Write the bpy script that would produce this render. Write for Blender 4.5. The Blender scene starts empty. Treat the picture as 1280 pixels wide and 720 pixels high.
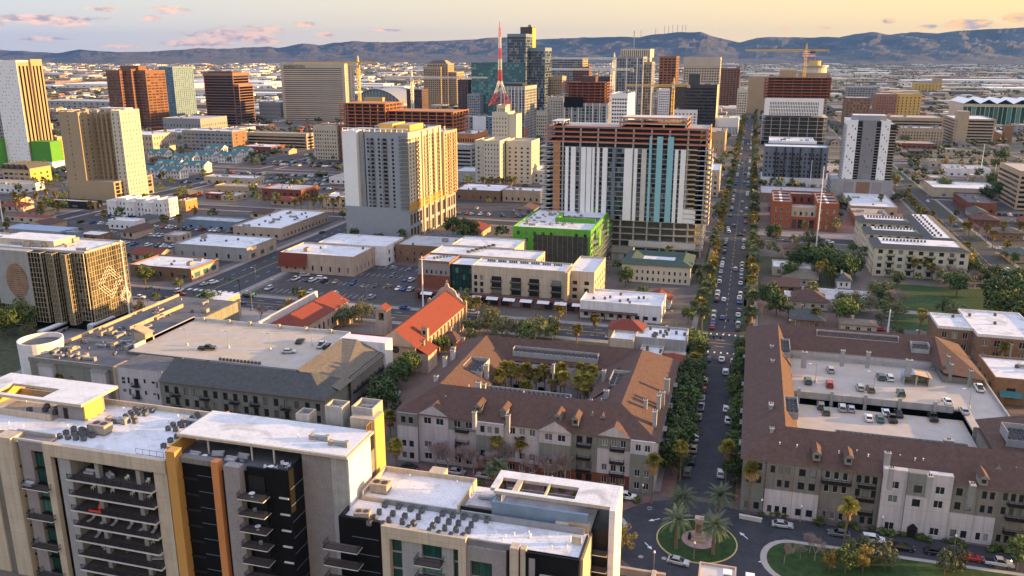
import bpy, math, random
from math import sin, cos, pi, radians, sqrt
from mathutils import Vector, Matrix
random.seed(7)
S = bpy.context.scene
COL = S.collection
# ---------------------------------------------------------------- camera
F = 1050.; PIT = math.atan(292/F); YAW = math.atan(307*cos(PIT)/F); CH = 100.
cp, sp = cos(PIT), sin(PIT); cy, sy = cos(YAW), sin(YAW)
cam = bpy.data.cameras.new('camera'); co = bpy.data.objects.new('camera', cam); COL.objects.link(co)
co.location = (0, 0, CH); co.rotation_euler = (pi/2-PIT, 0, YAW)
cam.sensor_width = 36; cam.lens = 36*F/1280; cam.clip_start = 1; cam.clip_end = 60000
S.camera = co
# ---------------------------------------------------------------- sky, sun, exposure
SUN_EL, SUN_AZ = 7.5, 17.0      # elevation; direction of the sun measured from +X towards +Y
w = bpy.data.worlds.new('World'); S.world = w; w.use_nodes = True
nt = w.node_tree; nt.nodes.clear()
def N(nt, t, **k):
    n = nt.nodes.new(t)
    for a, b in k.items(): setattr(n, a, b)
    return n
def L(nt, a, b): nt.links.new(a, b)
def MIX(nt, fac, a, b, bt='MIX'):
    m = N(nt, 'ShaderNodeMix', data_type='RGBA', blend_type=bt)
    for s_, v in ((m.inputs[0], fac), (m.inputs[6], a), (m.inputs[7], b)):
        if hasattr(v, 'is_linked'): L(nt, v, s_)
        elif isinstance(v, (int, float)): s_.default_value = v
        else: s_.default_value = (*v, 1)
    return m.outputs[2]
def MA(nt, op, a, b=None, c=None, clamp=False):
    m = N(nt, 'ShaderNodeMath', operation=op, use_clamp=clamp)
    for i, v in enumerate((a, b, c)):
        if v is None: continue
        if hasattr(v, 'is_linked'): L(nt, v, m.inputs[i])
        else: m.inputs[i].default_value = v
    return m.outputs[0]
sky = N(nt, 'ShaderNodeTexSky', sky_type='NISHITA', sun_disc=False)
sky.sun_elevation = radians(SUN_EL); sky.sun_rotation = radians(90-SUN_AZ)
sky.altitude = 340; sky.air_density = 1.3; sky.dust_density = 2.2; sky.ozone_density = 1.6
geo = N(nt, 'ShaderNodeNewGeometry'); sep = N(nt, 'ShaderNodeSeparateXYZ')
tc = N(nt, 'ShaderNodeTexCoord'); L(nt, tc.outputs['Generated'], sep.inputs[0])
az = MA(nt, 'ARCTAN2', sep.outputs[0], sep.outputs[1])          # 0 = +Y, positive to the right
el = MA(nt, 'ARCSINE', sep.outputs[2])
# thin evening clouds: noise in azimuth/elevation, kept where there is a patch
cv = N(nt, 'ShaderNodeCombineXYZ'); L(nt, MA(nt, 'MULTIPLY', az, 1.0), cv.inputs[0]); L(nt, MA(nt, 'MULTIPLY', el, 2.6), cv.inputs[1])
nz = N(nt, 'ShaderNodeTexNoise'); nz.inputs['Scale'].default_value = 34; nz.inputs['Detail'].default_value = 7; nz.inputs['Roughness'].default_value = .62
L(nt, cv.outputs[0], nz.inputs['Vector'])
def cloud_dir(px, py):
    a = (px-640)/F; b = -(py-360)/F
    x = cy*a-sy*cp-sy*sp*b; y = sy*a+cy*cp+cy*sp*b; z = -sp+cp*b
    l = sqrt(x*x+y*y+z*z); return math.atan2(x, y), math.asin(z/l)
mask = None
for (px, py, rx, ry) in ((50, 25, 90, 8), (215, 12, 28, 6), (188, 22, 14, 4), (300, 44, 70, 16), (250, 54, 60, 6), (378, 30, 18, 5), (405, 43, 14, 5), (125, 11, 22, 4), (45, 48, 40, 3), (155, 58, 30, 3),
                         (1110, 26, 10, 4), (1160, 33, 12, 3), (1220, 30, 45, 7), (1272, 24, 22, 7), (1030, 35, 16, 3), (980, 36, 8, 3), (480, 38, 25, 2), (-60, 30, 60, 12), (1400, 25, 80, 10)):
    a0, e0 = cloud_dir(px, py)
    dx = MA(nt, 'MULTIPLY', MA(nt, 'SUBTRACT', az, a0), F/rx); dy = MA(nt, 'MULTIPLY', MA(nt, 'SUBTRACT', el, e0), F/ry)
    d = MA(nt, 'SQRT', MA(nt, 'ADD', MA(nt, 'MULTIPLY', dx, dx), MA(nt, 'MULTIPLY', dy, dy)))
    m_ = MA(nt, 'SUBTRACT', 1.0, d, clamp=True)
    mask = m_ if mask is None else MA(nt, 'MAXIMUM', mask, m_)
cf = MA(nt, 'MULTIPLY_ADD', nz.outputs[0], 1.0, MA(nt, 'MULTIPLY', mask, .42))
cr = N(nt, 'ShaderNodeMapRange'); cr.inputs[1].default_value = .58; cr.inputs[2].default_value = .74; L(nt, cf, cr.inputs[0])
cloudf = MA(nt, 'MULTIPLY', cr.outputs[0], MA(nt, 'MULTIPLY', mask, 4.0, clamp=True), clamp=True)
# dusk colours: warm band over the horizon, stronger towards the sun
hz = N(nt, 'ShaderNodeMapRange'); hz.inputs[1].default_value = -.05; hz.inputs[2].default_value = .16; L(nt, el, hz.inputs[0])
azr = N(nt, 'ShaderNodeMapRange'); azr.inputs[1].default_value = -.80; azr.inputs[2].default_value = .45; L(nt, az, azr.inputs[0])
low = MIX(nt, azr.outputs[0], (3.70, 2.89, 2.69), (5.62, 3.17, 0.60))
mid = N(nt, 'ShaderNodeMix', data_type='RGBA')
high = MIX(nt, azr.outputs[0], (2.50, 3.43, 3.54), (5.18, 4.10, 1.71))
grad = MIX(nt, hz.outputs[0], low, high)
zr_ = N(nt, 'ShaderNodeMapRange'); zr_.inputs[1].default_value = .16; zr_.inputs[2].default_value = .7; L(nt, el, zr_.inputs[0])
grad = MIX(nt, zr_.outputs[0], grad, (4.0, 4.2, 5.7))
skyc = MIX(nt, .88, sky.outputs[0], grad)
n2 = N(nt, 'ShaderNodeTexNoise'); n2.inputs['Scale'].default_value = 60; n2.inputs['Detail'].default_value = 4; L(nt, cv.outputs[0], n2.inputs['Vector'])
nr2 = N(nt, 'ShaderNodeMapRange'); nr2.inputs[1].default_value = .38; nr2.inputs[2].default_value = .56; L(nt, n2.outputs[0], nr2.inputs[0])
cc = MIX(nt, nr2.outputs[0], (1.88, 1.48, 1.57), MIX(nt, azr.outputs[0], (5.03, 3.04, 2.17), (5.03, 2.55, 0.60)))
fin = MIX(nt, MA(nt, 'MULTIPLY', cloudf, .85), skyc, cc)
bg = N(nt, 'ShaderNodeBackground'); L(nt, fin, bg.inputs[0]); bg.inputs[1].default_value = .09
ow = N(nt, 'ShaderNodeOutputWorld'); L(nt, bg.outputs[0], ow.inputs[0])
ld = bpy.data.lights.new('sun', 'SUN'); ld.energy = 5.0; ld.angle = radians(.5); ld.color = (1, .57, .18)
lo = bpy.data.objects.new('sun', ld); COL.objects.link(lo)
sd = Vector((cos(radians(SUN_AZ))*cos(radians(SUN_EL)), sin(radians(SUN_AZ))*cos(radians(SUN_EL)), sin(radians(SUN_EL))))
lo.rotation_euler = sd.to_track_quat('Z', 'Y').to_euler(); lo.location = (300, 0, 300)
S.view_settings.view_transform = 'Standard'; S.view_settings.look = 'None'; S.view_settings.exposure = 1.68; S.view_settings.gamma = 1
S.cycles.max_bounces = 6; S.cycles.diffuse_bounces = 3; S.cycles.glossy_bounces = 3; S.cycles.transparent_max_bounces = 6; S.cycles.volume_bounces = 0
# ---------------------------------------------------------------- measuring helpers: pixel of the 1280x720 photograph -> point on level z
def at(px, py, z=0):
    a = (px-640)/F; b = -(py-360)/F
    r = (cy*a-sy*cp-sy*sp*b, sy*a+cy*cp+cy*sp*b, -sp+cp*b)
    t = (z-CH)/r[2]; return (r[0]*t, r[1]*t)
def proj(x, y, z):
    z -= CH; X = cy*x+sy*y; Z = -sy*cp*x+cy*cp*y-sp*z; Y = -sy*sp*x+cy*sp*y+cp*z
    return (640+F*X/Z, 360-F*Y/Z)
def bis(fn, t, a, b):
    fa = fn(a)-t
    for _ in range(50):
        m = (a+b)/2
        if (fn(m)-t)*fa > 0: a = m
        else: b = m
    return a
def PB(bx, by, ty, ox, fx=None, depth=None):
    """near base corner, its top height, the other near corner, the far corner of the side in view"""
    x, y = at(bx, by); h = bis(lambda v: proj(x, y, v)[1], ty, 0, 400)
    o = bis(lambda v: proj(v, y, h)[0], ox, -4000, 3.0*y)
    if depth is None: depth = bis(lambda v: proj(x, v, h)[0], fx, y, y+2500)-y
    return min(x, o), max(x, o), y, y+depth, h
# ---------------------------------------------------------------- materials
MATS = {}
def mat(name, col=None, rough=.8, var=.25, scale=.6, bump=0, metal=0, kind='noise', col2=None, spec=.3, emit=None, rnd=0, bscale=8):
    if name in MATS: return MATS[name]
    m = bpy.data.materials.new(name); MATS[name] = m; m.use_nodes = True; nt = m.node_tree
    b = nt.nodes['Principled BSDF']; b.inputs['Roughness'].default_value = rough; b.inputs['Metallic'].default_value = metal
    b.inputs['Specular IOR Level'].default_value = spec
    g = N(nt, 'ShaderNodeNewGeometry')
    P = g.outputs['Position']
    nz = N(nt, 'ShaderNodeTexNoise'); nz.inputs['Scale'].default_value = scale; nz.inputs['Detail'].default_value = 8; nz.inputs['Roughness'].default_value = .65
    L(nt, P, nz.inputs['Vector'])
    f = N(nt, 'ShaderNodeMapRange'); L(nt, nz.outputs[0], f.inputs[0]); f.inputs[1].default_value = .3; f.inputs[2].default_value = .7
    if col2 is None: col2 = tuple(c*(1-var) for c in col); 
    c1 = tuple(min(1, c*(1+var*.5)) for c in col) if var and col2 else col
    c = MIX(nt, f.outputs[0], c1, col2)
    if kind == 'brick':
        sx = N(nt, 'ShaderNodeSeparateXYZ'); L(nt, P, sx.inputs[0]); cx = N(nt, 'ShaderNodeCombineXYZ')
        L(nt, MA(nt, 'ADD', sx.outputs[0], sx.outputs[1]), cx.inputs[0]); L(nt, sx.outputs[2], cx.inputs[1])
        bt = N(nt, 'ShaderNodeTexBrick'); L(nt, cx.outputs[0], bt.inputs['Vector']); bt.inputs['Scale'].default_value = bscale
        bt.inputs['Color1'].default_value = (1, 1, 1, 1); bt.inputs['Color2'].default_value = (.72, .72, .72, 1); bt.inputs['Mortar'].default_value = (.55, .55, .55, 1)
        c = MIX(nt, 1.0, c, bt.outputs[0], 'MULTIPLY')
    if kind == 'shingle' or kind == 'tile':
        sx = N(nt, 'ShaderNodeSeparateXYZ'); L(nt, P, sx.inputs[0]); cx = N(nt, 'ShaderNodeCombineXYZ')
        L(nt, MA(nt, 'ADD', sx.outputs[0], sx.outputs[1]), cx.inputs[0]); L(nt, MA(nt, 'MULTIPLY', sx.outputs[2], 2.2), cx.inputs[1])
        bt = N(nt, 'ShaderNodeTexBrick'); L(nt, cx.outputs[0], bt.inputs['Vector']); bt.inputs['Scale'].default_value = 1.6 if kind == 'shingle' else 3
        bt.inputs['Color1'].default_value = (1.15, 1.15, 1.15, 1); bt.inputs['Color2'].default_value = (.68, .68, .68, 1); bt.inputs['Mortar'].default_value = (.5, .5, .5, 1); bt.inputs['Mortar Size'].default_value = .03
        c = MIX(nt, .8, c, bt.outputs[0], 'MULTIPLY')
    if kind in ('noise', 'brick') and bump:   # rain streaks and panel joints
        mp = N(nt, 'ShaderNodeMapping'); mp.inputs['Scale'].default_value = (1.3, 1.3, .09); L(nt, P, mp.inputs['Vector']); ns = N(nt, 'ShaderNodeTexNoise'); ns.inputs['Scale'].default_value = 1.0; ns.inputs['Detail'].default_value = 6; L(nt, mp.outputs[0], ns.inputs['Vector'])
        rs = N(nt, 'ShaderNodeMapRange'); L(nt, ns.outputs[0], rs.inputs[0]); rs.inputs[1].default_value = .42; rs.inputs[2].default_value = .72; rs.inputs[3].default_value = 1.04; rs.inputs[4].default_value = .84
        c = MIX(nt, 1.0, c, rs.outputs[0], 'MULTIPLY')
        if 'stucco' in name or 'wall' in name or 'concrete' in name:
            sx = N(nt, 'ShaderNodeSeparateXYZ'); L(nt, P, sx.inputs[0]); cx = N(nt, 'ShaderNodeCombineXYZ'); L(nt, MA(nt, 'ADD', sx.outputs[0], sx.outputs[1]), cx.inputs[0]); L(nt, sx.outputs[2], cx.inputs[1])
            bt = N(nt, 'ShaderNodeTexBrick'); L(nt, cx.outputs[0], bt.inputs['Vector']); bt.inputs['Scale'].default_value = 1; bt.inputs['Brick Width'].default_value = 3.4; bt.inputs['Row Height'].default_value = 3.2; bt.inputs['Mortar Size'].default_value = .03; bt.offset = 0
            for q, v in (('Color1', .96), ('Color2', 1.02), ('Mortar', .68)): bt.inputs[q].default_value = (v, v, v, 1)
            c = MIX(nt, 1.0, c, bt.outputs[0], 'MULTIPLY')
    if kind == 'roof':     # flat membrane roof: seams, puddle stains, dark dots
        n3 = N(nt, 'ShaderNodeTexNoise'); n3.inputs['Scale'].default_value = .16; n3.inputs['Detail'].default_value = 10; n3.inputs['Distortion'].default_value = 1.2; L(nt, P, n3.inputs['Vector'])
        r3 = N(nt, 'ShaderNodeMapRange'); L(nt, n3.outputs[0], r3.inputs[0]); r3.inputs[1].default_value = .52; r3.inputs[2].default_value = .70; r3.inputs[3].default_value = 1; r3.inputs[4].default_value = .68
        bt = N(nt, 'ShaderNodeTexBrick'); L(nt, P, bt.inputs['Vector']); bt.inputs['Scale'].default_value = .35
        for q, v in (('Color1', .97), ('Color2', 1.0), ('Mortar', .72)): bt.inputs[q].default_value = (v, v, v, 1)
        bt.inputs['Mortar Size'].default_value = .012
        c = MIX(nt, 1.0, c, bt.outputs[0], 'MULTIPLY')
        c = MIX(nt, 1.0, c, r3.outputs[0], 'MULTIPLY')
    if rnd:
        oi = N(nt, 'ShaderNodeObjectInfo'); r = MA(nt, 'FRACT', MA(nt, 'ADD', oi.outputs['Random'], g.outputs['Random Per Island']))
        k = MA(nt, 'MULTIPLY_ADD', r, rnd, 1-rnd/2)
        c = MIX(nt, 1.0, c, k, 'MULTIPLY')
    L(nt, c, b.inputs['Base Color'])
    if bump:
        bp = N(nt, 'ShaderNodeBump'); bp.inputs['Strength'].default_value = bump; bp.inputs['Distance'].default_value = .1
        n4 = N(nt, 'ShaderNodeTexNoise'); n4.inputs['Scale'].default_value = 4; n4.inputs['Detail'].default_value = 6; L(nt, P, n4.inputs['Vector'])
        L(nt, n4.outputs[0], bp.inputs['Height']); L(nt, bp.outputs[0], b.inputs['Normal'])
    if emit: b.inputs['Emission Color'].default_value = (*emit[0], 1); b.inputs['Emission Strength'].default_value = emit[1]
    return m
def glass(name, dark, light, rough=.12, thr=.72, warm=0):
    """window glass: dark, with a random share of panes showing blinds"""
    if name in MATS: return MATS[name]
    m = bpy.data.materials.new(name); MATS[name] = m; m.use_nodes = True; nt = m.node_tree
    b = nt.nodes['Principled BSDF']; b.inputs['Roughness'].default_value = rough; b.inputs['Specular IOR Level'].default_value = .5
    g = N(nt, 'ShaderNodeNewGeometry'); oi = N(nt, 'ShaderNodeObjectInfo')
    r = MA(nt, 'FRACT', MA(nt, 'ADD', MA(nt, 'MULTIPLY', oi.outputs['Random'], 7.3), g.outputs['Random Per Island']))
    k = N(nt, 'ShaderNodeMapRange'); L(nt, r, k.inputs[0]); k.inputs[1].default_value = thr; k.inputs[2].default_value = 1
    nz = N(nt, 'ShaderNodeTexNoise'); nz.inputs['Scale'].default_value = .35; nz.inputs['Detail'].default_value = 3; L(nt, g.outputs['Position'], nz.inputs['Vector'])
    d = MIX(nt, nz.outputs[0], tuple(v*.4 for v in dark), tuple(min(1, v*1.6) for v in dark))
    L(nt, MIX(nt, k.outputs[0], d, light), b.inputs['Base Color'])
    return m
W_DARK = glass('window_glass_dark', (.018, .022, .028), (.26, .27, .27))
W_BLUE = glass('window_glass_blue', (.03, .055, .08), (.22, .27, .31))
W_TEAL = glass('window_glass_teal', (.04, .12, .13), (.16, .30, .30), thr=.5)
W_BLACK = glass('window_glass_black', (.003, .004, .005), (.05, .05, .055), thr=.8)
W_WARM = glass('window_glass_bronze', (.05, .03, .02), (.22, .13, .08), thr=.7)
W_GREEN = glass('window_glass_green', (.012, .06, .05), (.10, .26, .22), thr=.5)
W_MIRROR = glass('window_glass_mirror', (.10, .085, .06), (.3, .25, .18), rough=.22, thr=.4)
m_ = mat
m_('white_membrane', (.62, .63, .66), .75, .14, .5, kind='roof'); m_('grey_membrane', (.40, .40, .42), .8, .25, .4, kind='roof')
m_('tan_gravel', (.36, .31, .26), .9, .25, .5, kind='roof'); m_('dark_gravel', (.12, .12, .13), .9, .3, .5, kind='roof')
m_('stucco_beige', (.45, .38, .30), .9, .1, .3, .2); m_('stucco_tan', (.40, .31, .22), .9, .12, .3, .2); m_('stucco_grey', (.30, .30, .31), .9, .1, .3, .2)
m_('stucco_white', (.66, .64, .66), .85, .08, .3, .15); m_('stucco_dark', (.17, .165, .15), .9, .12, .3, .2); m_('stucco_olive', (.20, .205, .18), .9, .12, .3, .2); m_('stucco_sage', (.27, .28, .22), .9, .12, .3)
m_('brick_red', (.23, .085, .055), .9, .25, .7, kind='brick'); m_('brick_brown', (.27, .16, .10), .9, .25, .7, kind='brick'); m_('brick_grey', (.31, .28, .285), .9, .12, .7, kind='brick', bscale=3)
m_('brick_orange', (.38, .12, .055), .9, .2, .7, kind='brick', bscale=3)
m_('concrete', (.34, .33, .32), .85, .2, .4, .15); m_('concrete_dark', (.16, .16, .165), .85, .2, .4); m_('concrete_light', (.50, .48, .46), .85, .14, .3)
m_('shingle_brown', (.115, .068, .056), .95, .25, .8, kind='shingle'); m_('shingle_grey', (.09, .095, .095), .95, .25, .8, kind='shingle'); m_('shingle_olive', (.17, .15, .12), .95, .25, .8, kind='shingle')
m_('tile_red', (.21, .048, .03), .85, .25, 1.2, kind='tile'); m_('tower_teal', (.05, .12, .13), .6, .1, .05); m_('tile_teal', (.04, .14, .155), .7, .2, .8); m_('tile_green', (.06, .10, .085), .8, .2, .8, kind='shingle')
m_('metal_dark', (.014, .014, .016), .5, .2, 1); m_('metal_grey', (.28, .29, .31), .5, .2, 1, metal=.4); m_('metal_white', (.7, .7, .72), .5, .08, 1); m_('steel_blue', (.16, .22, .30), .5, .2, .4)
m_('cladding_ochre', (.47, .25, .07), .7, .08, .3); m_('cladding_black', (.006, .006, .007), .5, .3, .3, spec=.15); m_('cladding_orange', (.50, .20, .07), .7, .1, .3)
m_('panel_white', (.72, .72, .74), .6, .06, .2); m_('panel_grey', (.20, .20, .215), .7, .1, .2); m_('panel_bluegrey', (.13, .16, .21), .6, .12, .2); m_('panel_cyan', (.22, .45, .52), .6, .08, .2)
m_('formwork_red', (.50, .10, .045), .7, .3, .8); m_('formwork_orange', (.42, .19, .08), .8, .3, .5); m_('wrap_green', (.09, .32, .03), .7, .25, .5); m_('netting_black', (.045, .05, .045), .9, .5, .5)
m_('tower_tan', (.34, .26, .17), .85, .1, .05); m_('tower_brown', (.17, .085, .055), .8, .15, .05); m_('tower_dark', (.085, .055, .05), .6, .2, .05); m_('tower_beige', (.44, .38, .31), .85, .1, .05); m_('tower_grey', (.24, .245, .26), .8, .1, .05)
m_('tower_cream', (.52, .47, .38), .85, .1, .05); m_('tower_sunlit_yellow', (.56, .36, .10), .85, .1, .05); m_('tower_black', (.05, .047, .05), .4, .3, .05); m_('salmon', (.26, .13, .095), .8, .15, .1)  # the tower yellow has low golden sunlight put into its colour
m_('green_paint', (.08, .26, .03), .7, .1, .3); m_('blue_paint', (.03, .22, .50), .7, .35, .5); m_('blue_roof', (.20, .28, .42), .5, .1, .2)
m_('crane_yellow', (.62, .42, .12), .5, .1, 1); m_('crane_red', (.55, .05, .03), .5, .1, 1); m_('crane_white', (.65, .62, .58), .5, .1, 1); m_('crane_green', (.06, .28, .12), .5, .1, 1)
def ridx(mesh): pass
# ---------------------------------------------------------------- mesh builder
CORE = []            # every top-level thing, for the label pass
class MB:
    def __init__(s): s.v = []; s.f = []; s.mi = []; s.mats = []
    def m(s, name):
        if name not in s.mats: s.mats.append(name)
        return s.mats.index(name)
    def poly(s, pts, mt):
        n = len(s.v); s.v += [tuple(p) for p in pts]; s.f.append(tuple(range(n, n+len(pts)))); s.mi.append(s.m(mt))
    def box(s, x0, x1, y0, y1, z0, z1, mt, top=None):
        n = len(s.v)
        s.v += [(x0, y0, z0), (x1, y0, z0), (x1, y1, z0), (x0, y1, z0), (x0, y0, z1), (x1, y0, z1), (x1, y1, z1), (x0, y1, z1)]
        for q in ((0, 1, 5, 4), (1, 2, 6, 5), (2, 3, 7, 6), (3, 0, 4, 7), (4, 5, 6, 7), (3, 2, 1, 0)): s.f.append(tuple(n+i for i in q)); s.mi.append(s.m(mt))
        if top: s.mi[-2] = s.m(top)
    def prism(s, pts, z0, z1, mt, top=None):
        n = len(s.v); k = len(pts)
        s.v += [(p[0], p[1], z0) for p in pts]+[(p[0], p[1], z1) for p in pts]
        for i in range(k):
            j = (i+1) % k; s.f.append((n+i, n+j, n+k+j, n+k+i)); s.mi.append(s.m(mt))
        s.f.append(tuple(n+k+i for i in range(k))); s.mi.append(s.m(top or mt)); s.f.append(tuple(n+k-1-i for i in range(k))); s.mi.append(s.m(mt))
    def cyl(s, x, y, r, z0, z1, mt, n=12, r2=None, top=None):
        a = len(s.v); r2 = r if r2 is None else r2
        for zz, rr in ((z0, r), (z1, r2)):
            s.v += [(x+rr*cos(2*pi*i/n), y+rr*sin(2*pi*i/n), zz) for i in range(n)]
        for i in range(n):
            j = (i+1) % n; s.f.append((a+i, a+j, a+n+j, a+n+i)); s.mi.append(s.m(mt))
        s.f.append(tuple(a+n+i for i in range(n))); s.mi.append(s.m(top or mt)); s.f.append(tuple(a+n-1-i for i in range(n))); s.mi.append(s.m(mt))
    def tube(s, p0, p1, r0, mt, r1=None, n=4):
        r1 = r0 if r1 is None else r1
        p0 = Vector(p0); p1 = Vector(p1); d = (p1-p0)
        if d.length < 1e-6: return
        d.normalize(); u = d.orthogonal().normalized(); v = d.cross(u); a = len(s.v)
        for p, r in ((p0, r0), (p1, r1)):
            s.v += [tuple(p+u*r*cos(2*pi*i/n)+v*r*sin(2*pi*i/n)) for i in range(n)]
        for i in range(n):
            j = (i+1) % n; s.f.append((a+i, a+j, a+n+j, a+n+i)); s.mi.append(s.m(mt))
        s.f.append(tuple(a+n-1-i for i in range(n))); s.mi.append(s.m(mt)); s.f.append(tuple(a+n+i for i in range(n))); s.mi.append(s.m(mt))
    def mesh(s, name, off=(0, 0, 0)):
        me = bpy.data.meshes.new(name); ox, oy, oz = off
        me.from_pydata([(a-ox, b-oy, c-oz) for a, b, c in s.v], [], s.f)
        for q in s.mats: me.materials.append(MATS[q])
        if len(s.mats) > 1: me.polygons.foreach_set('material_index', s.mi)
        return me
    def build(s, name, parent=None, off=None, **k):
        if not s.v: return None
        if off is None: off = tuple(parent.location) if parent else (0, 0, 0)
        o = bpy.data.objects.new(name, s.mesh(name, off)); COL.objects.link(o); o.parent = parent
        for a, b in k.items(): o[a] = b
        return o
def inst(me, name, loc, parent=None, rz=0, sc=None):
    o = bpy.data.objects.new(name, me); COL.objects.link(o); o.location = loc
    if rz: o.rotation_euler.z = rz
    if sc: o.scale = sc
    if parent: o.parent = parent
    return o
def empty(name, loc, label, cat, group=None, rz=0):
    o = bpy.data.objects.new(name, None); COL.objects.link(o); o.location = loc; o.rotation_euler.z = rz; o.empty_display_size = 1
    o['category'] = cat
    if label: o['label'] = label
    if group: o['group'] = group
    return o
def tag(o, label, cat, group=None):
    o['label'] = label; o['category'] = cat
    if group: o['group'] = group
    return o
def struct(o): o['kind'] = 'structure'; return o
FOOT = []     # footprints kept free of trees and cars
def free(x, y, m=1.0):
    for a, b, c, d in FOOT:
        if a-m < x < b+m and c-m < y < d+m: return False
    return True
LM = []       # landmarks for labels: (phrase, x, y)
# window panes: cached meshes with frame
WC = {}
def win_mesh(wd, ht, gl, fr='metal_dark', div=True):
    k = (round(wd, 1), round(ht, 1), gl, fr, div)
    if k in WC: return WC[k]
    wd, ht = k[0], k[1]; b = MB()
    b.box(-wd/2+.03, wd/2-.03, 0, .06, .03, ht-.03, gl)
    if div:
        t = .07
        b.box(-wd/2, wd/2, -.05, .04, 0, t, fr); b.box(-wd/2, wd/2, -.05, .04, ht-t, ht, fr)
        b.box(-wd/2, -wd/2+t, -.05, .04, t, ht-t, fr); b.box(wd/2-t, wd/2, -.05, .04, t, ht-t, fr)
        nn = int(wd/1.3)
        for i in range(1, nn+1):
            x = -wd/2+wd*i/(nn+1); b.box(x-.03, x+.03, -.04, .04, t, ht-t, fr)
    me = b.mesh('window'); WC[k] = me; return me
BC = {}
def balc_mesh(wd, dp, fine, slab='concrete_light', rail='metal_dark', solid=None):
    k = (round(wd, 1), round(dp, 1), fine, slab, rail, solid)
    if k in BC: return BC[k]
    wd, dp = k[0], k[1]; b = MB()
    b.box(-wd/2, wd/2, -dp, .02, -.2, 0, slab, top='balcony_tile' if fine else None)
    r = MB()
    if solid:
        r.box(-wd/2, wd/2, -dp, -dp+.08, 0, 1.0, solid); r.box(-wd/2, -wd/2+.08, -dp+.08, 0, 0, 1.0, solid); r.box(wd/2-.08, wd/2, -dp+.08, 0, 0, 1.0, solid)
    else:
        for z in ((.08, 1.05) if fine else (1.02, .55, .15)):
            t = .03
            r.box(-wd/2, wd/2, -dp, -dp+.05, z-t, z+t, rail); r.box(-wd/2, -wd/2+.05, -dp+.05, 0, z-t, z+t, rail); r.box(wd/2-.05, wd/2, -dp+.05, 0, z-t, z+t, rail)
        st = .16 if fine else .9; n = max(1, int(wd/st)); q = .013 if fine else .03
        for i in range(n+1):
            x = -wd/2+.03+(wd-.06)*i/n; r.box(x-q, x+q, -dp+.01, -dp+.04, 0.11, 1.0, rail)
        n = max(1, int(dp/st))
        for i in range(1, n+1):
            y = -dp*i/(n+1)
            for x in (-wd/2+.02, wd/2-.02): r.box(x-q, x+q, y-q, y+q, .11, 1.0, rail)
    BC[k] = (b.mesh('balcony'), r.mesh('railing')); return BC[k]
AC = {}
def ac_mesh(kind):
    if kind in AC: return AC[kind]
    b = MB()
    if kind == 'unit':
        b.box(-.42, .42, -.42, .42, .12, .95, 'ac_dark'); b.cyl(0, 0, .36, .95, 1.0, 'ac_fan', 10)
        for x in (-.35, .35): b.box(x-.05, x+.05, -.4, .4, 0, .12, 'metal_dark')
        for z in (.3, .5, .7): b.box(-.45, .45, -.45, .45, z, z+.03, 'metal_grey')
    elif kind == 'big':
        b.box(-1.5, 1.5, -1, 1, .2, 1.7, 'ac_tan'); b.cyl(-.7, 0, .55, 1.7, 1.78, 'ac_fan', 12); b.cyl(.7, 0, .55, 1.7, 1.78, 'ac_fan', 12)
        b.box(-1.52, -.4, -1.03, -1, .4, 1.5, 'metal_grey'); b.box(-1.3, 1.3, -.8, .8, 0, .2, 'metal_dark')
    elif kind == 'duct':
        b.box(-2, 2, -.5, .5, .3, 1.0, 'metal_grey'); b.box(1.4, 2.4, -.6, .6, 0, 1.3, 'metal_grey'); b.box(-2.3, -1.5, -.6, .6, 0, 1.1, 'ac_tan')
    elif kind == 'vent':
        b.cyl(0, 0, .12, 0, .7, 'metal_white', 6); b.cyl(0, 0, .22, .7, .85, 'metal_white', 6)
    AC[kind] = b.mesh({'unit': 'air_conditioner', 'big': 'rooftop_unit', 'duct': 'duct', 'vent': 'vent_pipe'}[kind]); return AC[kind]
mat('ac_dark', (.10, .105, .115), .6, .3, 2); mat('ac_fan', (.02, .02, .022), .5, .2, 2); mat('ac_tan', (.33, .27, .22), .7, .2, 1)
ACN = {'unit': 'air_conditioner', 'big': 'rooftop_unit', 'duct': 'duct', 'vent': 'vent_pipe'}
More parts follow.
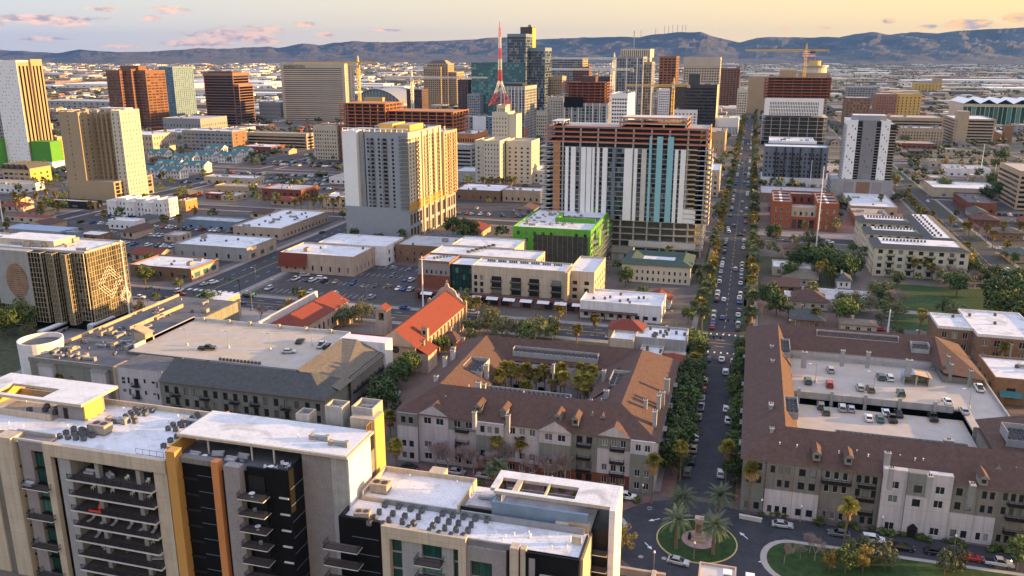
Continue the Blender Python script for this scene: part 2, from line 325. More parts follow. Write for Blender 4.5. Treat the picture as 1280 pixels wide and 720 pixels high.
class Bld:
    def __init__(s, name, label, cat, x, y, z=0, group=None, lm=None):
        s.T = empty(name, (x, y, z), label, cat, group); s.wall = MB(); s.wins = []; s.o = (x, y, z); s.glassmb = {}; s.bx = [1e9, -1e9, 1e9, -1e9]; s.lm = lm
        s.roofs = MB(); s.par = MB()
    # face coordinates: s along the face, d outwards
    def fbox(s, mb, f, V, s0, s1, d0, d1, z0, z1, mt):
        x0, x1, y0, y1 = V[:4]
        if f == 'S': mb.box(x0+s0, x0+s1, y0-d1, y0-d0, z0, z1, mt)
        elif f == 'N': mb.box(x0+s0, x0+s1, y1+d0, y1+d1, z0, z1, mt)
        elif f == 'E': mb.box(x1+d0, x1+d1, y0+s0, y0+s1, z0, z1, mt)
        elif f == 'W': mb.box(x0-d1, x0-d0, y0+s0, y0+s1, z0, z1, mt)
    def fpos(s, f, V, sc, d, z):
        x0, x1, y0, y1 = V[:4]
        if f == 'S': return (x0+sc, y0-d, z), 0
        if f == 'N': return (x0+sc, y1+d, z), pi
        if f == 'E': return (x1+d, y0+sc, z), pi/2
        return (x0-d, y0+sc, z), -pi/2
    def vol(s, x0, x1, y0, y1, z0, z1, wall, roof='white_membrane', par=.8, S=None, E=None, W=None, N=None, parm=None, flat=True):
        V = (x0, x1, y0, y1, z0, z1)
        s.bx = [min(s.bx[0], x0), max(s.bx[1], x1), min(s.bx[2], y0), max(s.bx[3], y1)]
        ins = dict(S=0, E=0, W=0, N=0)
        for f, sp_ in (('S', S), ('E', E), ('W', W), ('N', N)):
            if sp_: ins[f] = .35
        s.wall.box(x0+ins['W'], x1-ins['E'], y0+ins['S'], y1-ins['N'], z0, z1-.01, wall)
        for f, sp_ in (('S', S), ('E', E), ('W', W), ('N', N)):
            if sp_:
                a, b = 0, (x1-x0 if f in 'SN' else y1-y0)
                if f in 'EW':
                    if S: a += .35
                    if N: b -= .35
                s.face(f, V, a, b, z0, z1, sp_, wall)
        if flat:
            p = .3 if par else 0
            s.roofs.box(x0+p, x1-p, y0+p, y1-p, z1, z1+.06, roof)
            if par:
                pm = parm or wall; zt = z1+par
                s.par.box(x0-.03, x1+.03, y0-.03, y0+p, z1-.3, zt, pm); s.par.box(x0-.03, x1+.03, y1-p, y1+.03, z1-.3, zt, pm)
                s.par.box(x0-.03, x0+p, y0+p, y1-p, z1-.3, zt, pm); s.par.box(x1-p, x1+.03, y0+p, y1-p, z1-.3, zt, pm)
        return V
    def face(s, f, V, a, b, z0, z1, sp_, wall):
        """sp_: cols=[(s0,s1)] or n,wf ; rows by fh,lo,hi ; optional balconies, fins, glass"""
        sp_ = dict(sp_); wall = sp_.get('wall', wall)
        fh = sp_.get('fh', 3.2); lo_, hi_ = sp_.get('lo', .3), sp_.get('hi', .85); m = sp_.get('m', .6)
        if 'cols' in sp_: cols = sp_['cols']
        else:
            n = sp_['n']; wf = sp_.get('wf', .5); st = (b-a-2*m)/n
            cols = [(a+m+st*(i+.5-wf/2), a+m+st*(i+.5+wf/2)) for i in range(n)]
        zb = z0+sp_.get('base', 0); nf = max(1, int((z1-sp_.get('top', .3)-zb)/fh+.01))
        rows = [(zb+fh*(i+lo_), zb+fh*(i+hi_)) for i in range(nf)]
        if sp_.get('from_top'): 
            sh = z1-sp_.get('top', .3)-(zb+fh*nf); rows = [(p+sh, q+sh) for p, q in rows]
        d0, d1 = -.35, 0; zc = z0
        for (p, q) in rows:
            s.fbox(s.wall, f, V, a, b, d0, d1, zc, p, sp_.get('spandrel', wall)); zc = q
            sc = a
            for (u, v) in cols:
                if u > sc+.02: s.fbox(s.wall, f, V, sc, u, d0, d1, p, q, wall)
                sc = v
            if b > sc+.02: s.fbox(s.wall, f, V, sc, b, d0, d1, p, q, wall)
        s.fbox(s.wall, f, V, a, b, d0, d1, zc, z1, wall)
        skip = sp_.get('skip'); gl = sp_.get('glass', 'window_glass_dark')
        for i, (p, q) in enumerate(rows):
            for j, (u, v) in enumerate(cols):
                if skip and skip(i, j): 
                    s.fbox(s.wall, f, V, u, v, d0, d1, p, q, wall); continue
                s.wins.append((f, V, (u+v)/2, v-u, p, q-p, gl, sp_.get('frame', 'metal_dark'), sp_.get('div', True)))
        for (j0, wd, dp, r0) in sp_.get('balc', []):
            cx = (cols[j0][0]+cols[j0][1])/2 if isinstance(j0, int) else j0
            for i in range(r0, len(rows)):
                zz = zb+fh*i+(rows[0][0]-zb-fh*lo_)+.05
                bm, rm = balc_mesh(wd, dp, sp_.get('fine', False), sp_.get('slab', 'concrete_light'), 'metal_dark', sp_.get('solid'))
                pos, rz = s.fpos(f, V, cx, 0, zz)
                pos = tuple(c-o for c, o in zip(pos, s.o))
                ob = inst(bm, 'balcony', pos, s.T, rz); inst(rm, 'railing', (0, 0, 0), ob)
        for (u, v, dp, mt) in sp_.get('fins', []):
            s.fbox(s.wall, f, V, u, v, 0, dp, z0, z1, mt)
    def rail(s, pts, z, h=1.05, step=1.5):
        r = MB()
        for (a, b) in zip(pts[:-1], pts[1:]):
            for zz in (z+.1, z+h): r.tube((a[0], a[1], zz), (b[0], b[1], zz), .035, 'metal_dark')
            l = math.dist(a, b); n = max(1, int(l/step))
            for i in range(n+1):
                x = a[0]+(b[0]-a[0])*i/n; y = a[1]+(b[1]-a[1])*i/n; r.tube((x, y, z), (x, y, z+h), .03, 'metal_dark')
        r.build('railing', s.T)
    def ac(s, kind, x, y, z, rz=0, sc=1):
        o = inst(ac_mesh(kind), ACN[kind], (x-s.o[0], y-s.o[1], z-s.o[2]), s.T, rz, (sc, sc, sc)); return o
    def clutter(s, x0, x1, y0, y1, z, n, kinds=('unit', 'unit', 'big', 'vent', 'duct'), sc=1):
        for _ in range(n):
            s.ac(random.choice(kinds), random.uniform(x0, x1), random.uniform(y0, y1), z, random.choice((0, pi/2)), sc)
    def done(s, foot=True, maxw=100):
        s.wall.build('wall', s.T); s.roofs.build('roof', s.T); s.par.build('parapet', s.T)
        def key(w):
            p, _ = s.fpos(w[0], w[1], w[2], 0, w[4]); d = (p[0]**2+p[1]**2+(p[2]-CH)**2)
            bad = (w[0] == 'E' and p[0] > 0) or (w[0] == 'W' and p[0] < 0) or w[0] == 'N' 
            return (bad, -w[3]*w[5]/d)
        s.wins.sort(key=key); rest = MB()
        for i, (f, V, sc, wd, z, ht, gl, fr, dv) in enumerate(s.wins):
            if i < maxw:
                pos, rz = s.fpos(f, V, sc, -.22, z)
                inst(win_mesh(wd, ht, gl, fr, dv), 'window', tuple(c-o for c, o in zip(pos, s.o)), s.T, rz)
            else: s.fbox(rest, f, V, sc-wd/2, sc+wd/2, -.28, -.2, z, z+ht, gl)
        o = rest.build('windows', s.T)
        if o: o['kind'] = 'stuff'
        if foot: FOOT.append(tuple(s.bx))
        if s.lm: LM.append((s.lm, (s.bx[0]+s.bx[1])/2, (s.bx[2]+s.bx[3])/2, max(s.bx[1]-s.bx[0], s.bx[3]-s.bx[2])/2))
        return s.T
def hip(mb, x0, x1, y0, y1, z, zr, mt, axis='x', h0=True, h1=True, ov=.6, gable='stucco_beige', thick=.15):
    """pitched roof over a rectangle; h0/h1: hipped ends (else gables)"""
    X0, X1, Y0, Y1 = x0-ov, x1+ov, y0-ov, y1+ov
    if axis == 'x':
        hw = (Y1-Y0)/2; ym = (Y0+Y1)/2; a = X0+(hw if h0 else 0); b = X1-(hw if h1 else 0)
        if a > b: a = b = (a+b)/2
        A, Bp = (a, ym, zr), (b, ym, zr); c = [(X0, Y0, z), (X1, Y0, z), (X1, Y1, z), (X0, Y1, z)]
        mb.poly([c[0], c[1], Bp, A], mt); mb.poly([c[2], c[3], A, Bp], mt)
        mb.poly([c[3], c[0], A], mt if h0 else gable); mb.poly([c[1], c[2], Bp], mt if h1 else gable)
    else:
        hw = (X1-X0)/2; xm = (X0+X1)/2; a = Y0+(hw if h0 else 0); b = Y1-(hw if h1 else 0)
        if a > b: a = b = (a+b)/2
        A, Bp = (xm, a, zr), (xm, b, zr); c = [(X0, Y0, z), (X1, Y0, z), (X1, Y1, z), (X0, Y1, z)]
        mb.poly([c[1], c[2], Bp, A], mt); mb.poly([c[3], c[0], A, Bp], mt)
        mb.poly([c[0], c[1], A], mt if h0 else gable); mb.poly([c[2], c[3], Bp], mt if h1 else gable)
    mb.box(X0, X1, Y0, Y1, z-thick, z-.002, 'fascia')
mat('balcony_tile', (.10, .08, .072), .8, .2, 1)
mat('fascia', (.16, .12, .10), .8, .2, 1)
# ---------------------------------------------------------------- the setting
def ground_mat():
    m = bpy.data.materials.new('ground'); MATS['ground'] = m; m.use_nodes = True; nt = m.node_tree; b = nt.nodes['Principled BSDF']; b.inputs['Roughness'].default_value = .95
    g = N(nt, 'ShaderNodeNewGeometry'); P = g.outputs['Position']
    def nz(sc, d=8, dist=0):
        n = N(nt, 'ShaderNodeTexNoise'); n.inputs['Scale'].default_value = sc; n.inputs['Detail'].default_value = d; n.inputs['Roughness'].default_value = .7; n.inputs['Distortion'].default_value = dist; L(nt, P, n.inputs['Vector']); return n.outputs[0]
    def rng(v, a, b_):
        r = N(nt, 'ShaderNodeMapRange'); L(nt, v, r.inputs[0]); r.inputs[1].default_value = a; r.inputs[2].default_value = b_; return r.outputs[0]
    c = MIX(nt, rng(nz(.03), .4, .6), (.085, .072, .068), (.16, .125, .10))
    c = MIX(nt, rng(nz(.012, 6), .53, .6), c, (.07, .08, .045))
    c = MIX(nt, rng(nz(.8), .3, .7), c, MIX(nt, .5, c, (.05, .05, .05)))
    L(nt, c, b.inputs['Base Color']); return m
ground_mat()
g = MB(); g.poly([(-30000, -2000, 0), (30000, -2000, 0), (30000, 30000, 0), (-30000, 30000, 0)], 'ground'); struct(g.build('ground', off=(0, 0, 0)))
m_('asphalt', (.045, .047, .055), .9, .3, .25, .2); m_('asphalt_old', (.095, .088, .085), .9, .3, .25, .2); m_('asphalt_lot', (.06, .053, .055), .9, .35, .2, .2); m_('sidewalk', (.24, .21, .20), .9, .2, .5)
m_('brick_paving', (.17, .10, .085), .9, .3, .6); m_('kerb', (.36, .33, .30), .9, .15, 1); m_('paint_white', (.72, .72, .70), .8, .2, 2); m_('paint_yellow', (.55, .38, .08), .8, .25, 2)
m_('lawn', (.03, .065, .016), .95, .5, .6, .3); m_('dirt', (.15, .105, .085), .95, .3, .15, .2); m_('planting', (.06, .065, .035), .95, .6, .5, .4); m_('concrete_deck', (.40, .36, .325), .85, .12, .25)
FL = {}
def sheet(name, x0, x1, y0, y1, mt, z=.004):
    FL.setdefault((name, mt), []).append((x0, x1, y0, y1, z))
def flush():
    for (name, mt), rs in FL.items():
        b = MB()
        for (x0, x1, y0, y1, z) in rs: b.poly([(x0, y0, z), (x1, y0, z), (x1, y1, z), (x0, y1, z)], mt)
        struct(b.build(name, off=(0, 0, 0)))
    FL.clear()
ROADS = []
def road(ax, c, wd, a, b, mt='asphalt', walk=3.2, kerb=True, name='road', z=.012, strip=0):
    if ax == 'y': sheet(name, c-wd/2, c+wd/2, a, b, mt, z); ROADS.append((c-wd/2-1, c+wd/2+1, a, b))
    else: sheet(name, a, b, c-wd/2, c+wd/2, mt, z+.004); ROADS.append((a, b, c-wd/2-1, c+wd/2+1))
    if walk:
        for sg in (-1, 1):
            e = c+sg*(wd/2); o = e+sg*(walk+strip); i = e+sg*strip
            if strip:
                lo_, hi_ = min(e, i), max(e, i)
                (sheet('verge', lo_, hi_, a, b, 'planting', .006) if ax == 'y' else sheet('verge', a, b, lo_, hi_, 'planting', .006))
            lo_, hi_ = min(i, o), max(i, o)
            (sheet('pavement', lo_, hi_, a, b, 'sidewalk', .008) if ax == 'y' else sheet('pavement', a, b, lo_, hi_, 'sidewalk', .0095))
def dashes(ax, c, a, b, mt='paint_white', wd=.15, ln=3, gap=6, z=.024):
    t = a
    while t < b:
        (sheet('road_marking', c-wd/2, c+wd/2, t, min(b, t+ln), mt, z) if ax == 'y' else sheet('road_marking', t, min(b, t+ln), c-wd/2, c+wd/2, mt, z)); t += ln+gap
# long avenue through the picture
road('y', -4.5, 11.5, 182, 2600, walk=2, strip=4.5); dashes('y', -4.5, 305, 900, 'paint_yellow', .2, 3, 5)
road('x', 295, 15, -2000, 1500, walk=3.5); dashes('x', 295, -205, 130, 'paint_yellow', .25, 30, 2); dashes('x', 291.4, -205, 130); dashes('x', 298.6, -205, 130)
road('y', -224, 26, 285, 2600, walk=3.5)
road('y', -217, 13, 60, 285, walk=2.5)
for q in (-230.5, -217.5): dashes('y', q, 305, 900)
dashes('y', -224, 305, 900, 'paint_yellow', .25, 30, 1); dashes('y', -217, 100, 285, 'paint_yellow', .2, 30, 1)
road('x', 488, 13, -2000, 1500, walk=2.5); road('x', 665, 14, -2000, 1500, walk=3); road('x', 888, 14, -2000, 1500, walk=3); road('x', 1150, 14, -2000, 1500, walk=3); road('x', 1450, 14, -2500, 1500, walk=3)
road('y', 118, 12, 60, 2600, walk=2, strip=5); dashes('y', 118, 305, 1200, 'paint_yellow', .2, 6, 2)
road('y', 49, 5.5, 305, 480, walk=0, mt='asphalt_old'); road('y', 250, 12, 200, 2600, walk=2, strip=3)
road('y', -420, 12, 200, 2600, walk=3); road('y', -620, 12, 300, 2600, walk=3); road('y', -118, 9, 305, 1100, walk=2.5)
for y in (1800, 2200, 2600): road('x', y, 14, -3000, 2500, walk=0)
for x in (420, 620): road('y', x, 12, 300, 2600, walk=0)
# intersections: plain asphalt over the pavements
for (xc, wx) in ((-4.5, 11.5), (-224, 26), (118, 12)):
    for yc in (295, 488, 665, 888): sheet('road', xc-wx/2-3, xc+wx/2+3, yc-6.5-3, yc+6.5+3, 'asphalt', .020)
for sy_ in (284, 304.5):
    for k in range(9): sheet('road_marking', -235+k*3, -233.6+k*3, sy_, sy_+2.6, 'paint_white', .027)
    for k in range(5): sheet('road_marking', -9.4+k*2.2, -8.9+k*2.2, sy_, sy_+1.6, 'paint_white', .027)
# street and roundabout in front
road('x', 164, 13.5, -78, 4, walk=0, z=.008); road('x', 173.2, 8.4, 0, 170, walk=0, z=.008)
sheet('pavement', -78, -16, 171, 179.5, 'brick_paving', .010); sheet('pavement', 4, 150, 174.6, 178, 'brick_paving', .010)
sheet('pavement', -78, -20, 150, 157, 'sidewalk', .010)
cyl_ = MB(); cyl_.prism([(-5+19*cos(t*pi/24), 163+17*sin(t*pi/24)) for t in range(48)], 0, .014, 'asphalt'); struct(cyl_.build('road', off=(0, 0, 0)))
for sg in (-1, 1): sheet('pavement', -4.5+sg*8.6-1.6, -4.5+sg*8.6+1.6, 180, 285, 'brick_paving', .011)
def disc(name, cx, cy_, rx, ry, z0, z1, mt, n=48, kind=True):
    b = MB(); b.prism([(cx+rx*cos(2*pi*t/n), cy_+ry*sin(2*pi*t/n)) for t in range(n)], z0, z1, mt); o = b.build(name, off=(0, 0, 0))
    if kind: struct(o)
    return o
m_('kerb_yellow', (.50, .40, .17), .85, .2, 1); m_('paving_pink', (.36, .25, .22), .9, .2, .8, .2)
disc('kerb', -5, 163, 8.5, 8.5, 0, .14, 'kerb_yellow'); disc('lawn', -5, 163, 8.2, 8.2, .1, .17, 'lawn'); disc('pavement', -4.6, 163.4, 3.6, 3.6, .1, .20, 'paving_pink')
# painted arrows
def arrow(x, y, a):
    b = MB(); ca, sa = cos(a), sin(a)
    for q in ([(-1.6, -.11), (.2, -.11), (.2, .11), (-1.6, .11)], [(.1, -.5), (1.3, 0), (.1, .5)]):
        b.poly([(x+u*ca-v*sa, y+u*sa+v*ca, .032) for u, v in q], 'paint_white')
    b.build('road_marking', off=(0, 0, 0), kind='structure')
for (px, py, a) in ((817, 650, radians(215)), (811, 683, radians(-52)), (929, 669, radians(128)), (955, 702, radians(200))):
    x, y = at(px, py); arrow(x, y, a)
for (px, py) in ((812, 635), (801, 696), (830, 698), (891, 713), (812, 636)):
    x, y = at(px, py)
    b = MB(); b.prism([(x+.55*cos(t*pi/8), y+.55*sin(t*pi/8)) for t in range(16)], .03, .036, 'concrete'); b.build('manhole_cover', off=(0, 0, 0), kind='structure')
# park island on the right: lawn with kerb
xk, yk = at(968, 690)
b = MB(); pts = [(14.5+6.5*cos(t*pi/12+pi/2), 160.5+8.0*sin(t*pi/12+pi/2)) for t in range(13)]+[(140, 152.5), (140, 168.5)]
b.prism([(p[0], p[1]) for p in pts], 0, .15, 'kerb'); struct(b.build('kerb', off=(0, 0, 0)))
b = MB(); pts2 = [(14.7+5.4*cos(t*pi/12+pi/2), 160.5+6.9*sin(t*pi/12+pi/2)) for t in range(13)]+[(139, 153.6), (139, 167.4)]
b.prism(pts2, .1, .17, 'lawn'); struct(b.build('lawn', off=(0, 0, 0)))
x2, y2 = at(776, 660); disc('kerb', x2-3.4, y2, 4.8, 5.5, 0, .15, 'kerb'); disc('lawn', x2-3.6, y2, 4, 4.6, .1, .17, 'lawn')
# lots
def lot(p, q, mt='asphalt_lot', name='parking_lot', z=.005): sheet(name, min(p[0], q[0]), max(p[0], q[0]), min(p[1], q[1]), max(p[1], q[1]), mt, z)
lot((-205, 308), (-112, 372)); lot((-420, 340), (-245, 480)); lot((-200, 500), (-130, 640)); lot((-460, 560), (-250, 880)); lot((60, 305), (110, 325), 'dirt', 'yard')
lot((-110, 620), (-12, 760)); lot((-60, 500), (-14, 560), 'dirt', 'yard'); lot((130, 500), (245, 700)); lot((-105, 430), (-14, 480), 'dirt', 'yard'); 
lot((2, 305), (46, 345), 'dirt', 'yard'); lot((2, 345), (46, 440), 'planting', 'garden', .006); lot((56, 330), (112, 400), 'lawn', 'lawn', .007); lot((60, 352), (112, 357), 'sidewalk', 'path', .009)
lot((78, 60), (112, 290), 'dirt', 'yard'); lot((-207, 60), (-165, 175), 'asphalt_lot'); lot((-210, 262), (-165, 284), 'concrete', 'plaza'); lot((-125, 180), (-90, 285), 'dirt', 'yard', .0045); lot((-128, 240), (-100, 284), 'planting', 'garden', .0055)
lot((-88, 240), (-14, 284), 'planting', 'garden', .0055); lot((-310, 200), (-226, 285), 'planting', 'garden', .0052); lot((-245, 230), (-226, 285), 'sidewalk', 'pavement', .0058)
lot((2, 515), (112, 655), 'dirt', 'yard', .0045); lot((126, 310), (240, 480), 'planting', 'garden', .0045); lot((5, 495), (112, 512), 'sidewalk', 'pavement', .0056)
lot((-18, 320), (-12, 470), 'lawn', 'lawn', .0075); lot((3, 320), (8, 470), 'lawn', 'lawn', .0075)
for y in (330, 352, 374, 396, 430): lot((103, y), (111, y+14), 'lawn', 'lawn', .0085); lot((125, y+4), (131, y+18), 'lawn', 'lawn', .0085)
def stalls(x0, x1, y, dy, n, z=.03, mt='paint_yellow', ax='x'):
    for k in range(n+1):
        x = x0+(x1-x0)*k/n; sheet('road_marking', x-.06, x+.06, y, y+dy, mt, z) if ax == 'x' else sheet('road_marking', y, y+dy, x-.06, x+.06, mt, z)
for y in (312, 330, 348, 362): stalls(-200, -150, y, 5, 18, .012, 'paint_white')
for y in (350, 372, 394, 416, 438): stalls(-400, -260, y, 5, 50, .012, 'paint_white')
# ---------------------------------------------------------------- mountains
m = bpy.data.materials.new('mountain'); MATS['mountain'] = m; m.use_nodes = True; nt = m.node_tree; b_ = nt.nodes['Principled BSDF']; b_.inputs['Roughness'].default_value = 1
g_ = N(nt, 'ShaderNodeNewGeometry'); n_ = N(nt, 'ShaderNodeTexNoise'); n_.inputs['Scale'].default_value = .004; n_.inputs['Detail'].default_value = 10; L(nt, g_.outputs['Position'], n_.inputs['Vector'])
L(nt, MIX(nt, n_.outputs[0], (.010, .018, .030), (.085, .062, .050)), b_.inputs['Base Color'])
from mathutils import noise as mn
PROF = [(-700, 66), (-300, 66), (-60, 64), (0, 62), (45, 65), (75, 66), (100, 61.5), (125, 64), (150, 65), (185, 64.5), (225, 62), (250, 60), (275, 61), (300, 59.5), (320, 59), (335, 57.5), (347, 60), (365, 57), (380, 54), (400, 56.5), (418, 53), (440, 51), (470, 53), (500, 52), (550, 51), (590, 49), (630, 46), (655, 48), (670, 50), (685, 48), (730, 47), (775, 45.5), (800, 46.5), (815, 43), (840, 40.5), (876, 39.5), (890, 45), (925, 53), (945, 47.5), (962, 46), (1000, 46.5), (1050, 46), (1070, 42), (1092, 40), (1112, 43), (1140, 40), (1172, 41.5), (1200, 38), (1240, 36), (1280, 34), (1400, 38), (1700, 48), (2200, 60)]
def prof(px):
    for (a, b), (c, d) in zip(PROF[:-1], PROF[1:]):
        if a <= px <= c:
            t = (px-a)/(c-a); return b+(d-b)*t
    return 66
def mountains():
    b = MB(); nx, nr = 620, 34; vs = []
    for i in range(nx+1):
        px = -650+(2750)*i/nx
        y_ = prof(px)+mn.noise(Vector((px*.05, 0, 0)))*.9+mn.noise(Vector((px*.2, 3, 0)))*.45
        a = (px-640)/F; bb = -(y_-360)/F
        dx, dy, dz = cy*a-sy*cp-sy*sp*bb, sy*a+cy*cp+cy*sp*bb, -sp+cp*bb
        hl = math.hypot(dx, dy); R0 = 12300+700*mn.noise(Vector((px*.004, 9, 0)))+2500*min(1, max(0, (150-px)/150))
        top = CH+dz/hl*R0
        for j in range(nr+1):
            t = j/nr; r = R0-2600+t*4200; sh = 1-abs(t-.619)/.619 if t < .619 else 1-(t-.619)/.381
            X, Y = dx/hl*r, dy/hl*r
            rid = 1-abs(mn.fractal(Vector((X*.0013+5, Y*.0013, 1)), .9, 2.1, 5))*1.3
            hgt = top*(sh**1.05)*(.55+.45*rid if sh < .93 else 1-(1-(.55+.45*rid))*(1-sh)/.07)
            hgt = min(hgt, top*(.25+.75*sh)) if sh < 1 else top
            vs.append((X, Y, max(hgt, -1) if 0 < j < nr else -3))
    b.v = vs; b.mats = ['mountain']
    for i in range(nx):
        for j in range(nr):
            q = i*(nr+1)+j; b.f.append((q, q+nr+1, q+nr+2, q+1)); b.mi.append(0)
    o = struct(b.build('hills', off=(0, 0, 0)))
    for p in o.data.polygons: p.use_smooth = False
mountains()
# radio masts on the summit
def mast_group():
    for k, px in enumerate((818, 829, 834, 845, 851, 855, 839, 800)):
        x, y = at(px, 75, 20); l = math.hypot(x, y); x, y = x/l*12300, y/l*12300; zt = CH+(68-prof(px)+ (7 if k else 5))/1090*12300
        b = MB(); b.tube((x, y, zt-160), (x, y, zt), 3.5, 'metal_grey', 4); o = b.build('radio_mast', off=(x, y, zt-160)); o.location = (x, y, zt-160)
        tag(o, 'thin radio mast standing among others on the mountain summit', 'mast', 'radio masts on the mountain summit')
mast_group()
# ================================================================ foreground apartment tower (left)
def glassmull(b, f, V, s0, s1, z0, z1, gl='window_glass_green', st=1.4, fh=3.2, mt='metal_dark'):
    """curtain wall: individual panes proud of a dark core"""
    n = max(1, round((s1-s0)/st)); k = max(1, round((z1-z0)/fh))
    for j in range(k):
        za, zb = z0+(z1-z0)*j/k, z0+(z1-z0)*(j+1)/k
        b.fbox(b.wall, f, V, s0, s1, 0, .12, za, za+.45, mt)
        for i in range(n):
            a, c = s0+(s1-s0)*i/n, s0+(s1-s0)*(i+1)/n
            b.wins.append((f, V, (a+c)/2, c-a-.05, za+.5, zb-za-.55, gl, mt, True))
PX = lambda wd: None
b = Bld('apartment_tower', 'beige and grey brick apartment tower with ochre fins and rows of balconies, bottom left foreground', 'building', -97, 114.5, lm='ochre finned apartment tower')
FHt = 3.2
# main mass behind the facades
b.wall.box(-170, -121, 117.5, 135, 0, 28.9, 'stucco_dark'); b.wall.box(-121, -97.5, 119.6, 135, 0, 28.9, 'metal_dark'); b.wall.box(-97.5, -63.8, 121, 135, 0, 28.9, 'stucco_dark')  # back of the balcony recess painted near black for its shade
b.roofs.box(-170, -97.3, 115.2, 134.7, 28.9, 29.0, 'white_membrane'); b.roofs.box(-97.3, -64, 129.5, 134.7, 28.9, 29.0, 'white_membrane')
b.par.box(-170, -81, 134.7, 135.1, 28, 30.1, 'stucco_beige'); b.par.box(-81, -64, 134.7, 135.1, 28, 30.1, 'stucco_beige')
W = b.wall
# frame bay with wide balconies
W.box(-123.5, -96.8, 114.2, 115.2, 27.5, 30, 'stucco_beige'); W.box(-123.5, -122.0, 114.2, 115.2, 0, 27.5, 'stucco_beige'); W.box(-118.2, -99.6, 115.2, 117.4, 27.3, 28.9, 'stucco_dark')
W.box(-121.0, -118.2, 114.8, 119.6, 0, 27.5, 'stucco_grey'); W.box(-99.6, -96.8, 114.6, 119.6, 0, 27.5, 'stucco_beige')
V = (-122.0, -121.0, 115.2, 120); 
for k in range(9):
    z = 26.9-FHt*(k+1)
    b.wins.append(('S', V, .5, .95, z+.25, 2.8, 'window_glass_black', 'metal_dark', True))
mat('balcony_tile', (.16, .13, .115), .8, .2, 1)
for k in range(8):
    z = 26.9-FHt*(k+1)
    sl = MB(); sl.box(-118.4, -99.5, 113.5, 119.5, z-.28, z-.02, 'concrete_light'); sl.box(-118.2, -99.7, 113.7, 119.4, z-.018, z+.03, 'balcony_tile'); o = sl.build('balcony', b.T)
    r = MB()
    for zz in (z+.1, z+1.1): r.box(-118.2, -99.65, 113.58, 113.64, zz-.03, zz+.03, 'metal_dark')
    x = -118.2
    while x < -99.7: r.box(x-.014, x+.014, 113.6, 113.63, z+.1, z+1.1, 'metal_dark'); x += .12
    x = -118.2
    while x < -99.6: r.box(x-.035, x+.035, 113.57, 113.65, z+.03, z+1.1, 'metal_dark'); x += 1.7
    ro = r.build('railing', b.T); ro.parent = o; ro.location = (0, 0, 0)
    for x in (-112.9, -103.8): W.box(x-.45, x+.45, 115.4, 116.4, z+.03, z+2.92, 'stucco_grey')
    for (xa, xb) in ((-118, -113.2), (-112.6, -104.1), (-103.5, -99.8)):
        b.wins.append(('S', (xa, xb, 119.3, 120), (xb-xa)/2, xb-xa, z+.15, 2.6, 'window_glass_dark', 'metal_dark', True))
# left brick bay
W.box(-129.9, -123.5, 115.0, 117.6, 27.7, 29.5, 'brick_grey'); W.box(-129.9, -127.2, 115.0, 117.6, 0, 27.7, 'brick_grey')
W.box(-134.6, -130.8, 114.2, 117.6, 0, 30, 'stucco_beige'); W.box(-136.5, -134.6, 114.8, 117.6, 0, 29.6, 'stucco_dark'); W.box(-142, -136.5, 114.4, 117.6, 0, 30, 'stucco_beige'); W.box(-170, -142, 114.8, 117.6, 0, 29.8, 'brick_grey')
b.par.box(-132.6, -123.5, 117.6, 117.9, 28.9, 30.2, 'stucco_grey'); b.par.box(-131.2, -123.5, 114.9, 115.2, 29.5, 29.9, 'concrete_light')
for k in range(9):
    z = 26.9-FHt*(k+1)
    b.wins.append(('S', (-127.2, -123.5, 115.6, 120), 1.8, 3.5, z+.3+(.0), 2.85, 'window_glass_green', 'metal_dark', True))
    b.wins.append(('S', (-130.8, -129.9, 115.6, 120), .45, .8, z+.3, 2.85, 'window_glass_green', 'metal_dark', True))
    if k in (1, 3, 5, 7):
        bm, rm = balc_mesh(6.0, 1.9, True); ob = inst(bm, 'balcony', (-125.8-b.o[0], 115.0-b.o[1], z+.05), b.T); inst(rm, 'railing', (0, 0, 0), ob)
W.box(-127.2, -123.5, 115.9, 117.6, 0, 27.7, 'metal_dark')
for k in range(8): W.box(-130.8, -123.5, 115.3, 115.55, 26.7-FHt*(k+1), 27.1-FHt*(k+1), 'metal_dark')
# ochre fins, curtain wall, black glass corner
W.box(-96.5, -94.6, 114.5, 116.2, 0, 31.9, 'cladding_ochre'); W.box(-97.5, -97.0, 116.2, 124, 28, 31.9, 'cladding_ochre'); W.box(-97.0, -94.6, 116.2, 116.6, 28.8, 31.9, 'cladding_ochre')
W.box(-87.4, -86.0, 114.7, 116.2, 0, 31.0, 'cladding_orange'); W.box(-84.9, -81.8, 114.7, 116.4, 0, 30.6, 'brick_grey')
W.box(-94.6, -87.4, 115.6, 117.2, 29.5, 30.5, 'stucco_dark'); W.box(-97.2, -73.0, 116.2, 121, 0, 29.3, 'cladding_black')
W.box(-86.0, -84.9, 115.7, 116.2, 0, 29, 'metal_dark')
glassmull(b, 'S', (-94.6, -91.2, 116.15, 120), 0, 3.4, 3.5, 29.2, 'window_glass_blue', 1.2)
W.box(-91.2, -87.6, 115.7, 116.2, 0, 29.4, 'cladding_black')
for k in range(9):
    z = 27.3-FHt*k
    W.box(-91.2, -87.6, 115.66, 115.7, z, z+.06, 'steel_blue')
W.box(-81, -77.8, 116.1, 116.22, 0, 29.3, 'metal_dark')
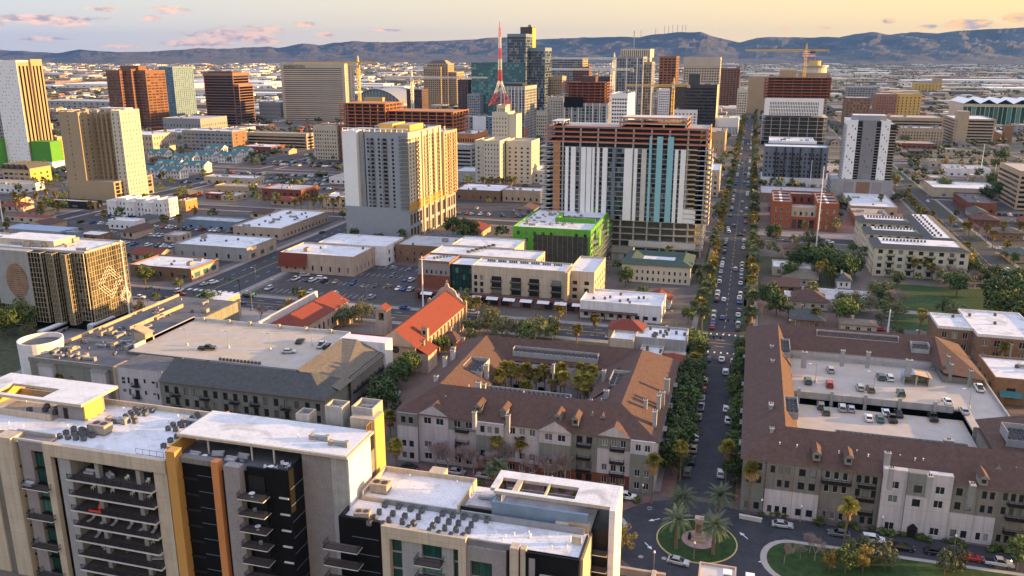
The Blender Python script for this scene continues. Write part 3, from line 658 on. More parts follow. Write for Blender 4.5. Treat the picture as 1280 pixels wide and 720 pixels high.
for k in range(9):
    z = 26.0-FHt*k
    b.wins.append(('S', (-81, -77.2, 116.0, 120), 1.9, 3.7, z-.6, 2.7, 'window_glass_green', 'metal_dark', True))
    b.wins.append(('S', (-74.6, -73.2, 115.9, 120), .7, 1.3, z-.4, 2.0, 'window_glass_teal', 'metal_dark', True))
    W.box(-76.9, -74.8, 115.75, 116.0, z-.65, z-.6, 'steel_blue'); W.box(-74.8, -72.95, 115.5, 116.1, z-.75, z-.5, 'concrete_light')
    bm, rm = balc_mesh(5.2, 2.3, True); ob = inst(bm, 'balcony', (-79.3-b.o[0], 115.8-b.o[1], z-.7), b.T); inst(rm, 'railing', (0, 0, 0), ob)
W.box(-77.2, -73.0, 115.75, 116.2, 0, 30.7, 'cladding_black'); W.box(-73.0, -72.7, 115.75, 120.6, 0, 30.7, 'cladding_black'); W.box(-81, -77.2, 115.75, 116.2, 28.9, 30.4, 'cladding_black')
for k in range(9): W.box(-72.7, -72.66, 116, 120.5, 27-FHt*k, 27.08-FHt*k, 'steel_blue')
# terrace level under the roof slab
b.roofs.box(-97.2, -73.0, 116.4, 121.2, 29.3, 29.4, 'dark_gravel'); W.box(-97.2, -64, 126, 129.4, 28.9, 32.5, 'stucco_dark')
b.roofs.box(-97.2, -73.0, 121.2, 126, 29.3, 29.39, 'dark_gravel')
glassmull(b, 'S', (-97, -74, 126, 129), .5, 22.5, 29.5, 32.4, 'window_glass_black', 2)
sl = MB(); sl.box(-97.5, -63.2, 119.2, 130.2, 32.5, 33.0, 'stucco_beige'); sl.box(-97.2, -63.6, 119.5, 130.0, 33.0, 33.05, 'white_membrane'); sl.build('roof_slab', b.T)
for x in (-91.5, -82.5, -78): 
    c = MB(); c.cyl(x, 120, .18, 29.4, 32.5, 'concrete_light', 8); c.build('column', b.T)
b.par.box(-97.2, -87.6, 116.2, 116.5, 29.3, 30.4, 'metal_dark'); b.par.box(-73.3, -73.0, 116.2, 121, 29.3, 30.6, 'cladding_black')
# big brick wall and east side painted white for the sun on it
W.box(-72.7, -66.9, 120.4, 129, 0, 32.5, 'brick_grey'); W.box(-66.9, -63.7, 120.2, 129, 0, 32.5, 'concrete'); W.box(-63.7, -63.45, 120.2, 129, 0, 32.5, 'stucco_white')
W.box(-66, -63.9, 129, 131.3, 0, 31.5, 'metal_dark')
for k in range(4): b.wins.append(('E', (-66, -63.9, 129, 131.3), 1.15, 2.0, 22+FHt*k, 2.8, 'window_glass_warmlit' if False else 'window_glass_bronze', 'cladding_ochre', True))
W.box(-68.5, -63.6, 131.3, 135.4, 0, 34.6, 'stucco_beige'); W.box(-63.6, -63.5, 131.4, 135.4, 0, 34.5, 'tower_sunlit_yellow')
for (x0, x1, y0, y1, h) in ((-79.4, -76.6, 130.4, 133.4, 34.4), (-74, -70.4, 132, 135.3, 36.0), (-69, -64.6, 133, 137.5, 36.0)):
    W.box(x0, x1, y0, y1, 28.9, h-1, 'concrete'); b.par.box(x0, x0+.3, y0, y1, h-1, h, 'stucco_beige'); b.par.box(x1-.3, x1, y0, y1, h-1, h, 'stucco_beige'); b.par.box(x0+.3, x1-.3, y0, y0+.3, h-1, h, 'concrete'); b.par.box(x0+.3, x1-.3, y1-.3, y1, h-1, h, 'concrete')
    b.ac('duct', (x0+x1)/2, (y0+y1)/2, h-1, 0, .5)
b.ac('duct', -71, 124, 33.05, 0, .8); b.ac('duct', -66.6, 122.8, 33.05, 0, .8); b.ac('vent', -75, 123.5, 33.05)
# roof garden
gd = MB(); gd.box(-92.5, -80, 130.6, 134.2, 29, 29.25, 'dirt'); gd.box(-89.5, -80.5, 131.6, 134, 29.25, 29.36, 'lawn'); gd.build('roof_garden', b.T)
sc = MB(); sc.box(-97.3, -96.9, 130.8, 134.6, 29, 31.0, 'cladding_orange'); sc.build('screen_wall', b.T)
# penthouse at the rear left
W.box(-131, -124.7, 126.3, 132, 29, 32.4, 'brick_grey'); W.box(-124.7, -124.4, 126.3, 131.2, 29, 32.4, 'tower_sunlit_yellow'); W.box(-152, -149, 126, 136, 29, 32.4, 'tower_sunlit_yellow')  # east face painted yellow for the low sun on it
sl = MB()
sl.box(-152, -124.2, 131.0, 135.8, 32.4, 33.0, 'stucco_beige', 'white_membrane'); sl.box(-134.5, -124.2, 125.4, 131.0, 32.4, 33.0, 'stucco_beige', 'white_membrane'); sl.box(-152, -134.5, 125.4, 126.4, 32.4, 33.0, 'stucco_beige', 'white_membrane'); sl.box(-152, -146.5, 126.4, 131, 32.4, 33, 'stucco_beige', 'white_membrane')
sl.build('roof_slab', b.T)
W.box(-146, -131.3, 124.4, 124.8, 29, 30.3, 'stucco_beige'); W.box(-146, -140, 119, 119.4, 29, 30.3, 'stucco_beige'); b.roofs.box(-146, -131, 124.8, 131, 29.0, 29.05, 'tan_gravel')
d = MB(); d.box(-129.6, -128.6, 126.2, 126.3, 29.1, 31.4, 'metal_dark'); d.build('door', b.T)
for (x, y) in ((-139, 127), (-136, 128), (-134, 129), (-137, 129.5), (-133, 127.5)): b.ac('unit', x, y, 29.05, 0, 1)
# condenser clusters where the photo has them
def cl(x, y, n, nx=3, d=1.75, z=29.0):
    for i in range(n): b.ac('unit', x+(i % nx)*d+random.uniform(-.15, .15), y+(i//nx)*d+(i % nx)*.15, z, random.uniform(-.2, .2), .95)
for (px, py, n, nx) in ((75, 548, 12, 4), (96, 545, 8, 3), (150, 527, 5, 3), (163, 518, 6, 3), (143, 529, 1, 1), (183, 512, 1, 1), (210, 538, 4, 2), (225, 532, 6, 3), (205, 560, 1, 1), (214, 553, 2, 1), (240, 525, 3, 2)):
    x, y = at(px, py, 29); y = min(y, 133); cl(x, y, n, nx)
x, y = at(127, 541, 29); b.ac('big', x, y, 29, 0, 1.2)
b.ac('duct', -118, 127.5, 29); b.ac('duct', -103, 131, 29)
for _ in range(26): b.ac('vent', random.uniform(-145, -99), random.uniform(117, 133), 29, 0, random.uniform(.5, 1))
# small rail at the roof edge
b.rail([(-105, 117), (-99, 117)], 29, 1.1)
# furniture on balconies and terrace: things of their own
mat('cushion', (.42, .42, .44), .9, .1, 1); mat('patio_white', (.7, .7, .7), .6, .05, 1)
def lounger_mesh(c='cushion'):
    q = MB(); q.box(-.32, .32, -.9, .5, .28, .38, c); q.poly([(-.32, .5, .38), (.32, .5, .38), (.32, .95, .85), (-.32, .95, .85)], c); q.poly([(-.32, .5, .28), (-.32, .95, .77), (.32, .95, .77), (.32, .5, .28)], c)
    for x in (-.28, .28):
        for yy in (-.8, .7): q.box(x-.03, x+.03, yy-.03, yy+.03, 0, .28, 'metal_dark')
    return q.mesh('lounger')
def chair_mesh(c):
    q = MB(); q.box(-.3, .3, -.3, .3, .38, .45, c); q.box(-.3, .3, .24, .3, .45, .95, c); q.box(-.32, -.26, -.3, .3, .45, .65, c); q.box(.26, .32, -.3, .3, .45, .65, c)
    for x in (-.27, .27):
        for yy in (-.27, .27): q.box(x-.03, x+.03, yy-.03, yy+.03, 0, .38, c)
    return q.mesh('patio_chair')
def table_mesh(c):
    q = MB(); q.cyl(0, 0, .55, .7, .74, c, 12); q.cyl(0, 0, .05, .03, .7, c, 6); q.cyl(0, 0, .3, 0, .03, c, 10); return q.mesh('patio_table')
def sofa_mesh():
    q = MB(); q.box(-1.1, 1.1, -.4, .4, .1, .42, 'cushion'); q.box(-1.1, 1.1, .25, .45, .42, .85, 'cushion'); q.box(-1.2, -1.05, -.4, .45, .1, .62, 'metal_grey'); q.box(1.05, 1.2, -.4, .45, .1, .62, 'metal_grey'); q.box(-1.1, 1.1, -.38, .38, 0, .1, 'metal_dark'); return q.mesh('sofa')
FM = dict(lounger=lounger_mesh(), chair=chair_mesh('patio_white'), dark_chair=chair_mesh('metal_grey'), table=table_mesh('patio_white'), sofa=sofa_mesh())
ordn = ['topmost', 'second', 'third', 'fourth', 'fifth', 'sixth', 'seventh', 'eighth']
FURN = []
def furn(kind, x, y, z, rz, where):
    nm = dict(lounger='sun_lounger', chair='patio_chair', dark_chair='patio_chair', table='patio_table', sofa='outdoor_sofa')[kind]
    ad = dict(lounger='grey cushioned sun lounger', chair='white patio chair', dark_chair='dark patio chair', table='white round patio table', sofa='grey outdoor sofa')[kind]
    o = inst(FM[kind], nm, (x, y, z), None, rz); FURN.append((o, ad, where, x))
rowsf = [('sofa sofa chair chair', -1), ('chair chair chair chair', 0), ('table dark_chair', 1), ('lounger lounger lounger lounger lounger lounger', 2), ('lounger chair chair', 3), ('table dark_chair sofa', 4), ('chair dark_chair', 5)]
for k, (ks, _) in enumerate(rowsf):
    z = 26.9-FHt*(k+1)+.03; ks = ks.split()
    for i, q in enumerate(ks):
        x = -117.8+17.6*(i+.5)/len(ks)+random.uniform(-.4, .4)
        if q == 'sofa': x += .3
        furn(q, x, 116.4 if q != 'lounger' else 115.6, z, random.uniform(-.5, .5), '%s wide balcony down the beige frame' % ordn[k])
for (q, x, y, rz) in (('sofa', -93.5, 118.5, 0), ('table', -91, 118, 0), ('sofa', -89.5, 119.8, .3), ('sofa', -86, 118.6, 0), ('dark_chair', -83.6, 118.4, 1), ('sofa', -84.5, 120.2, 0), ('table', -77.2, 117.6, 0), ('chair', -78.1, 117.4, 1.4), ('chair', -76.3, 117.5, -1.4), ('table', -75.2, 119.2, 0), ('chair', -76, 119.5, 1), ('chair', -74.5, 119, -1.2)):
    furn(q, x, y, 29.4, rz, 'roof terrace under the slab')
for k in (0, 1, 2, 3): furn('dark_chair' if k % 2 else 'table', -79.6+k*.3, 114.7, 26.0-FHt*k-.7+.03, .6, '%s small balcony beside the orange fin' % ordn[k])
furn('sofa', -128, 114, 26.9-FHt*2+.1, 0, 'upper balcony of the left brick bay')
from collections import defaultdict
g_ = defaultdict(list)
for f in FURN: g_[(f[1], f[2])].append(f)
ORD = ['leftmost', 'second from left', 'third from left', 'fourth from left', 'fifth from left', 'sixth from left', 'seventh from left']
for (ad, wh), fs in g_.items():
    fs.sort(key=lambda q: q[3])
    for i, f in enumerate(fs): tag(f[0], ('%s on the %s' % (ad, wh))+((', '+ORD[i]) if len(fs) > 1 else ''), ad.split()[-1])
q = MB(); q.box(-114.3, -111.6, 113.55, 113.62, 17.6, 18.0, 'crane_red'); q.poly([(-112.2, 113.6, 18.0), (-111.6, 113.6, 18.0), (-111.5, 113.8, 19.3), (-112.0, 113.8, 19.3)], 'crane_red'); q.box(-114.4, -111.5, 113.62, 113.7, 17.5, 17.7, 'crane_red')
o = q.build('cloth', off=(-113, 113.6, 17.5)); o.location = (-113, 113.6, 17.5); tag(o, 'red cloth draped on the third wide balcony railing', 'cloth')
b.done()
# ================================================================ lower apartment block, right of the tower
b = Bld('apartment_block', 'lower beige and black glass apartment block with white roof beside the ochre finned tower', 'building', -42, 115, lm='white roofed foreground block')
W = b.wall; R = 'white_membrane'
W.box(-63.4, -21.3, 116, 133, 0, 22.9, 'stucco_grey'); b.roofs.box(-63.3, -21.4, 115.6, 122.6, 22.9, 22.96, R)
W.box(-63.4, -55.6, 115.3, 116, 0, 23.8, 'cladding_black'); W.box(-63.4, -63.1, 116, 119, 22, 23.8, 'cladding_black')
for k in range(6): W.box(-61, -56, 115.26, 115.3, 20.3-FHt*k, 20.36-FHt*k, 'steel_blue')
W.box(-55.2, -40.2, 114.6, 115.6, 21.5, 23.7, 'stucco_beige'); W.box(-55.2, -53.8, 114.6, 116, 0, 21.5, 'stucco_beige'); W.box(-41.5, -40.2, 114.6, 116, 0, 21.5, 'stucco_beige')
W.box(-51.8, -48.2, 115.2, 116, 0, 21.5, 'stucco_grey'); W.box(-44.6, -42.6, 115.2, 116, 0, 21.5, 'stucco_grey')
W.box(-40.2, -33.4, 115.0, 116, 19.6, 22.2, 'brick_grey'); W.box(-40.2, -39.6, 115, 116, 0, 19.6, 'brick_grey'); W.box(-35.8, -33.4, 115, 116, 0, 19.6, 'brick_grey'); b.par.box(-40.2, -31.6, 115.4, 115.8, 22.2, 23.3, 'concrete_dark')
W.box(-33.4, -32.6, 115.3, 116, 0, 22.4, 'metal_dark'); W.box(-32.6, -31.2, 114.3, 116, 0, 23.6, 'stucco_beige'); W.box(-30.9, -30.0, 114.6, 116, 0, 23.5, 'stucco_beige')
W.box(-30, -21.3, 114.5, 116, 0, 22.6, 'cladding_black'); b.par.box(-30, -21.2, 114.45, 114.8, 22.6, 23.2, 'cladding_black'); b.par.box(-21.5, -21.2, 114.8, 122, 22.6, 23.2, 'metal_dark')
W.box(-21.3, -20.9, 116, 124, 0, 22.4, 'stucco_beige')
W.box(-29.4, -28.4, 114.3, 114.5, 0, 22.2, 'brick_grey')
for k in range(5):
    z = 18.6-FHt*k
    b.wins.append(('S', (-53.8, -51.8, 115.7, 120), 1, 1.9, z, 2.7, 'window_glass_green', 'metal_dark', True)); b.wins.append(('S', (-48.2, -44.6, 115.7, 120), 1.8, 3.5, z-.1, 2.8, 'window_glass_green', 'metal_dark', True)); b.wins.append(('S', (-42.6, -41.5, 115.7, 120), .55, 1.0, z, 2.7, 'window_glass_green', 'metal_dark', True))
    b.wins.append(('S', (-39.6, -35.8, 115.7, 120), 1.9, 3.7, z-2.2, 2.8, 'window_glass_green', 'metal_dark', True))
    b.wins.append(('S', (-61.8, -57.6, 115.25, 120), 2.1, 4.0, z, 2.7, 'window_glass_green', 'metal_dark', True))
    b.wins.append(('S', (-31.2, -30, 115.3, 120), .6, 1.1, z, 2.7, 'window_glass_green', 'metal_dark', True))
    for (x, wd, zz) in ((-46.4, 4.6, z-.1), (-62.2, 6.4, z+.1)):
        bm, rm = balc_mesh(wd, 2.2, True); ob = inst(bm, 'balcony', (x-b.o[0], 115.1-b.o[1], zz), b.T); inst(rm, 'railing', (0, 0, 0), ob)
# rear roof, slightly higher, with a rim
W.box(-62.6, -44.2, 122.9, 133, 22.9, 23.6, 'stucco_beige'); b.roofs.box(-62.3, -44.5, 123.2, 132.7, 23.6, 23.66, 'white_membrane')
for q in ((-62.6, -44.2, 132.7, 133), (-44.5, -44.2, 122.9, 132.7), (-62.6, -62.3, 122.9, 132.7)): b.par.box(*q, 23.6, 24.6, 'stucco_beige')
b.par.box(-58, -44.8, 122.4, 122.7, 22.9, 24.0, 'metal_grey'); b.par.box(-43.6, -22, 122.2, 122.5, 22.9, 24.1, 'metal_grey')
W.box(-54, -51, 133.6, 136, 0, 24.2, 'stucco_beige'); b.roofs.box(-44.2, -38, 126, 133, 22.9, 23.0, 'white_membrane'); W.box(-43, -38.2, 124.4, 129, 22.9, 24.2, 'stucco_beige', 'grey_membrane'); b.par.box(-44.2, -37, 123.6, 123.8, 22.9, 24.1, 'metal_dark')
b.ac('duct', -40.5, 126.8, 24.2, 0, .6)
W.box(-38.4, -21.6, 123.4, 124, 22.9, 26.0, 'steel_blue'); W.box(-38.4, -38, 124, 128, 22.9, 26, 'steel_blue')
# pergola roof frame
pf = MB(); zz0, zz1 = 26.4, 27.0
pf.box(-39.5, -17.6, 130.4, 133, zz0, zz1, 'stucco_beige', 'white_membrane'); pf.box(-38.6, -17.6, 125.4, 126.3, zz0, zz1, 'stucco_beige', 'white_membrane'); pf.box(-39.5, -38.3, 126.3, 130.4, zz0, zz1, 'stucco_beige', 'white_membrane')
pf.box(-35.6, -34.6, 126.3, 130.4, zz0, zz1, 'stucco_beige'); pf.box(-29.9, -29.6, 126.3, 130.4, zz0, zz1, 'stucco_beige'); pf.box(-24.5, -17.6, 126.3, 130.4, zz0, zz1, 'stucco_beige', 'white_membrane')
pf.build('roof_frame', b.T)
for x in (-38.5, -31, -24.7): c = MB(); c.box(x-.2, x+.2, 132.2, 132.6, 22.9, 26.4, 'metal_dark'); c.build('column', b.T)
W.box(-38, -21, 131.8, 132.0, 22.9, 24.3, 'metal_grey'); b.roofs.box(-37.8, -21.2, 124.2, 131.7, 22.9, 22.97, 'grey_membrane')
W.box(-18.2, -17.2, 124.3, 133, 0, 26.98, 'stucco_white'); W.box(-24.8, -21.3, 123.0, 124.0, 0, 24.4, 'stucco_tan'); W.box(-27, -24.8, 122.6, 123.4, 0, 24.2, 'stucco_beige'); W.box(-23.4, -21.8, 119, 119.6, 22.9, 24.4, 'stucco_beige')
W.box(-21.3, -18.2, 125.2, 133, 0, 22.6, 'metal_dark')
for k in range(5):
    z = 18.8-FHt*k
    b.wins.append(('S', (-21.3, -18.2, 125.0, 133), 1.55, 2.8, z, 2.5, 'window_glass_green', 'metal_dark', True))
    bm, rm = balc_mesh(3.0, 1.5, True); ob = inst(bm, 'balcony', (-19.8-b.o[0], 125.0-b.o[1], z-.1), b.T); inst(rm, 'railing', (0, 0, 0), ob)
W.box(-27.6, -20.9, 111.2, 114.5, 0, 19.6, 'stucco_beige', 'grey_membrane')
for (px, py) in ((481, 631), (498, 633), (513, 636), (527, 638), (474, 640), (491, 642), (506, 645), (523, 646), (468, 647), (486, 650), (503, 652), (517, 654), (462, 654), (479, 655), (511, 660), (553, 642), (566, 644), (579, 646), (594, 648), (608, 650), (547, 650), (561, 652), (573, 654), (589, 656), (541, 657), (556, 660), (570, 662), (585, 663), (537, 664), (549, 667), (564, 669), (579, 670)):
    x, y = at(px, py, 23.4); b.ac('unit', x, y, 22.96, random.uniform(-.3, .3), .95)
x, y = at(476, 612, 24); b.ac('big', x, y, 23.66, 0, 1.1); x, y = at(448, 645, 23.4); b.ac('big', x+.8, y, 22.96, .2, .9); 
for _ in range(16): b.ac('vent', random.uniform(-38, -23), random.uniform(116.3, 121.5), 22.96, 0, random.uniform(.5, .9))
for _ in range(6): b.ac('vent', random.uniform(-60, -46), random.uniform(124, 132), 23.66, 0, .7)
b.done()
# ================================================================ courtyard apartments in the centre
def facade_levels(b, f, V, specs): pass
m_('wall_lilac', (.46, .43, .45), .9, .08, .3, .1); m_('wall_greygreen', (.20, .205, .19), .9, .1, .3, .1); m_('wall_taupe', (.185, .17, .155), .9, .1, .3, .1)
def ring_roof(b, O, I, z, zr, mt, din=None):
    """O outer, I inner rectangle (x0,x1,y0,y1); ridge half way"""
    ov = .7; X0, X1, Y0, Y1 = O[0]-ov, O[1]+ov, O[2]-ov, O[3]+ov; a0, a1, c0, c1 = I
    R = ((X0+a0)/2, (X1+a1)/2, (Y0+c0)/2, (Y1+c1)/2)
    o = [(X0, Y0, z), (X1, Y0, z), (X1, Y1, z), (X0, Y1, z)]; r = [(R[0], R[2], zr), (R[1], R[2], zr), (R[1], R[3], zr), (R[0], R[3], zr)]; i = [(a0, c0, z), (a1, c0, z), (a1, c1, z), (a0, c1, z)]
    for k in range(4):
        j = (k+1) % 4
        b.roofs.poly([o[k], o[j], r[j], r[k]], mt); b.roofs.poly([r[k], r[j], i[j], i[k]], mt)
    for q in ((X0, X1, Y0, c0-0), (X0, X1, c1, Y1), (X0, a0, c0, c1), (a1, X1, c0, c1)): b.roofs.box(*q, z-.3, z-.005, 'fascia')
    return R
def chimney(b, x, y, z0, z1, wx=1.2, wy=1.0, mt='stucco_beige'):
    c = MB(); c.box(x-wx/2, x+wx/2, y-wy/2, y+wy/2, z0, z1, mt); c.box(x-wx/2-.12, x+wx/2+.12, y-wy/2-.12, y+wy/2+.12, z1, z1+.2, 'concrete')
    c.box(x-.3, x-.1, y-.1, y+.1, z1+.2, z1+.6, 'metal_dark'); c.box(x+.1, x+.3, y-.1, y+.1, z1+.2, z1+.6, 'metal_dark'); c.build('chimney', b.T)
def dormer(b, x, y, z, mt='shingle_brown', small=False):
    c = MB(); s_ = .75 if not small else .5; h = 1.3 if not small else .1
    if not small:
        c.box(x-s_, x+s_, y, y+3.2, z-.3, z+h, 'wall_greygreen'); c.box(x-.4, x+.4, y-.06, y, z+.3, z+1.1, 'window_glass_dark')
    c.poly([(x-s_-.3, y-.3, z+h), (x, y-.3, z+h+.95), (x, y+4.4, z+h+.95), (x-s_-.3, y+4.4, z+h)], mt); c.poly([(x+s_+.3, y-.3, z+h), (x+s_+.3, y+4.4, z+h), (x, y+4.4, z+h+.95), (x, y-.3, z+h+.95)], mt)
    c.poly([(x-s_-.3, y-.3, z+h), (x+s_+.3, y-.3, z+h), (x, y-.3, z+h+.95)], 'wall_greygreen')
    c.build('dormer', b.T)
def acwell(b, x0, x1, y0, y1, zf, zt, nx, ny, mt='stucco_grey'):
    """recess with condensers standing on a pad, open to the sky"""
    c = MB(); c.box(x0, x1, y0, y1, zf-.3, zf, 'grey_membrane'); c.box(x0-.2, x0, y0, y1, zf-.5, zt, mt); c.box(x1, x1+.2, y0, y1, zf-.5, zt, mt); c.box(x0-.2, x1+.2, y1, y1+.2, zf-.5, zt, mt); c.box(x0-.2, x1+.2, y0-.2, y0, zf-1.5, zf+.25, mt); c.build('equipment_well', b.T)
    for i in range(nx):
        for j in range(ny): b.ac('unit', x0+(x1-x0)*(i+.5)/nx, y0+(y1-y0)*(j+.5)/ny, zf, 0, .9)
C1 = (-81, -16.2, 181.5, 236.5)
b = Bld('courtyard_apartments', 'four storey apartment block with brown hipped roofs around a palm courtyard, centre', 'building', -48, 181, lm='palm courtyard apartments')
x0, x1, y0, y1 = C1; he = 13.2
def c1_cols(n, x0, x1, wf=.35): return None
b.wall.box(x0+.4, x1-.4, y0+.4, 198, 0, he, 'wall_greygreen'); b.wall.box(x0+.4, -64, 198, y1-.4, 0, he, 'stucco_beige'); b.wall.box(-36, x1-.4, 198, y1-.4, 0, he, 'stucco_beige'); b.wall.box(-64, -36, 224, y1-.4, 0, he, 'wall_lilac')
# bays of the street front: (x0, x1, wall upper, wall lower, windows, forward)
bays = [(-81, -75.5, 'wall_greygreen', 'wall_lilac', 2), (-75.5, -67.5, 'wall_lilac', 'wall_lilac', 2), (-67.5, -60, 'wall_greygreen', 'wall_lilac', 2), (-60, -53, 'wall_lilac', 'wall_greygreen', 3), (-53, -44, 'wall_lilac', 'wall_lilac', 3), (-44, -36.2, 'wall_lilac', 'wall_greygreen', 2), (-36.2, -30, 'wall_greygreen', 'wall_greygreen', 2), (-30, -22, 'wall_greygreen', 'wall_lilac', 3), (-22, -16.2, 'wall_lilac', 'wall_greygreen', 2)]
for k, (a, c, up, dn, n) in enumerate(bays):
    fy = y0-(1.2 if k in (0, 3, 5, 8) else .3)
    V = (a+.02, c-.02, fy, y0+1.2)
    top = up
    s0 = dict(n=n, wf=.6, fh=3.25, lo=.24, hi=.78, base=0, m=.7, top=.1, frame='metal_white' if k % 3 else 'metal_dark')
    b.wall.box(a+.02, c-.02, fy+.35, y0+1.2, 0, he, up)
    for (z0_, z1_, mt) in ((0, 3.25, 'brick_red' if k in (3, 4, 5, 6, 7) else dn), (3.25, 9.75, dn), (9.75, he-.02, up)):
        s1 = dict(s0); b.face('S', (a+.02, c-.02, fy, y1), 0, c-a-.04, z0_, z1_, s1, mt)
    if k in (2, 6, 7):
        for z in (3.3, 6.55, 9.8):
            bm, rm = balc_mesh(3.4, 1.3, False, 'metal_dark'); ob = inst(bm, 'balcony', ((a+c)/2-b.o[0]+(.9 if k == 7 else 0), fy-b.o[1], z+.2), b.T); inst(rm, 'railing', (0, 0, 0), ob)
    if k in (1, 5, 7):
        ap = he+2.6; b.roofs.poly([(a-.4, fy-.35, he-.2), (c+.4, fy-.35, he-.2), ((a+c)/2, fy-.35, ap)], 'wall_lilac')
        b.roofs.poly([(a-.4, fy-.4, he-.2), ((a+c)/2, fy-.4, ap), ((a+c)/2, fy+6, ap), (a-.4, fy+3, he-.2)], 'shingle_brown'); b.roofs.poly([(c+.4, fy-.4, he-.2), (c+.4, fy+3, he-.2), ((a+c)/2, fy+6, ap), ((a+c)/2, fy-.4, ap)], 'shingle_brown')
b.face('E', (x0, x1, y0, y1), 1.2, y1-y0, 0, he, dict(n=14, wf=.4, fh=3.25, top=.1, balc=[(3, 2.8, 1.2, 1), (7, 2.8, 1.2, 1), (11, 2.8, 1.2, 1)]), 'wall_lilac')
b.face('W', (x0, x1, y0, y1), 1.2, y1-y0, 0, he, dict(n=14, wf=.4, fh=3.25, top=.1), 'wall_lilac')
b.wall.box(x0, x1, y1-.4, y1, 0, he, 'wall_lilac')
for (f, V, s1) in (('S', (-64, -36, 224, 230), 28),): b.wall.box(-64, -36, 223.6, 224, 0, he, 'wall_lilac'); 
for i in range(7):
    for j in range(4): b.wins.append(('S', (-64, -36, 223.4, 230), 2.3+i*3.8, 1.8, 1+3.25*j, 1.6, 'window_glass_dark', 'metal_white', True))
RR = ring_roof(b, C1, (-64, -36, 199, 223.6), he, 18.0, 'shingle_brown')
# right wing: second ridge towards the courtyard
b.roofs.poly([(-36, 199, he), (-36, 223.6, he), (-31, 220, 16.4), (-31, 203, 16.4)], 'shingle_brown')
for (px, py) in ((833, 472), (826, 489), (809, 500)): pass
for (px, py, wx, wy) in ((834, 474, 1.3, .9), (828, 490, 1.3, .9), (824, 494, .9, 1.4), (807, 500, .9, .9), (819, 514, .9, 1.6), (758, 488, 1.2, 1.2), (755, 463, .9, 1.4), (692, 455, .5, 1.2), (608, 457, 1.2, 1), (598, 478, 1.2, 1), (545, 470, 1, 1), (556, 446, 1, 1), (605, 480, .9, 1), (567, 434, 1, 1), (566, 438, 1.2, 1), (738, 500, .7, 1.2), (593, 515, .9, 1), (635, 519, .9, 1)):
    x, y = at(px, py, 17.8); chimney(b, x, y, 13.4, 17.7, wx, wy, 'wall_lilac' if px < 600 else 'stucco_grey')
for (px, py, sm) in ((597, 512, 0), (629, 517, 0), (697, 524, 0), (719, 528, 0), (740, 520, 1), (753, 523, 1), (572, 497, 1), (584, 499, 1)):
    x, y = at(px, py, 15.6); dormer(b, x, y, 15.0 if not sm else 15.6, small=bool(sm))
x, y = at(779, 483, 15.5); acwell(b, x-3.4, x+1.6, y-1, y+6, 16.0, 17.6, 4, 4); x, y = at(592, 465, 15.5); acwell(b, x-2.6, x+2.6, y-1, y+6, 16.0, 17.6, 4, 4)
acwell(b, -63, -38, 225.2, 227.4, 15.4, 16.6, 20, 1); acwell(b, -63, -40, 196.4, 198.2, 14.6, 15.4, 18, 1)
for _ in range(18): b.ac('vent', random.uniform(-75, -20), random.uniform(186, 196), 15.6, 0, .8)
b.done()
LM[-1] = ('palm courtyard apartments', -48, 208, 30)
# ================================================================ apartments round the parking deck (right)
b = Bld('courtyard_apartments', 'brown roofed apartment block wrapped around an open parking deck, right', 'building', 35, 178, lm='parking deck apartments')
x0, x1, y0, y1 = 3.6, 78, 178.5, 274; he = 13.4
b.wall.box(x0+.4, x1-.4, y0+.4, 194, 0, he, 'wall_taupe'); b.wall.box(x0+.4, 15.5, 194, y1-.4, 0, he, 'wall_taupe'); b.wall.box(15.5, 66, 257, y1-.4, 0, he, 'wall_lilac'); b.wall.box(66, x1-.4, 188, 214, 0, he, 'wall_taupe')
bays = [(3.6, 8.6, 'wall_greygreen', 'wall_greygreen', 2, 0), (8.6, 14.5, 'wall_taupe', 'wall_lilac', 2, .5), (14.5, 20, 'wall_taupe', 'wall_lilac', 2, .5), (20, 26.5, 'wall_taupe', 'wall_taupe', 2, 0), (26.5, 32.4, 'wall_taupe', 'wall_taupe', 2, 0), (32.4, 37.2, 'wall_lilac', 'wall_lilac', 1, 1.0), (37.2, 41.4, 'wall_greygreen', 'wall_lilac', 1, 1.5), (41.4, 46, 'wall_lilac', 'wall_lilac', 1, 1.0), (46, 51, 'wall_taupe', 'wall_lilac', 2, .4), (51, 55, 'wall_taupe', 'wall_lilac', 2, .4), (55, 62, 'wall_taupe', 'wall_taupe', 3, 0), (62, 70, 'wall_taupe', 'wall_taupe', 3, 0), (70, 78, 'wall_taupe', 'wall_taupe', 3, 0)]
for k, (a, c, up, dn, n, fwd) in enumerate(bays):
    fy = y0-fwd; hh = he if k not in (5, 6, 7) else he+1.6
    b.wall.box(a+.02, c-.02, fy+.35, y0+.6, 0, hh, up)
    for (z0_, z1_, mt) in ((0, 6.5, dn), (6.5, 9.75, dn if fwd > .5 else up), (9.75, hh-.02, up)):
        b.face('S', (a+.02, c-.02, fy, y1), 0, c-a-.04, z0_, z1_, dict(n=n+(1 if c-a > 5.7 else 0), wf=.6 if n > 1 else .5, fh=3.25, lo=.24, hi=.78, m=.5, top=.1, frame='metal_white' if (k % 2) else 'metal_dark'), mt)
    if k in (3, 4, 10, 12):
        for z in (9.8,) if k == 3 else (3.4, 6.6, 9.8):
            bm, rm = balc_mesh(3.6 if k != 3 else 6, 1.3, False, 'metal_dark'); ob = inst(bm, 'balcony', ((a+c)/2-b.o[0], fy-b.o[1], z+.2), b.T); inst(rm, 'railing', (0, 0, 0), ob)
dr = MB(); fy = 176.9
dr.box(38.3, 40.3, fy-.1, fy, 0, 2.3, 'metal_dark'); dr.cyl(39.3, fy, 1.0, 2.3, 2.31, 'metal_dark', 16); 
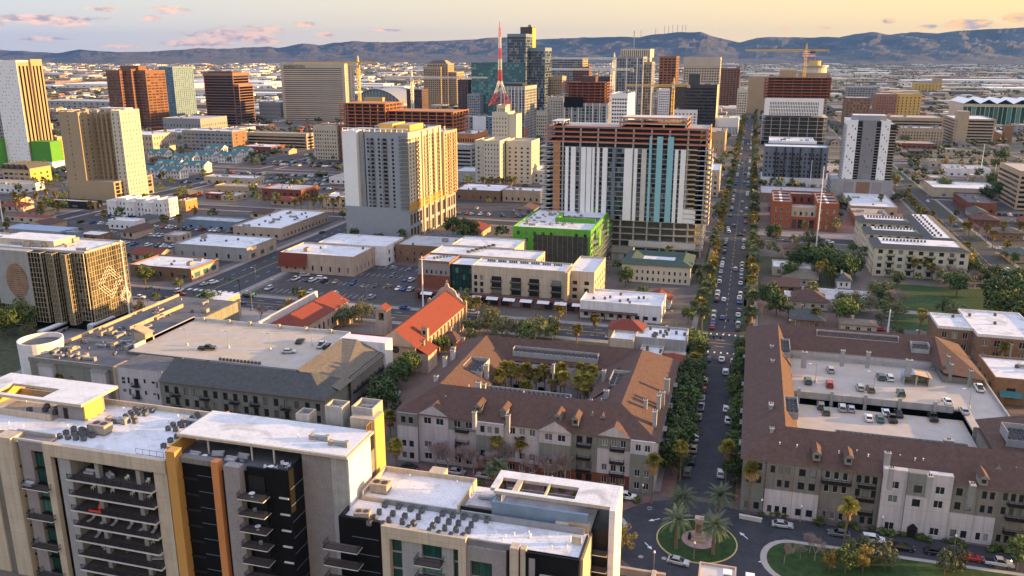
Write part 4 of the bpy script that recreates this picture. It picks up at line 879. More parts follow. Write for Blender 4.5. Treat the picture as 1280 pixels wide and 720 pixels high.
for i in range(9): dr.box(38.3+.11*i, 40.3-.11*i, fy-.1, fy, 2.3+.11*i, 2.41+.11*i, 'metal_dark')
dr.build('entrance', b.T)
b.face('W', (x0, x1, y0, y1), 1, y1-y0, 0, he, dict(n=24, wf=.42, fh=3.25, top=.1, balc=[(3, 2.8, 1.2, 1), (8, 2.8, 1.2, 1), (13, 2.8, 1.2, 1), (19, 2.8, 1.2, 1)]), 'wall_taupe')
Rf = b.roofs; z, zr = he, 18.2; S_ = 'shingle_brown'; ov = .7
X0, X1, Y0, Y1 = x0-ov, x1+ov, y0-ov, y1+ov; yi, xi, yj = 195.5, 15.8, 256.5; xr = (X0+xi)/2+3; yr = (Y0+yi)/2; yr2 = (yj+Y1)/2
Rf.poly([(X0, Y0, z), (X1, Y0, z), (X1-9, yr, zr), (xr, yr, zr)], S_); Rf.poly([(xr, yr, zr), (X1-9, yr, zr), (66, yi, z), (xi, yi, z)], S_)
Rf.poly([(X0, Y1, z), (X0, Y0, z), (xr, yr, zr), (xr, yr2, zr)], S_); Rf.poly([(xr, yr2, zr), (xr, yr, zr), (xi, yi, z), (xi, yj, z)], S_)
Rf.poly([(66.5, Y1, z), (X0, Y1, z), (xr, yr2, zr), (57.5, yr2, zr)], S_); Rf.poly([(xr, yr2, zr), (xi, yj, z), (55, yj, z), (57.5, yr2, zr)], S_)
# far right wing slopes down to the east
Rf.poly([(57.5, yr2, zr), (55, yj, z), (57, 246, z+.2), (68, 246, z-1)], 'shingle_brown'); Rf.poly([(66.5, Y1, z), (57.5, yr2, zr), (68, 246, z-1), (68.4, 246, z-1)], S_)
b.wall.box(57, 67, 247, 272, 0, z-1.1, 'wall_taupe')
# near right wing
Rf.poly([(X1-9, yr, zr), (69.5, 212, zr-1), (58, 214.5, z), (58, yi, z), (66, yi, z)], S_); Rf.poly([(X1, Y0, z), (X1+.5, 210, z-1), (69.5, 212, zr-1), (X1-9, yr, zr)], S_); Rf.poly([(69.5, 212, zr-1), (X1+.5, 210, z-1), (X1, 216, z-1), (58, 214.5, z)], S_)
for q in ((X0, X1, Y0, yi), (X0, xi, yi, yj), (X0, 66, yj, Y1), (58, X1, yi, 212)): Rf.box(*q, z-.3 if q[0] != 58 else z-1.4, z-.02 if q[0] != 58 else z-1.1, 'fascia')
b.wall.box(58.3, 77, 196, 212, 0, z-1.2, 'wall_taupe')
for i in range(8):
    for j in range(4): b.wins.append(('S', (17, 56, 256.8, 270), 3+i*4.6, 1.9, 1+3.25*j, 1.6, 'window_glass_dark', 'metal_white', True))
b.wall.box(16, 56, 256.9, 257.4, 0, he-.3, 'wall_lilac')
for (px, py, wx, wy) in ((1115, 585, .9, 1.3), (1163, 595, .9, 1.3), (1216, 605, .8, 1.8), (1265, 430, .5, .5), (1137, 450, 1.6, 1.1), (1054, 438, 1, 1.2), (1086, 440, 1, 1.2), (1006, 440, 1.4, 1.2), (965, 432, .9, 1.4), (966, 450, .9, 1.2), (964, 505, .9, 2), (965, 535, .8, 1), (1110, 566, 1.2, 1), (1186, 550, 2, 1), (1186, 445, .6, 1.5), (1190, 455, .6, 1.5), (1214, 463, .6, 1.5)):
    x, y = at(px, py, 17.8); 
    if y < y1+3: chimney(b, x, y, 13.0, 17.7, wx, wy, 'stucco_grey' if px < 1180 else 'wall_greygreen')
for (px, py, sm) in ((1021, 572, 0), (1061, 577, 0), (1230, 603, 0), (1013, 552, 1), (1247, 588, 1), (1018, 420, 1)):
    x, y = at(px, py, 15.4); dormer(b, x, y, 14.9 if not sm else 15.6, small=bool(sm))
acwell(b, 12.6, 15.2, 243, 252, 16.4, 17.8, 3, 6); acwell(b, 12.8, 15.6, 199, 206, 16.4, 17.8, 3, 5); acwell(b, 24, 47, 262.2, 264, 16.2, 17.8, 18, 1); acwell(b, 50.5, 55, 259, 262, 15.6, 17.2, 4, 2); acwell(b, 61, 66.5, 198.5, 204, 15.6, 17.6, 5, 4); acwell(b, 24, 52, 193.2, 194.8, 14.4, 15.2, 22, 1)
for _ in range(18): b.ac('vent', random.uniform(8, 70), random.uniform(181, 186), 15.6, 0, .8)
b.done(); LM[-1] = ('parking deck apartments', 35, 180, 25)
# parking deck inside
b = Bld('parking_deck', 'open concrete parking deck with two ramped levels inside the brown roofed apartments, right', 'parking deck', 40, 197, lm='right hand parking deck')
D = MB(); dz = 10.5
D.box(16, 68, 227, 256.5, dz-.5, dz, 'concrete_deck'); D.box(16, 58, 200, 224.5, dz-2.4, dz-1.9, 'concrete_deck'); D.box(58, 68, 214.5, 227, dz-.5, dz, 'concrete_deck'); D.build('deck', b.T)
for q in ((16, 56, 226.4, 226.8, dz-.9, dz+1.0), (17, 67.7, 256.2, 256.5, dz, dz+1.0), (68, 68.4, 214.5, 256.5, 0, dz+1.1), (16, 58, 199.6, 200, 0, dz-.9), (16, 16.3, 200, 226, 0, dz-.9), (58, 68, 214.2, 214.5, 0, dz+.9)): b.wall.box(*q, 'concrete')
b.wall.box(15.9, 68, 256, 256.2, 0, dz-.5, 'concrete')
for i, x in enumerate((17.5, 26, 34.5, 43, 51.5)): c = MB(); c.box(x-.4, x+.4, 226.0, 226.8, 0, dz+1.9, 'concrete'); c.build('column', b.T)
for i, x in enumerate((22, 31, 40, 49)): c = MB(); c.box(x-.4, x+.4, 199.2, 200.0, 0, dz+.6, 'concrete'); c.build('column', b.T)
st = MB(); sx, sy_ = 49.5, 244; st.box(sx-3.4, sx-3.1, sy_-2, sy_+2.4, dz, dz+2.9, 'concrete'); st.box(sx+3.1, sx+3.4, sy_-2, sy_+2.4, dz, dz+2.9, 'stucco_beige'); st.box(sx-3.1, sx+3.1, sy_+2.1, sy_+2.4, dz, dz+2.9, 'stucco_beige'); st.box(sx-.2, sx+.2, sy_-1.8, sy_-1.4, dz, dz+2.8, 'stucco_beige')
st.poly([(sx-3.8, sy_-2.4, dz+2.7), (sx-.6, sy_-2.4, dz+3.4), (sx-.6, sy_+2.8, dz+3.4), (sx-3.8, sy_+2.8, dz+2.7)], 'blue_roof'); st.poly([(sx+3.8, sy_-2.4, dz+2.7), (sx+3.8, sy_+2.8, dz+2.7), (sx-.6, sy_+2.8, dz+3.4), (sx-.6, sy_-2.4, dz+3.4)], 'stucco_tan'); st.build('stair_shelter', b.T)
b.done(); DZ1, DZ2 = dz, dz-1.9
LINES = []
def deckline(x0, x1, y0, y1, n, z, T=b.T):
    q = MB()
    for k in range(n+1): x = x0+(x1-x0)*k/n; q.poly([(x-.13, y0, z+.006), (x+.13, y0, z+.006), (x+.13, y1, z+.006), (x-.13, y1, z+.006)], 'paint_yellow')
    o = q.build('parking_lines', T)
deckline(18, 66, 250.5, 255.8, 18, dz); deckline(18, 56, 227.4, 232.5, 14, dz); deckline(18, 57, 219.5, 224.3, 15, DZ2); deckline(18, 57, 200.4, 205.4, 15, DZ2)
# ================================================================ parking deck and lofts on the left
b = Bld('loft_apartments', 'L shaped apartment building with dark shingle roof wrapped around a rooftop parking deck, left', 'building', -140, 190, lm='rooftop parking deck')
D = MB(); D.box(-180, -121, 203, 236, 11.4, 11.9, 'concrete_deck'); D.build('deck', b.T)
for q in ((-180, -121, 235.7, 236, 0, 12.9), (-121.3, -121, 225, 236, 0, 12.9), (-180.3, -180, 215, 236, 0, 12.9)): b.wall.box(*q, 'concrete_light')
b.wall.box(-179.9, -121.4, 203, 235.6, 0, 11.3, 'concrete')
for i, x in enumerate((-176, -166, -158, -147, -137, -128)): c = MB(); c.box(x-.5, x+.5, 234.9, 235.6, 11.9, 13.4, 'stucco_beige'); c.build('column', b.T)
# near wing: long shingle roof, steep street face with balconies
x0, x1, y0, y1, he = -157, -105, 187.5, 202, 10.6
b.wall.box(x0, x1-.4, y0+.4, y1, 0, he, 'stucco_olive')
b.face('S', (x0, x1, y0, y1), 0, x1-x0, 0, he, dict(n=16, wf=.45, fh=3.4, lo=.1, hi=.75, top=.1, balc=[(1, 2.6, 1.3, 1), (4, 2.6, 1.3, 1), (7, 2.6, 1.3, 1), (9, 2.6, 1.3, 1), (12, 2.6, 1.3, 1), (14, 2.6, 1.3, 1)], slab='metal_dark'), 'stucco_olive')
hip(b.roofs, x0+.8, x1-.5, y0, y1, he+.2, 15, 'shingle_grey', 'x', h0=False, h1=True, ov=.7, gable='stucco_olive')
# east wing
b.wall.box(-117, -104.4, 202, 224, 0, he+1, 'stucco_dark'); 
b.face('E', (-117, -104.8, 202, 224), 0, 22, 0, he+1, dict(n=7, wf=.5, fh=3.4, lo=.08, hi=.75, top=.1, wall='stucco_beige', balc=[(i, 2.3, 1.2, 1) for i in range(7)], slab='metal_dark'), 'stucco_beige')
b.roofs.poly([(-118, 196, 14.9), (-103.8, 194, he+.4), (-103.8, 224, he+.4), (-113, 224, 15), (-118, 224, 15)], 'shingle_olive'); b.roofs.poly([(-118, 196, 14.9), (-118, 224, 15), (-118.3, 224, 11.8), (-118.3, 196, 11.8)], 'stucco_dark')
b.wall.box(-119, -103.6, 224.1, 229.5, 0, 14.6, 'stucco_white'); 
for j in range(4): b.wins.append(('E', (-119, -103.5, 224, 229.5), 2.5, 2, 1+3.3*j, 1.7, 'window_glass_dark', 'metal_dark', True)); b.wins.append(('S', (-119, -103.5, 224, 229.5), 13.6, 1.2, 1+3.3*j, 1.7, 'window_glass_dark', 'metal_dark', True))
# curved lilac bay and low wing with roof machinery
b.wall.box(-172.8, -157.2, 189, 200, 0, 12.6, 'wall_lilac')
for (s0, z, wd, ht) in ((2.2, 8.9, 1, .8), (2.2, 7.8, 1, .7), (4, 8, .6, 1.8), (9.5, 8.6, .6, 1.2), (12.4, 8.8, 1, .6), (13.6, 7.6, .5, 1.8), (2.2, 5.2, 1, .8), (4, 4.4, .6, 1.8), (9.5, 5, .6, 1.2), (12.4, 5.2, 1, .6), (13.6, 4, .5, 1.8), (6.6, 7.6, 1.4, 2.1), (6.6, 4, 1.4, 2.1)): b.wins.append(('S', (-172.8, -157.2, 188.75, 200), s0, wd, z, ht, 'window_glass_dark', 'metal_dark', True))
for z in (7.5, 3.9): bm, rm = balc_mesh(2.4, 1.1, False, 'metal_dark'); ob = inst(bm, 'balcony', (-166.2-b.o[0], 189-b.o[1], z), b.T); inst(rm, 'railing', (0, 0, 0), ob)
b.roofs.prism([(-172.8, 189.05), (-157.2, 189.05), (-157.2, 200), (-172.8, 200)], 12.6, 12.7, 'dark_gravel')
b.wall.box(-173.6, -172.8, 188.6, 194, 0, 12.8, 'stucco_tan')
b.wall.box(-206, -173.6, 191, 203, 0, 11, 'stucco_olive'); b.wall.box(-206, -180.3, 203, 262, 0, 10.9, 'stucco_olive'); b.roofs.box(-205.7, -173.6, 191.3, 203, 11, 11.1, 'dark_gravel'); b.roofs.box(-205.7, -180.4, 203, 262, 10.92, 11.1, 'dark_gravel')
b.par.box(-206.3, -205.7, 203, 262, 9, 12, 'stucco_tan'); b.par.box(-195.4, -195, 222, 250, 11.1, 12.4, 'stucco_tan'); b.par.box(-180.6, -180, 206, 236, 11.1, 13, 'concrete_light'); b.par.box(-206, -173.6, 190.7, 191.2, 10.5, 11.8, 'stucco_olive')
for k, x in enumerate((-199, -180)):
    b.wall.box(x-2.6, x+2.6, 189.6, 191, 0, 10.2, 'wall_lilac'); b.roofs.poly([(x-2.9, 189.3, 10.1), (x+2.9, 189.3, 10.1), (x+2.9, 192, 10.9), (x-2.9, 192, 10.9)], 'stucco_dark')
    for z in (1, 4.2, 7.2): b.wins.append(('S', (x-2.6, x+2.6, 189.5, 191), 2.6, 3.6, z, 1.8, 'window_glass_dark', 'metal_white', True))
b.wall.cyl(-210, 200, 6.4, 0, 12.6, 'stucco_white', 32, top='dark_gravel'); q = MB()
for i in range(32):
    a, c = 2*pi*i/32, 2*pi*(i+1)/32
    q.poly([(-210+6.5*cos(a), 200+6.5*sin(a), 12), (-210+6.5*cos(c), 200+6.5*sin(c), 12), (-210+6.5*cos(c), 200+6.5*sin(c), 14.2), (-210+6.5*cos(a), 200+6.5*sin(a), 14.2)], 'stucco_white'); q.poly([(-210+6.1*cos(a), 200+6.1*sin(a), 14.2), (-210+6.1*cos(c), 200+6.1*sin(c), 14.2), (-210+6.1*cos(c), 200+6.1*sin(c), 12), (-210+6.1*cos(a), 200+6.1*sin(a), 12)], 'stucco_white')
    q.poly([(-210+6.5*cos(a), 200+6.5*sin(a), 14.2), (-210+6.5*cos(c), 200+6.5*sin(c), 14.2), (-210+6.1*cos(c), 200+6.1*sin(c), 14.2), (-210+6.1*cos(a), 200+6.1*sin(a), 14.2)], 'stucco_white')
q.build('drum_wall', b.T)
# stair gable and mural box
st = MB(); st.prism([(-184, 211), (-180, 211), (-180, 214.5), (-184, 214.5)], 11, 15.0, 'stucco_tan'); st.poly([(-184.3, 210.7, 16.6), (-179.4, 210.7, 14.6), (-179.4, 214.8, 14.6), (-184.3, 214.8, 16.6)], 'stucco_tan'); st.poly([(-184, 211, 15), (-180, 211, 15), (-180, 211, 14.8), (-184, 211, 16.5)], 'stucco_olive'); st.build('stair_shelter', b.T)
mat('mural_blue', (.02, .07, .14), .8, .2, 1.5, col2=(.30, .10, .06))
b.wall.box(-205, -190, 262, 278, 0, 9, 'stucco_tan', 'white_membrane'); b.wall.box(-204.5, -190.5, 261.85, 262, 2, 8.4, 'mural_blue')
for _ in range(70):
    b.ac(random.choice(('unit', 'unit', 'duct', 'vent', 'big')), random.uniform(-203, -183), random.choice((random.uniform(193, 222), random.uniform(193, 258))), 11.1, random.choice((0, pi/2)), random.uniform(.7, 1))
for i in range(22): b.ac('unit', -178+i*1.0 if i < 20 else -150, 200.6, 11.9 if i > 40 else 12.0, 0, .8)
for i in range(16): b.ac('unit', -120, 205+i*1.5, 11.9, 0, .8)
for i in range(12): b.ac('unit', -148+i*1.2, 203.8, 11.9, 0, .8)
q = MB()
for (yy, n) in ((229.5, 24), (217, 24), (206, 22)):
    for k in range(n): x = -176+k*2.2; q.poly([(x-.13, yy, 11.912), (x+.13, yy, 11.912), (x+.7, yy+5.5, 11.912), (x+.44, yy+5.5, 11.912)], 'paint_yellow')
q.build('parking_lines', b.T)
b.done(); FOOT[-1] = (-216, -103, 187, 262); LM[-1] = ('rooftop parking deck', -150, 205, 35); FOOT.append((-206, -188, 260, 279))
# ================================================================ church
b = Bld('church', 'pink stucco mission church with red tile roofs and a curved gable, behind the rooftop parking', 'church', -103, 236, lm='red roofed church')
m_('stucco_pink', (.42, .32, .26), .9, .1, .3, .1)
nx0, nx1, ny0, ny1 = -113, -99.5, 238, 286; he, hr = 9, 14.4; xm = (nx0+nx1)/2
b.wall.box(nx0, nx1-.35, ny0, ny1, 0, he, 'stucco_pink')
b.face('E', (nx0, nx1, ny0, ny1), 12, ny1-ny0, 0, he, dict(cols=[(14+i*3.6, 14.9+i*3.6) for i in range(9)], fh=8.2, lo=.3, hi=.86, div=False), 'stucco_pink'); b.wall.box(nx1-.35, nx1, ny0, ny0+12, 0, he, 'stucco_pink')
for i in range(10): b.wall.box(nx1, nx1+.6, ny0+12.4+i*3.6, ny0+13+i*3.6, 0, he-1, 'stucco_pink')
hip(b.roofs, nx0, nx1, ny0, ny1, he, hr, 'tile_red', 'y', h0=False, h1=False, ov=.7, gable='stucco_pink')
ro = MB(); ro.cyl(0, 0, 1.6, 0, .12, 'stucco_beige', 20); ro.cyl(0, 0, 1.3, .12, .16, 'window_glass_black', 20); o = ro.build('rose_window', off=(0, 0, 0)); o.parent = b.T; o.location = (xm+103, ny0-.02-236, 7.5); o.rotation_euler.x = pi/2
# curved mission gable on the street end
pts = []
prof_ = [(-7.8, 8.6), (-7.8, 10.5), (-7.2, 10.9), (-6.4, 10.2), (-5.6, 11.4), (-4.2, 12.2), (-3.4, 14.2), (-2.2, 15.2), (-1, 15.6), (-.5, 17), (.5, 17), (1, 15.6), (2.2, 15.2), (3.4, 14.2), (4.2, 12.2), (5.6, 11.4), (6.4, 10.2), (7.2, 10.9), (7.8, 10.5), (7.8, 8.6)]
q = MB(); y = ny1+.3
q.poly([(xm+p, y, z) for p, z in prof_], 'stucco_pink'); q.poly([(xm+p, y+.7, z) for p, z in prof_][::-1], 'stucco_pink')
for (p, z), (p2, z2) in zip(prof_[:-1], prof_[1:]): q.poly([(xm+p, y, z), (xm+p, y+.7, z), (xm+p2, y+.7, z2), (xm+p2, y, z2)], 'stucco_beige')
q.box(xm-7.8, xm+7.8, y, y+.7, 0, 8.6, 'stucco_pink'); q.box(xm-.1, xm+.1, y+.3, y+.5, 17, 18.4, 'stucco_beige'); q.box(xm-.5, xm+.5, y+.3, y+.5, 17.7, 17.9, 'stucco_beige'); q.build('gable', b.T)
# side chapel, small bell wall
b.wall.box(-99.5, -95.5, 239, 247, 0, 6.4, 'stucco_pink'); b.roofs.poly([(-99.6, 238.6, 8.6), (-95, 238.6, 6.2), (-95, 247.4, 6.2), (-99.6, 247.4, 8.6)], 'tile_red')
for s_ in (1.5, 3.6, 5.7): b.wins.append(('E', (-99.5, -95.3, 239, 247), s_, .8, 1.5, 2.6, 'window_glass_dark', 'stucco_beige', False))
q = MB(); bx, by = -99.8, 247.5; q.box(bx-1.1, bx+1.1, by-.8, by+.8, 6, 12.6, 'stucco_pink'); q.poly([(bx-1.3, by-.95, 12.6), (bx+1.3, by-.95, 12.6), (bx, by-.95, 13.5)], 'stucco_pink'); q.poly([(bx-1.3, by-.95, 12.6), (bx, by-.95, 13.5), (bx, by+.95, 13.5), (bx-1.3, by+.95, 12.6)], 'tile_red'); q.poly([(bx+1.3, by-.95, 12.6), (bx+1.3, by+.95, 12.6), (bx, by+.95, 13.5), (bx, by-.95, 13.5)], 'tile_red'); q.box(bx-.45, bx+.45, by-.86, by-.8, 10.4, 11.8, 'metal_dark'); q.build('bell_gable', b.T)
chimney(b, -98.8, 243.2, 6, 9.4, .9, .9, 'stucco_pink')
# free bell tower
# linking roof and west hall
b.wall.box(-150, -113, 239, 247, 0, 6.6, 'stucco_pink'); hip(b.roofs, -162, -113, 238, 247.5, 6.7, 10.2, 'tile_red', 'x', True, False, .5)
b.wall.box(-161, -148, 250, 287, 0, 6.8, 'stucco_pink'); hip(b.roofs, -161, -148, 249, 287, 6.8, 10.4, 'tile_red', 'y', True, False, .6, 'stucco_pink')
b.wall.box(-148, -143.5, 279, 286, 0, 6.2, 'stucco_pink'); b.roofs.box(-162.2, -161.4, 246, 288, 6, 9.6, 'stucco_white')
b.face('E', (-161, -147.6, 251, 279), 0, 28, 0, 6.8, dict(n=8, wf=.4, fh=6, lo=.3, hi=.75), 'stucco_pink')
b.done(); FOOT[-1] = (-163, -95, 238, 288)
bt = Bld('bell_tower', 'small pale stucco bell tower with tiled cap standing in the church courtyard', 'bell tower', -121.5, 262)
q = bt.wall
for (a, c) in ((-123.6, -122.5), (-120.5, -119.4)): q.box(a, c, 260.5, 264.5, 9, 12.4, 'stucco_pink')
q.box(-123.8, -119.2, 260.3, 264.7, 0, 9, 'stucco_pink'); q.box(-122.5, -120.5, 260.5, 261.1, 12, 12.4, 'stucco_pink'); q.box(-123.6, -119.4, 260.5, 264.5, 12.4, 13, 'stucco_pink'); q.box(-122.5, -120.5, 263.9, 264.5, 9, 12.4, 'stucco_pink')
bt.roofs.poly([(-124, 260.2, 13), (-121.5, 260.2, 14.6), (-121.5, 264.8, 14.6), (-124, 264.8, 13)], 'tile_red'); bt.roofs.poly([(-119, 260.2, 13), (-119, 264.8, 13), (-121.5, 264.8, 14.6), (-121.5, 260.2, 14.6)], 'tile_red'); bt.roofs.poly([(-124, 260.2, 13), (-119, 260.2, 13), (-121.5, 260.2, 14.6)], 'stucco_pink')
be = MB(); be.cyl(0, 0, .6, 0, .9, 'metal_dark', 10, .3); o = be.build('bell', off=(0, 0, 0)); o.parent = bt.T; o.location = (0, .5, 10.2); bt.done()
# ================================================================ glass gallery building with round portrait panel, far left
x1, x0_, = -231.5, -300; y0 = 246
b = Bld('office_building', 'mirrored glass office building with gridded facades and a large round portrait panel, left edge', 'building', -260, 246, lm='gridded mirror glass building')
h = PB(115, 415, 318, 30, 163)[4]
b.vol(-300, -231.8, 246, 266, 0, h, 'cladding_black', 'white_membrane', .6, parm='stucco_beige')
def gridface(b, f, V, s0, s1, z0, z1, n, k, gl, mt, mw=.12):
    for i in range(n):
        for j in range(k):
            a = s0+(s1-s0)*i/n; c = a+(s1-s0)/n; za = z0+(z1-z0)*j/k; zc = za+(z1-z0)/k
            b.wins.append((f, V, (a+c)/2, c-a-mw, za+mw/2+.0, zc-za-mw, gl, mt, False))
    for i in range(n+1): b.fbox(b.wall, f, V, s0+(s1-s0)*i/n-mw/2, s0+(s1-s0)*i/n+mw/2, .02, .38, z0, z1, mt)
    for j in range(k+1): b.fbox(b.wall, f, V, s0, s1, .02, .34, z0+(z1-z0)*j/k-mw/2, z0+(z1-z0)*j/k+mw/2, mt)
V = (-300, -231.8, 245.6, 266)
m_('frame_gold', (.40, .35, .25), .5, .1, 1, metal=.2)
gridface(b, 'E', (-300, -231.4, 246, 266), 0, 20, 2.5, h, 16, 15, 'window_glass_mirror', 'frame_gold')
gridface(b, 'S', V, 52, 68, 4, h, 12, 15, 'window_glass_dark', 'frame_gold'); gridface(b, 'S', V, 0, 30, 0, h, 18, 12, 'window_glass_blue', 'frame_gold')
for (a, c) in ((46, 51.5), (38.4, 43.5), (54.3, 57), (61, 63)):
    b.fbox(b.wall, 'S', V, a, c, 0, 3.2, 3, h, 'cladding_black'); gridface(b, 'S', (V[0]+a, V[0]+c, V[2]-3.2, V[3]), 0, c-a, 3, h, 4, 14, 'window_glass_mirror' if a < 50 else 'window_glass_dark', 'frame_gold', .1); gridface(b, 'E', (V[0]+a, V[0]+c, V[2]-3.2, V[2]), 0, 3.2, 3, h, 3, 14, 'window_glass_mirror', 'frame_gold', .1)
b.fbox(b.wall, 'S', V, 30, 46, 0, 3.5, h*.3, h+.2, 'stucco_grey')
mat('portrait', (.30, .12, .08), .7, .5, .35, col2=(.05, .03, .03)); rw = MB(); rw.cyl(0, 0, 4.9, 0, .12, 'portrait', 36)  # plain oval panel standing in for a portrait mural
for i in range(-8, 9):
    e = sqrt(max(0, 24-(i*.6)**2)); rw.box(i*.6-.04, i*.6+.04, -e, e, .12, .2, 'frame_gold'); rw.box(-e, e, i*.6-.04, i*.6+.04, .21, .26, 'frame_gold')
o = rw.build('portrait_panel', off=(0, 0, 0)); o.parent = b.T; o.location = (V[0]+39.5+260, V[2]-3.52-246, h*.62); o.rotation_euler.x = pi/2; o.scale = (1, 1.35, 1)
for (cy0, cz0, r_) in ((256, h*.55, 6.5), (264, h*.3, 4.5)):
    q = MB()
    for k in range(4):
        a, c = ((0, 1), (1, 0), (0, -1), (-1, 0))[k], ((0, 1), (1, 0), (0, -1), (-1, 0))[(k+1) % 4]
        for s_ in (1, .8, .6): q.tube((-231.3, min(265.8, cy0+a[0]*r_*s_), cz0+a[1]*r_*s_), (-231.3, min(265.8, cy0+c[0]*r_*s_), cz0+c[1]*r_*s_), .14, 'panel_white', n=4)
    q.build('diamond_trim', b.T)
gridface(b, 'S', (V[0], V[1], V[2]-3.3, V[3]), 32, 45, 1, h*.3, 14, 6, 'window_glass_warm' if False else 'window_glass_bronze', 'frame_gold')
b.clutter(-292, -236, 249, 263, h, 16, ('duct', 'big', 'unit')); b.wall.box(-276, -250, 251, 262, h, h+2.4, 'stucco_beige', 'white_membrane')
b.done()
# ================================================================ mid-ground buildings measured from the photograph
def simple(name, label, lm, spec, wall='stucco_beige', roof='white_membrane', fl=3.2, n=None, wf=.45, gl='window_glass_dark', par=.7, side=None, cl=6, cat='building', balc=None, kinds=('unit', 'unit', 'big', 'vent', 'duct'), frame='metal_dark', lo=.3, hi=.78, facS=True, sc=1, group=None, minh=3.2, m=.8, base=0):
    x0, x1, y0, y1, h = PB(*spec[:5], **({'depth': spec[5]} if len(spec) > 5 else {})) ; h = max(h, minh)
    b = Bld(name, label, cat, (x0+x1)/2, y0, group=group, lm=lm)
    if n is None: n = max(2, int((x1-x0)/4.2))
    k = max(2, int((y1-y0)/4.2)); f = 'E' if x1 < 5 else 'W'
    fs = dict(n=n, wf=wf, fh=fl, lo=lo, hi=hi, glass=gl, frame=frame, m=m, div=y0 < 700, base=base)
    if balc: fs['balc'] = balc
    fe = dict(n=k, wf=wf, fh=fl, lo=lo, hi=hi, glass=gl, frame=frame, m=m, div=y0 < 700, base=base)
    if side: fe.update(side)
    b.vol(x0, x1, y0, y1, 0, h, wall, roof, par, S=fs if facS else None, **{f: fe})
    if cl: b.clutter(x0+1.5, x1-1.5, y0+1.5, y1-1.5, h+.06, cl, kinds, sc)
    return b, (x0, x1, y0, y1, h)
# white mid-rise with balconies over shops
x1, y0 = -66, 320; h = 15.5
b = Bld('mixed_use_building', 'long four storey building with balcony stacks over red brick shops, across from the church', 'building', -90, 318, lm='balcony building over brick shops')
b.vol(-107.5, -68, 320, 334, 4.2, h, 'stucco_beige', 'white_membrane', .6, S=dict(cols=[(1, 2.4), (3.6, 5), (8.6, 12.8), (17, 21.2), (24.6, 28.8), (34, 38)], fh=2.8, lo=.12, hi=.8, balc=[(2, 4.6, 1.3, 0), (3, 4.6, 1.3, 0), (4, 4.6, 1.3, 0), (5, 4.4, 1.3, 0)], slab='metal_dark'), E=dict(n=3, wf=.3, fh=2.8))
b.wall.box(-68, -66.6, 318.6, 330, 0, h+.4, 'stucco_tan'); b.vol(-68, -57, 325, 352, 0, h-1, 'stucco_beige', 'white_membrane', .8, S=dict(n=2, wf=.4, fh=2.9), E=dict(n=6, wf=.4, fh=2.9))
b.vol(-132, -118, 322, 336, 4.2, h, 'brick_brown', 'white_membrane', .8, S=dict(n=6, wf=.4, fh=2.8, wall='brick_grey'), W=dict(n=3, wf=.4, fh=2.8)); b.wall.box(-132.3, -118, 321.6, 322, 4.2, 10, 'brick_red')
b.vol(-118, -107.5, 323, 336, 0, h-.6, 'metal_dark', 'white_membrane', .3, S=dict(n=6, wf=.9, fh=2.8, lo=.05, hi=.95, glass='window_glass_green'))
b.vol(-132, -57.5, 317.5, 320, 0, 4.2, 'brick_red', 'dark_gravel', .2, S=dict(n=16, wf=.75, fh=4, lo=.08, hi=.8, m=.5)); b.wall.box(-132, -66, 320, 322, 0, 4.2, 'brick_red')
for i in range(10): q = MB(); x = -129+i*7.2; q.poly([(x, 315.6, 3.1), (x+5, 315.6, 3.1), (x+5, 317.5, 3.9), (x, 317.5, 3.9)], 'metal_white'); q.build('awning', b.T)
b.vol(-132, -84, 336, 352, 0, 15.8, 'stucco_beige', 'white_membrane', .5, E=dict(n=4, wf=.4, fh=2.9)); b.vol(-128, -98, 352, 372, 0, 16.2, 'stucco_beige', 'white_membrane', .5)
for i in range(7):
    for j in range(4): b.ac('unit', -103.5+i*4.8+j*.95, 330.5, h+.06, 0, .8); 
for i in range(7): b.ac('unit', -116+i*1.1, 340+i*2.6, 16.3, .6, 1); b.ac('unit', -115+i*1.1, 340+i*2.6, 16.3, .6, 1)
for i in range(6): b.ac('unit', -127+i*1.0, 328+i*1.2, h+.06, .6, 1)
b.done(); FOOT[-1] = (-133, -56, 316, 373)
# green wrapped construction building
b = Bld('construction_building', 'mid rise under construction wrapped in bright green sheathing with black netting', 'building', -88, 378, lm='green wrapped construction building')
x0, x1, y0, y1, h = -106, -68.5, 378, 436, 20.5
b.vol(x0, x1, y0, y1, 0, h, 'wrap_green', 'white_membrane', .9, parm='wrap_green', S=dict(n=9, wf=.35, fh=3.3), E=dict(n=12, wf=.4, fh=3.3))
b.wall.box(-95.5, x1-1, y0-.5, y0-.1, 0, h-2.5, 'netting_black')
for k in (1, 4): q = MB(); q.box(x1+2.3, x1+2.4, y0+1+k*8.2, y0+6.5+k*8.2, h-9, h-1, 'wrap_green'); q.build('green_net', b.T)
for k in range(6): b.wall.box(x1, x1+.3, y0, y1, 1.5+k*3.2, 2.2+k*3.2, 'concrete')
for k in range(6):
    z = 2.6*k+2; q = MB(); q.box(x1+.8, x1+2.2, y0, y1, z, z+.08, 'concrete'); q.build('scaffold_deck', b.T)
q = MB()
for k in range(24):
    y = y0+k*(y1-y0)/23
    for dx in (.8, 2.2): q.tube((x1+dx, y, 0), (x1+dx, y, h), .05, 'metal_grey')
    if k < 23: q.tube((x1+2.2, y, 2*(k % 5)), (x1+2.2, y+2.5, 2*(k % 5)+4), .04, 'metal_grey')
for k in range(12):
    x = -96+k*2.4; q.tube((x, y0-.9, 0), (x, y0-.9, h), .05, 'metal_grey')
q.build('scaffold', b.T)
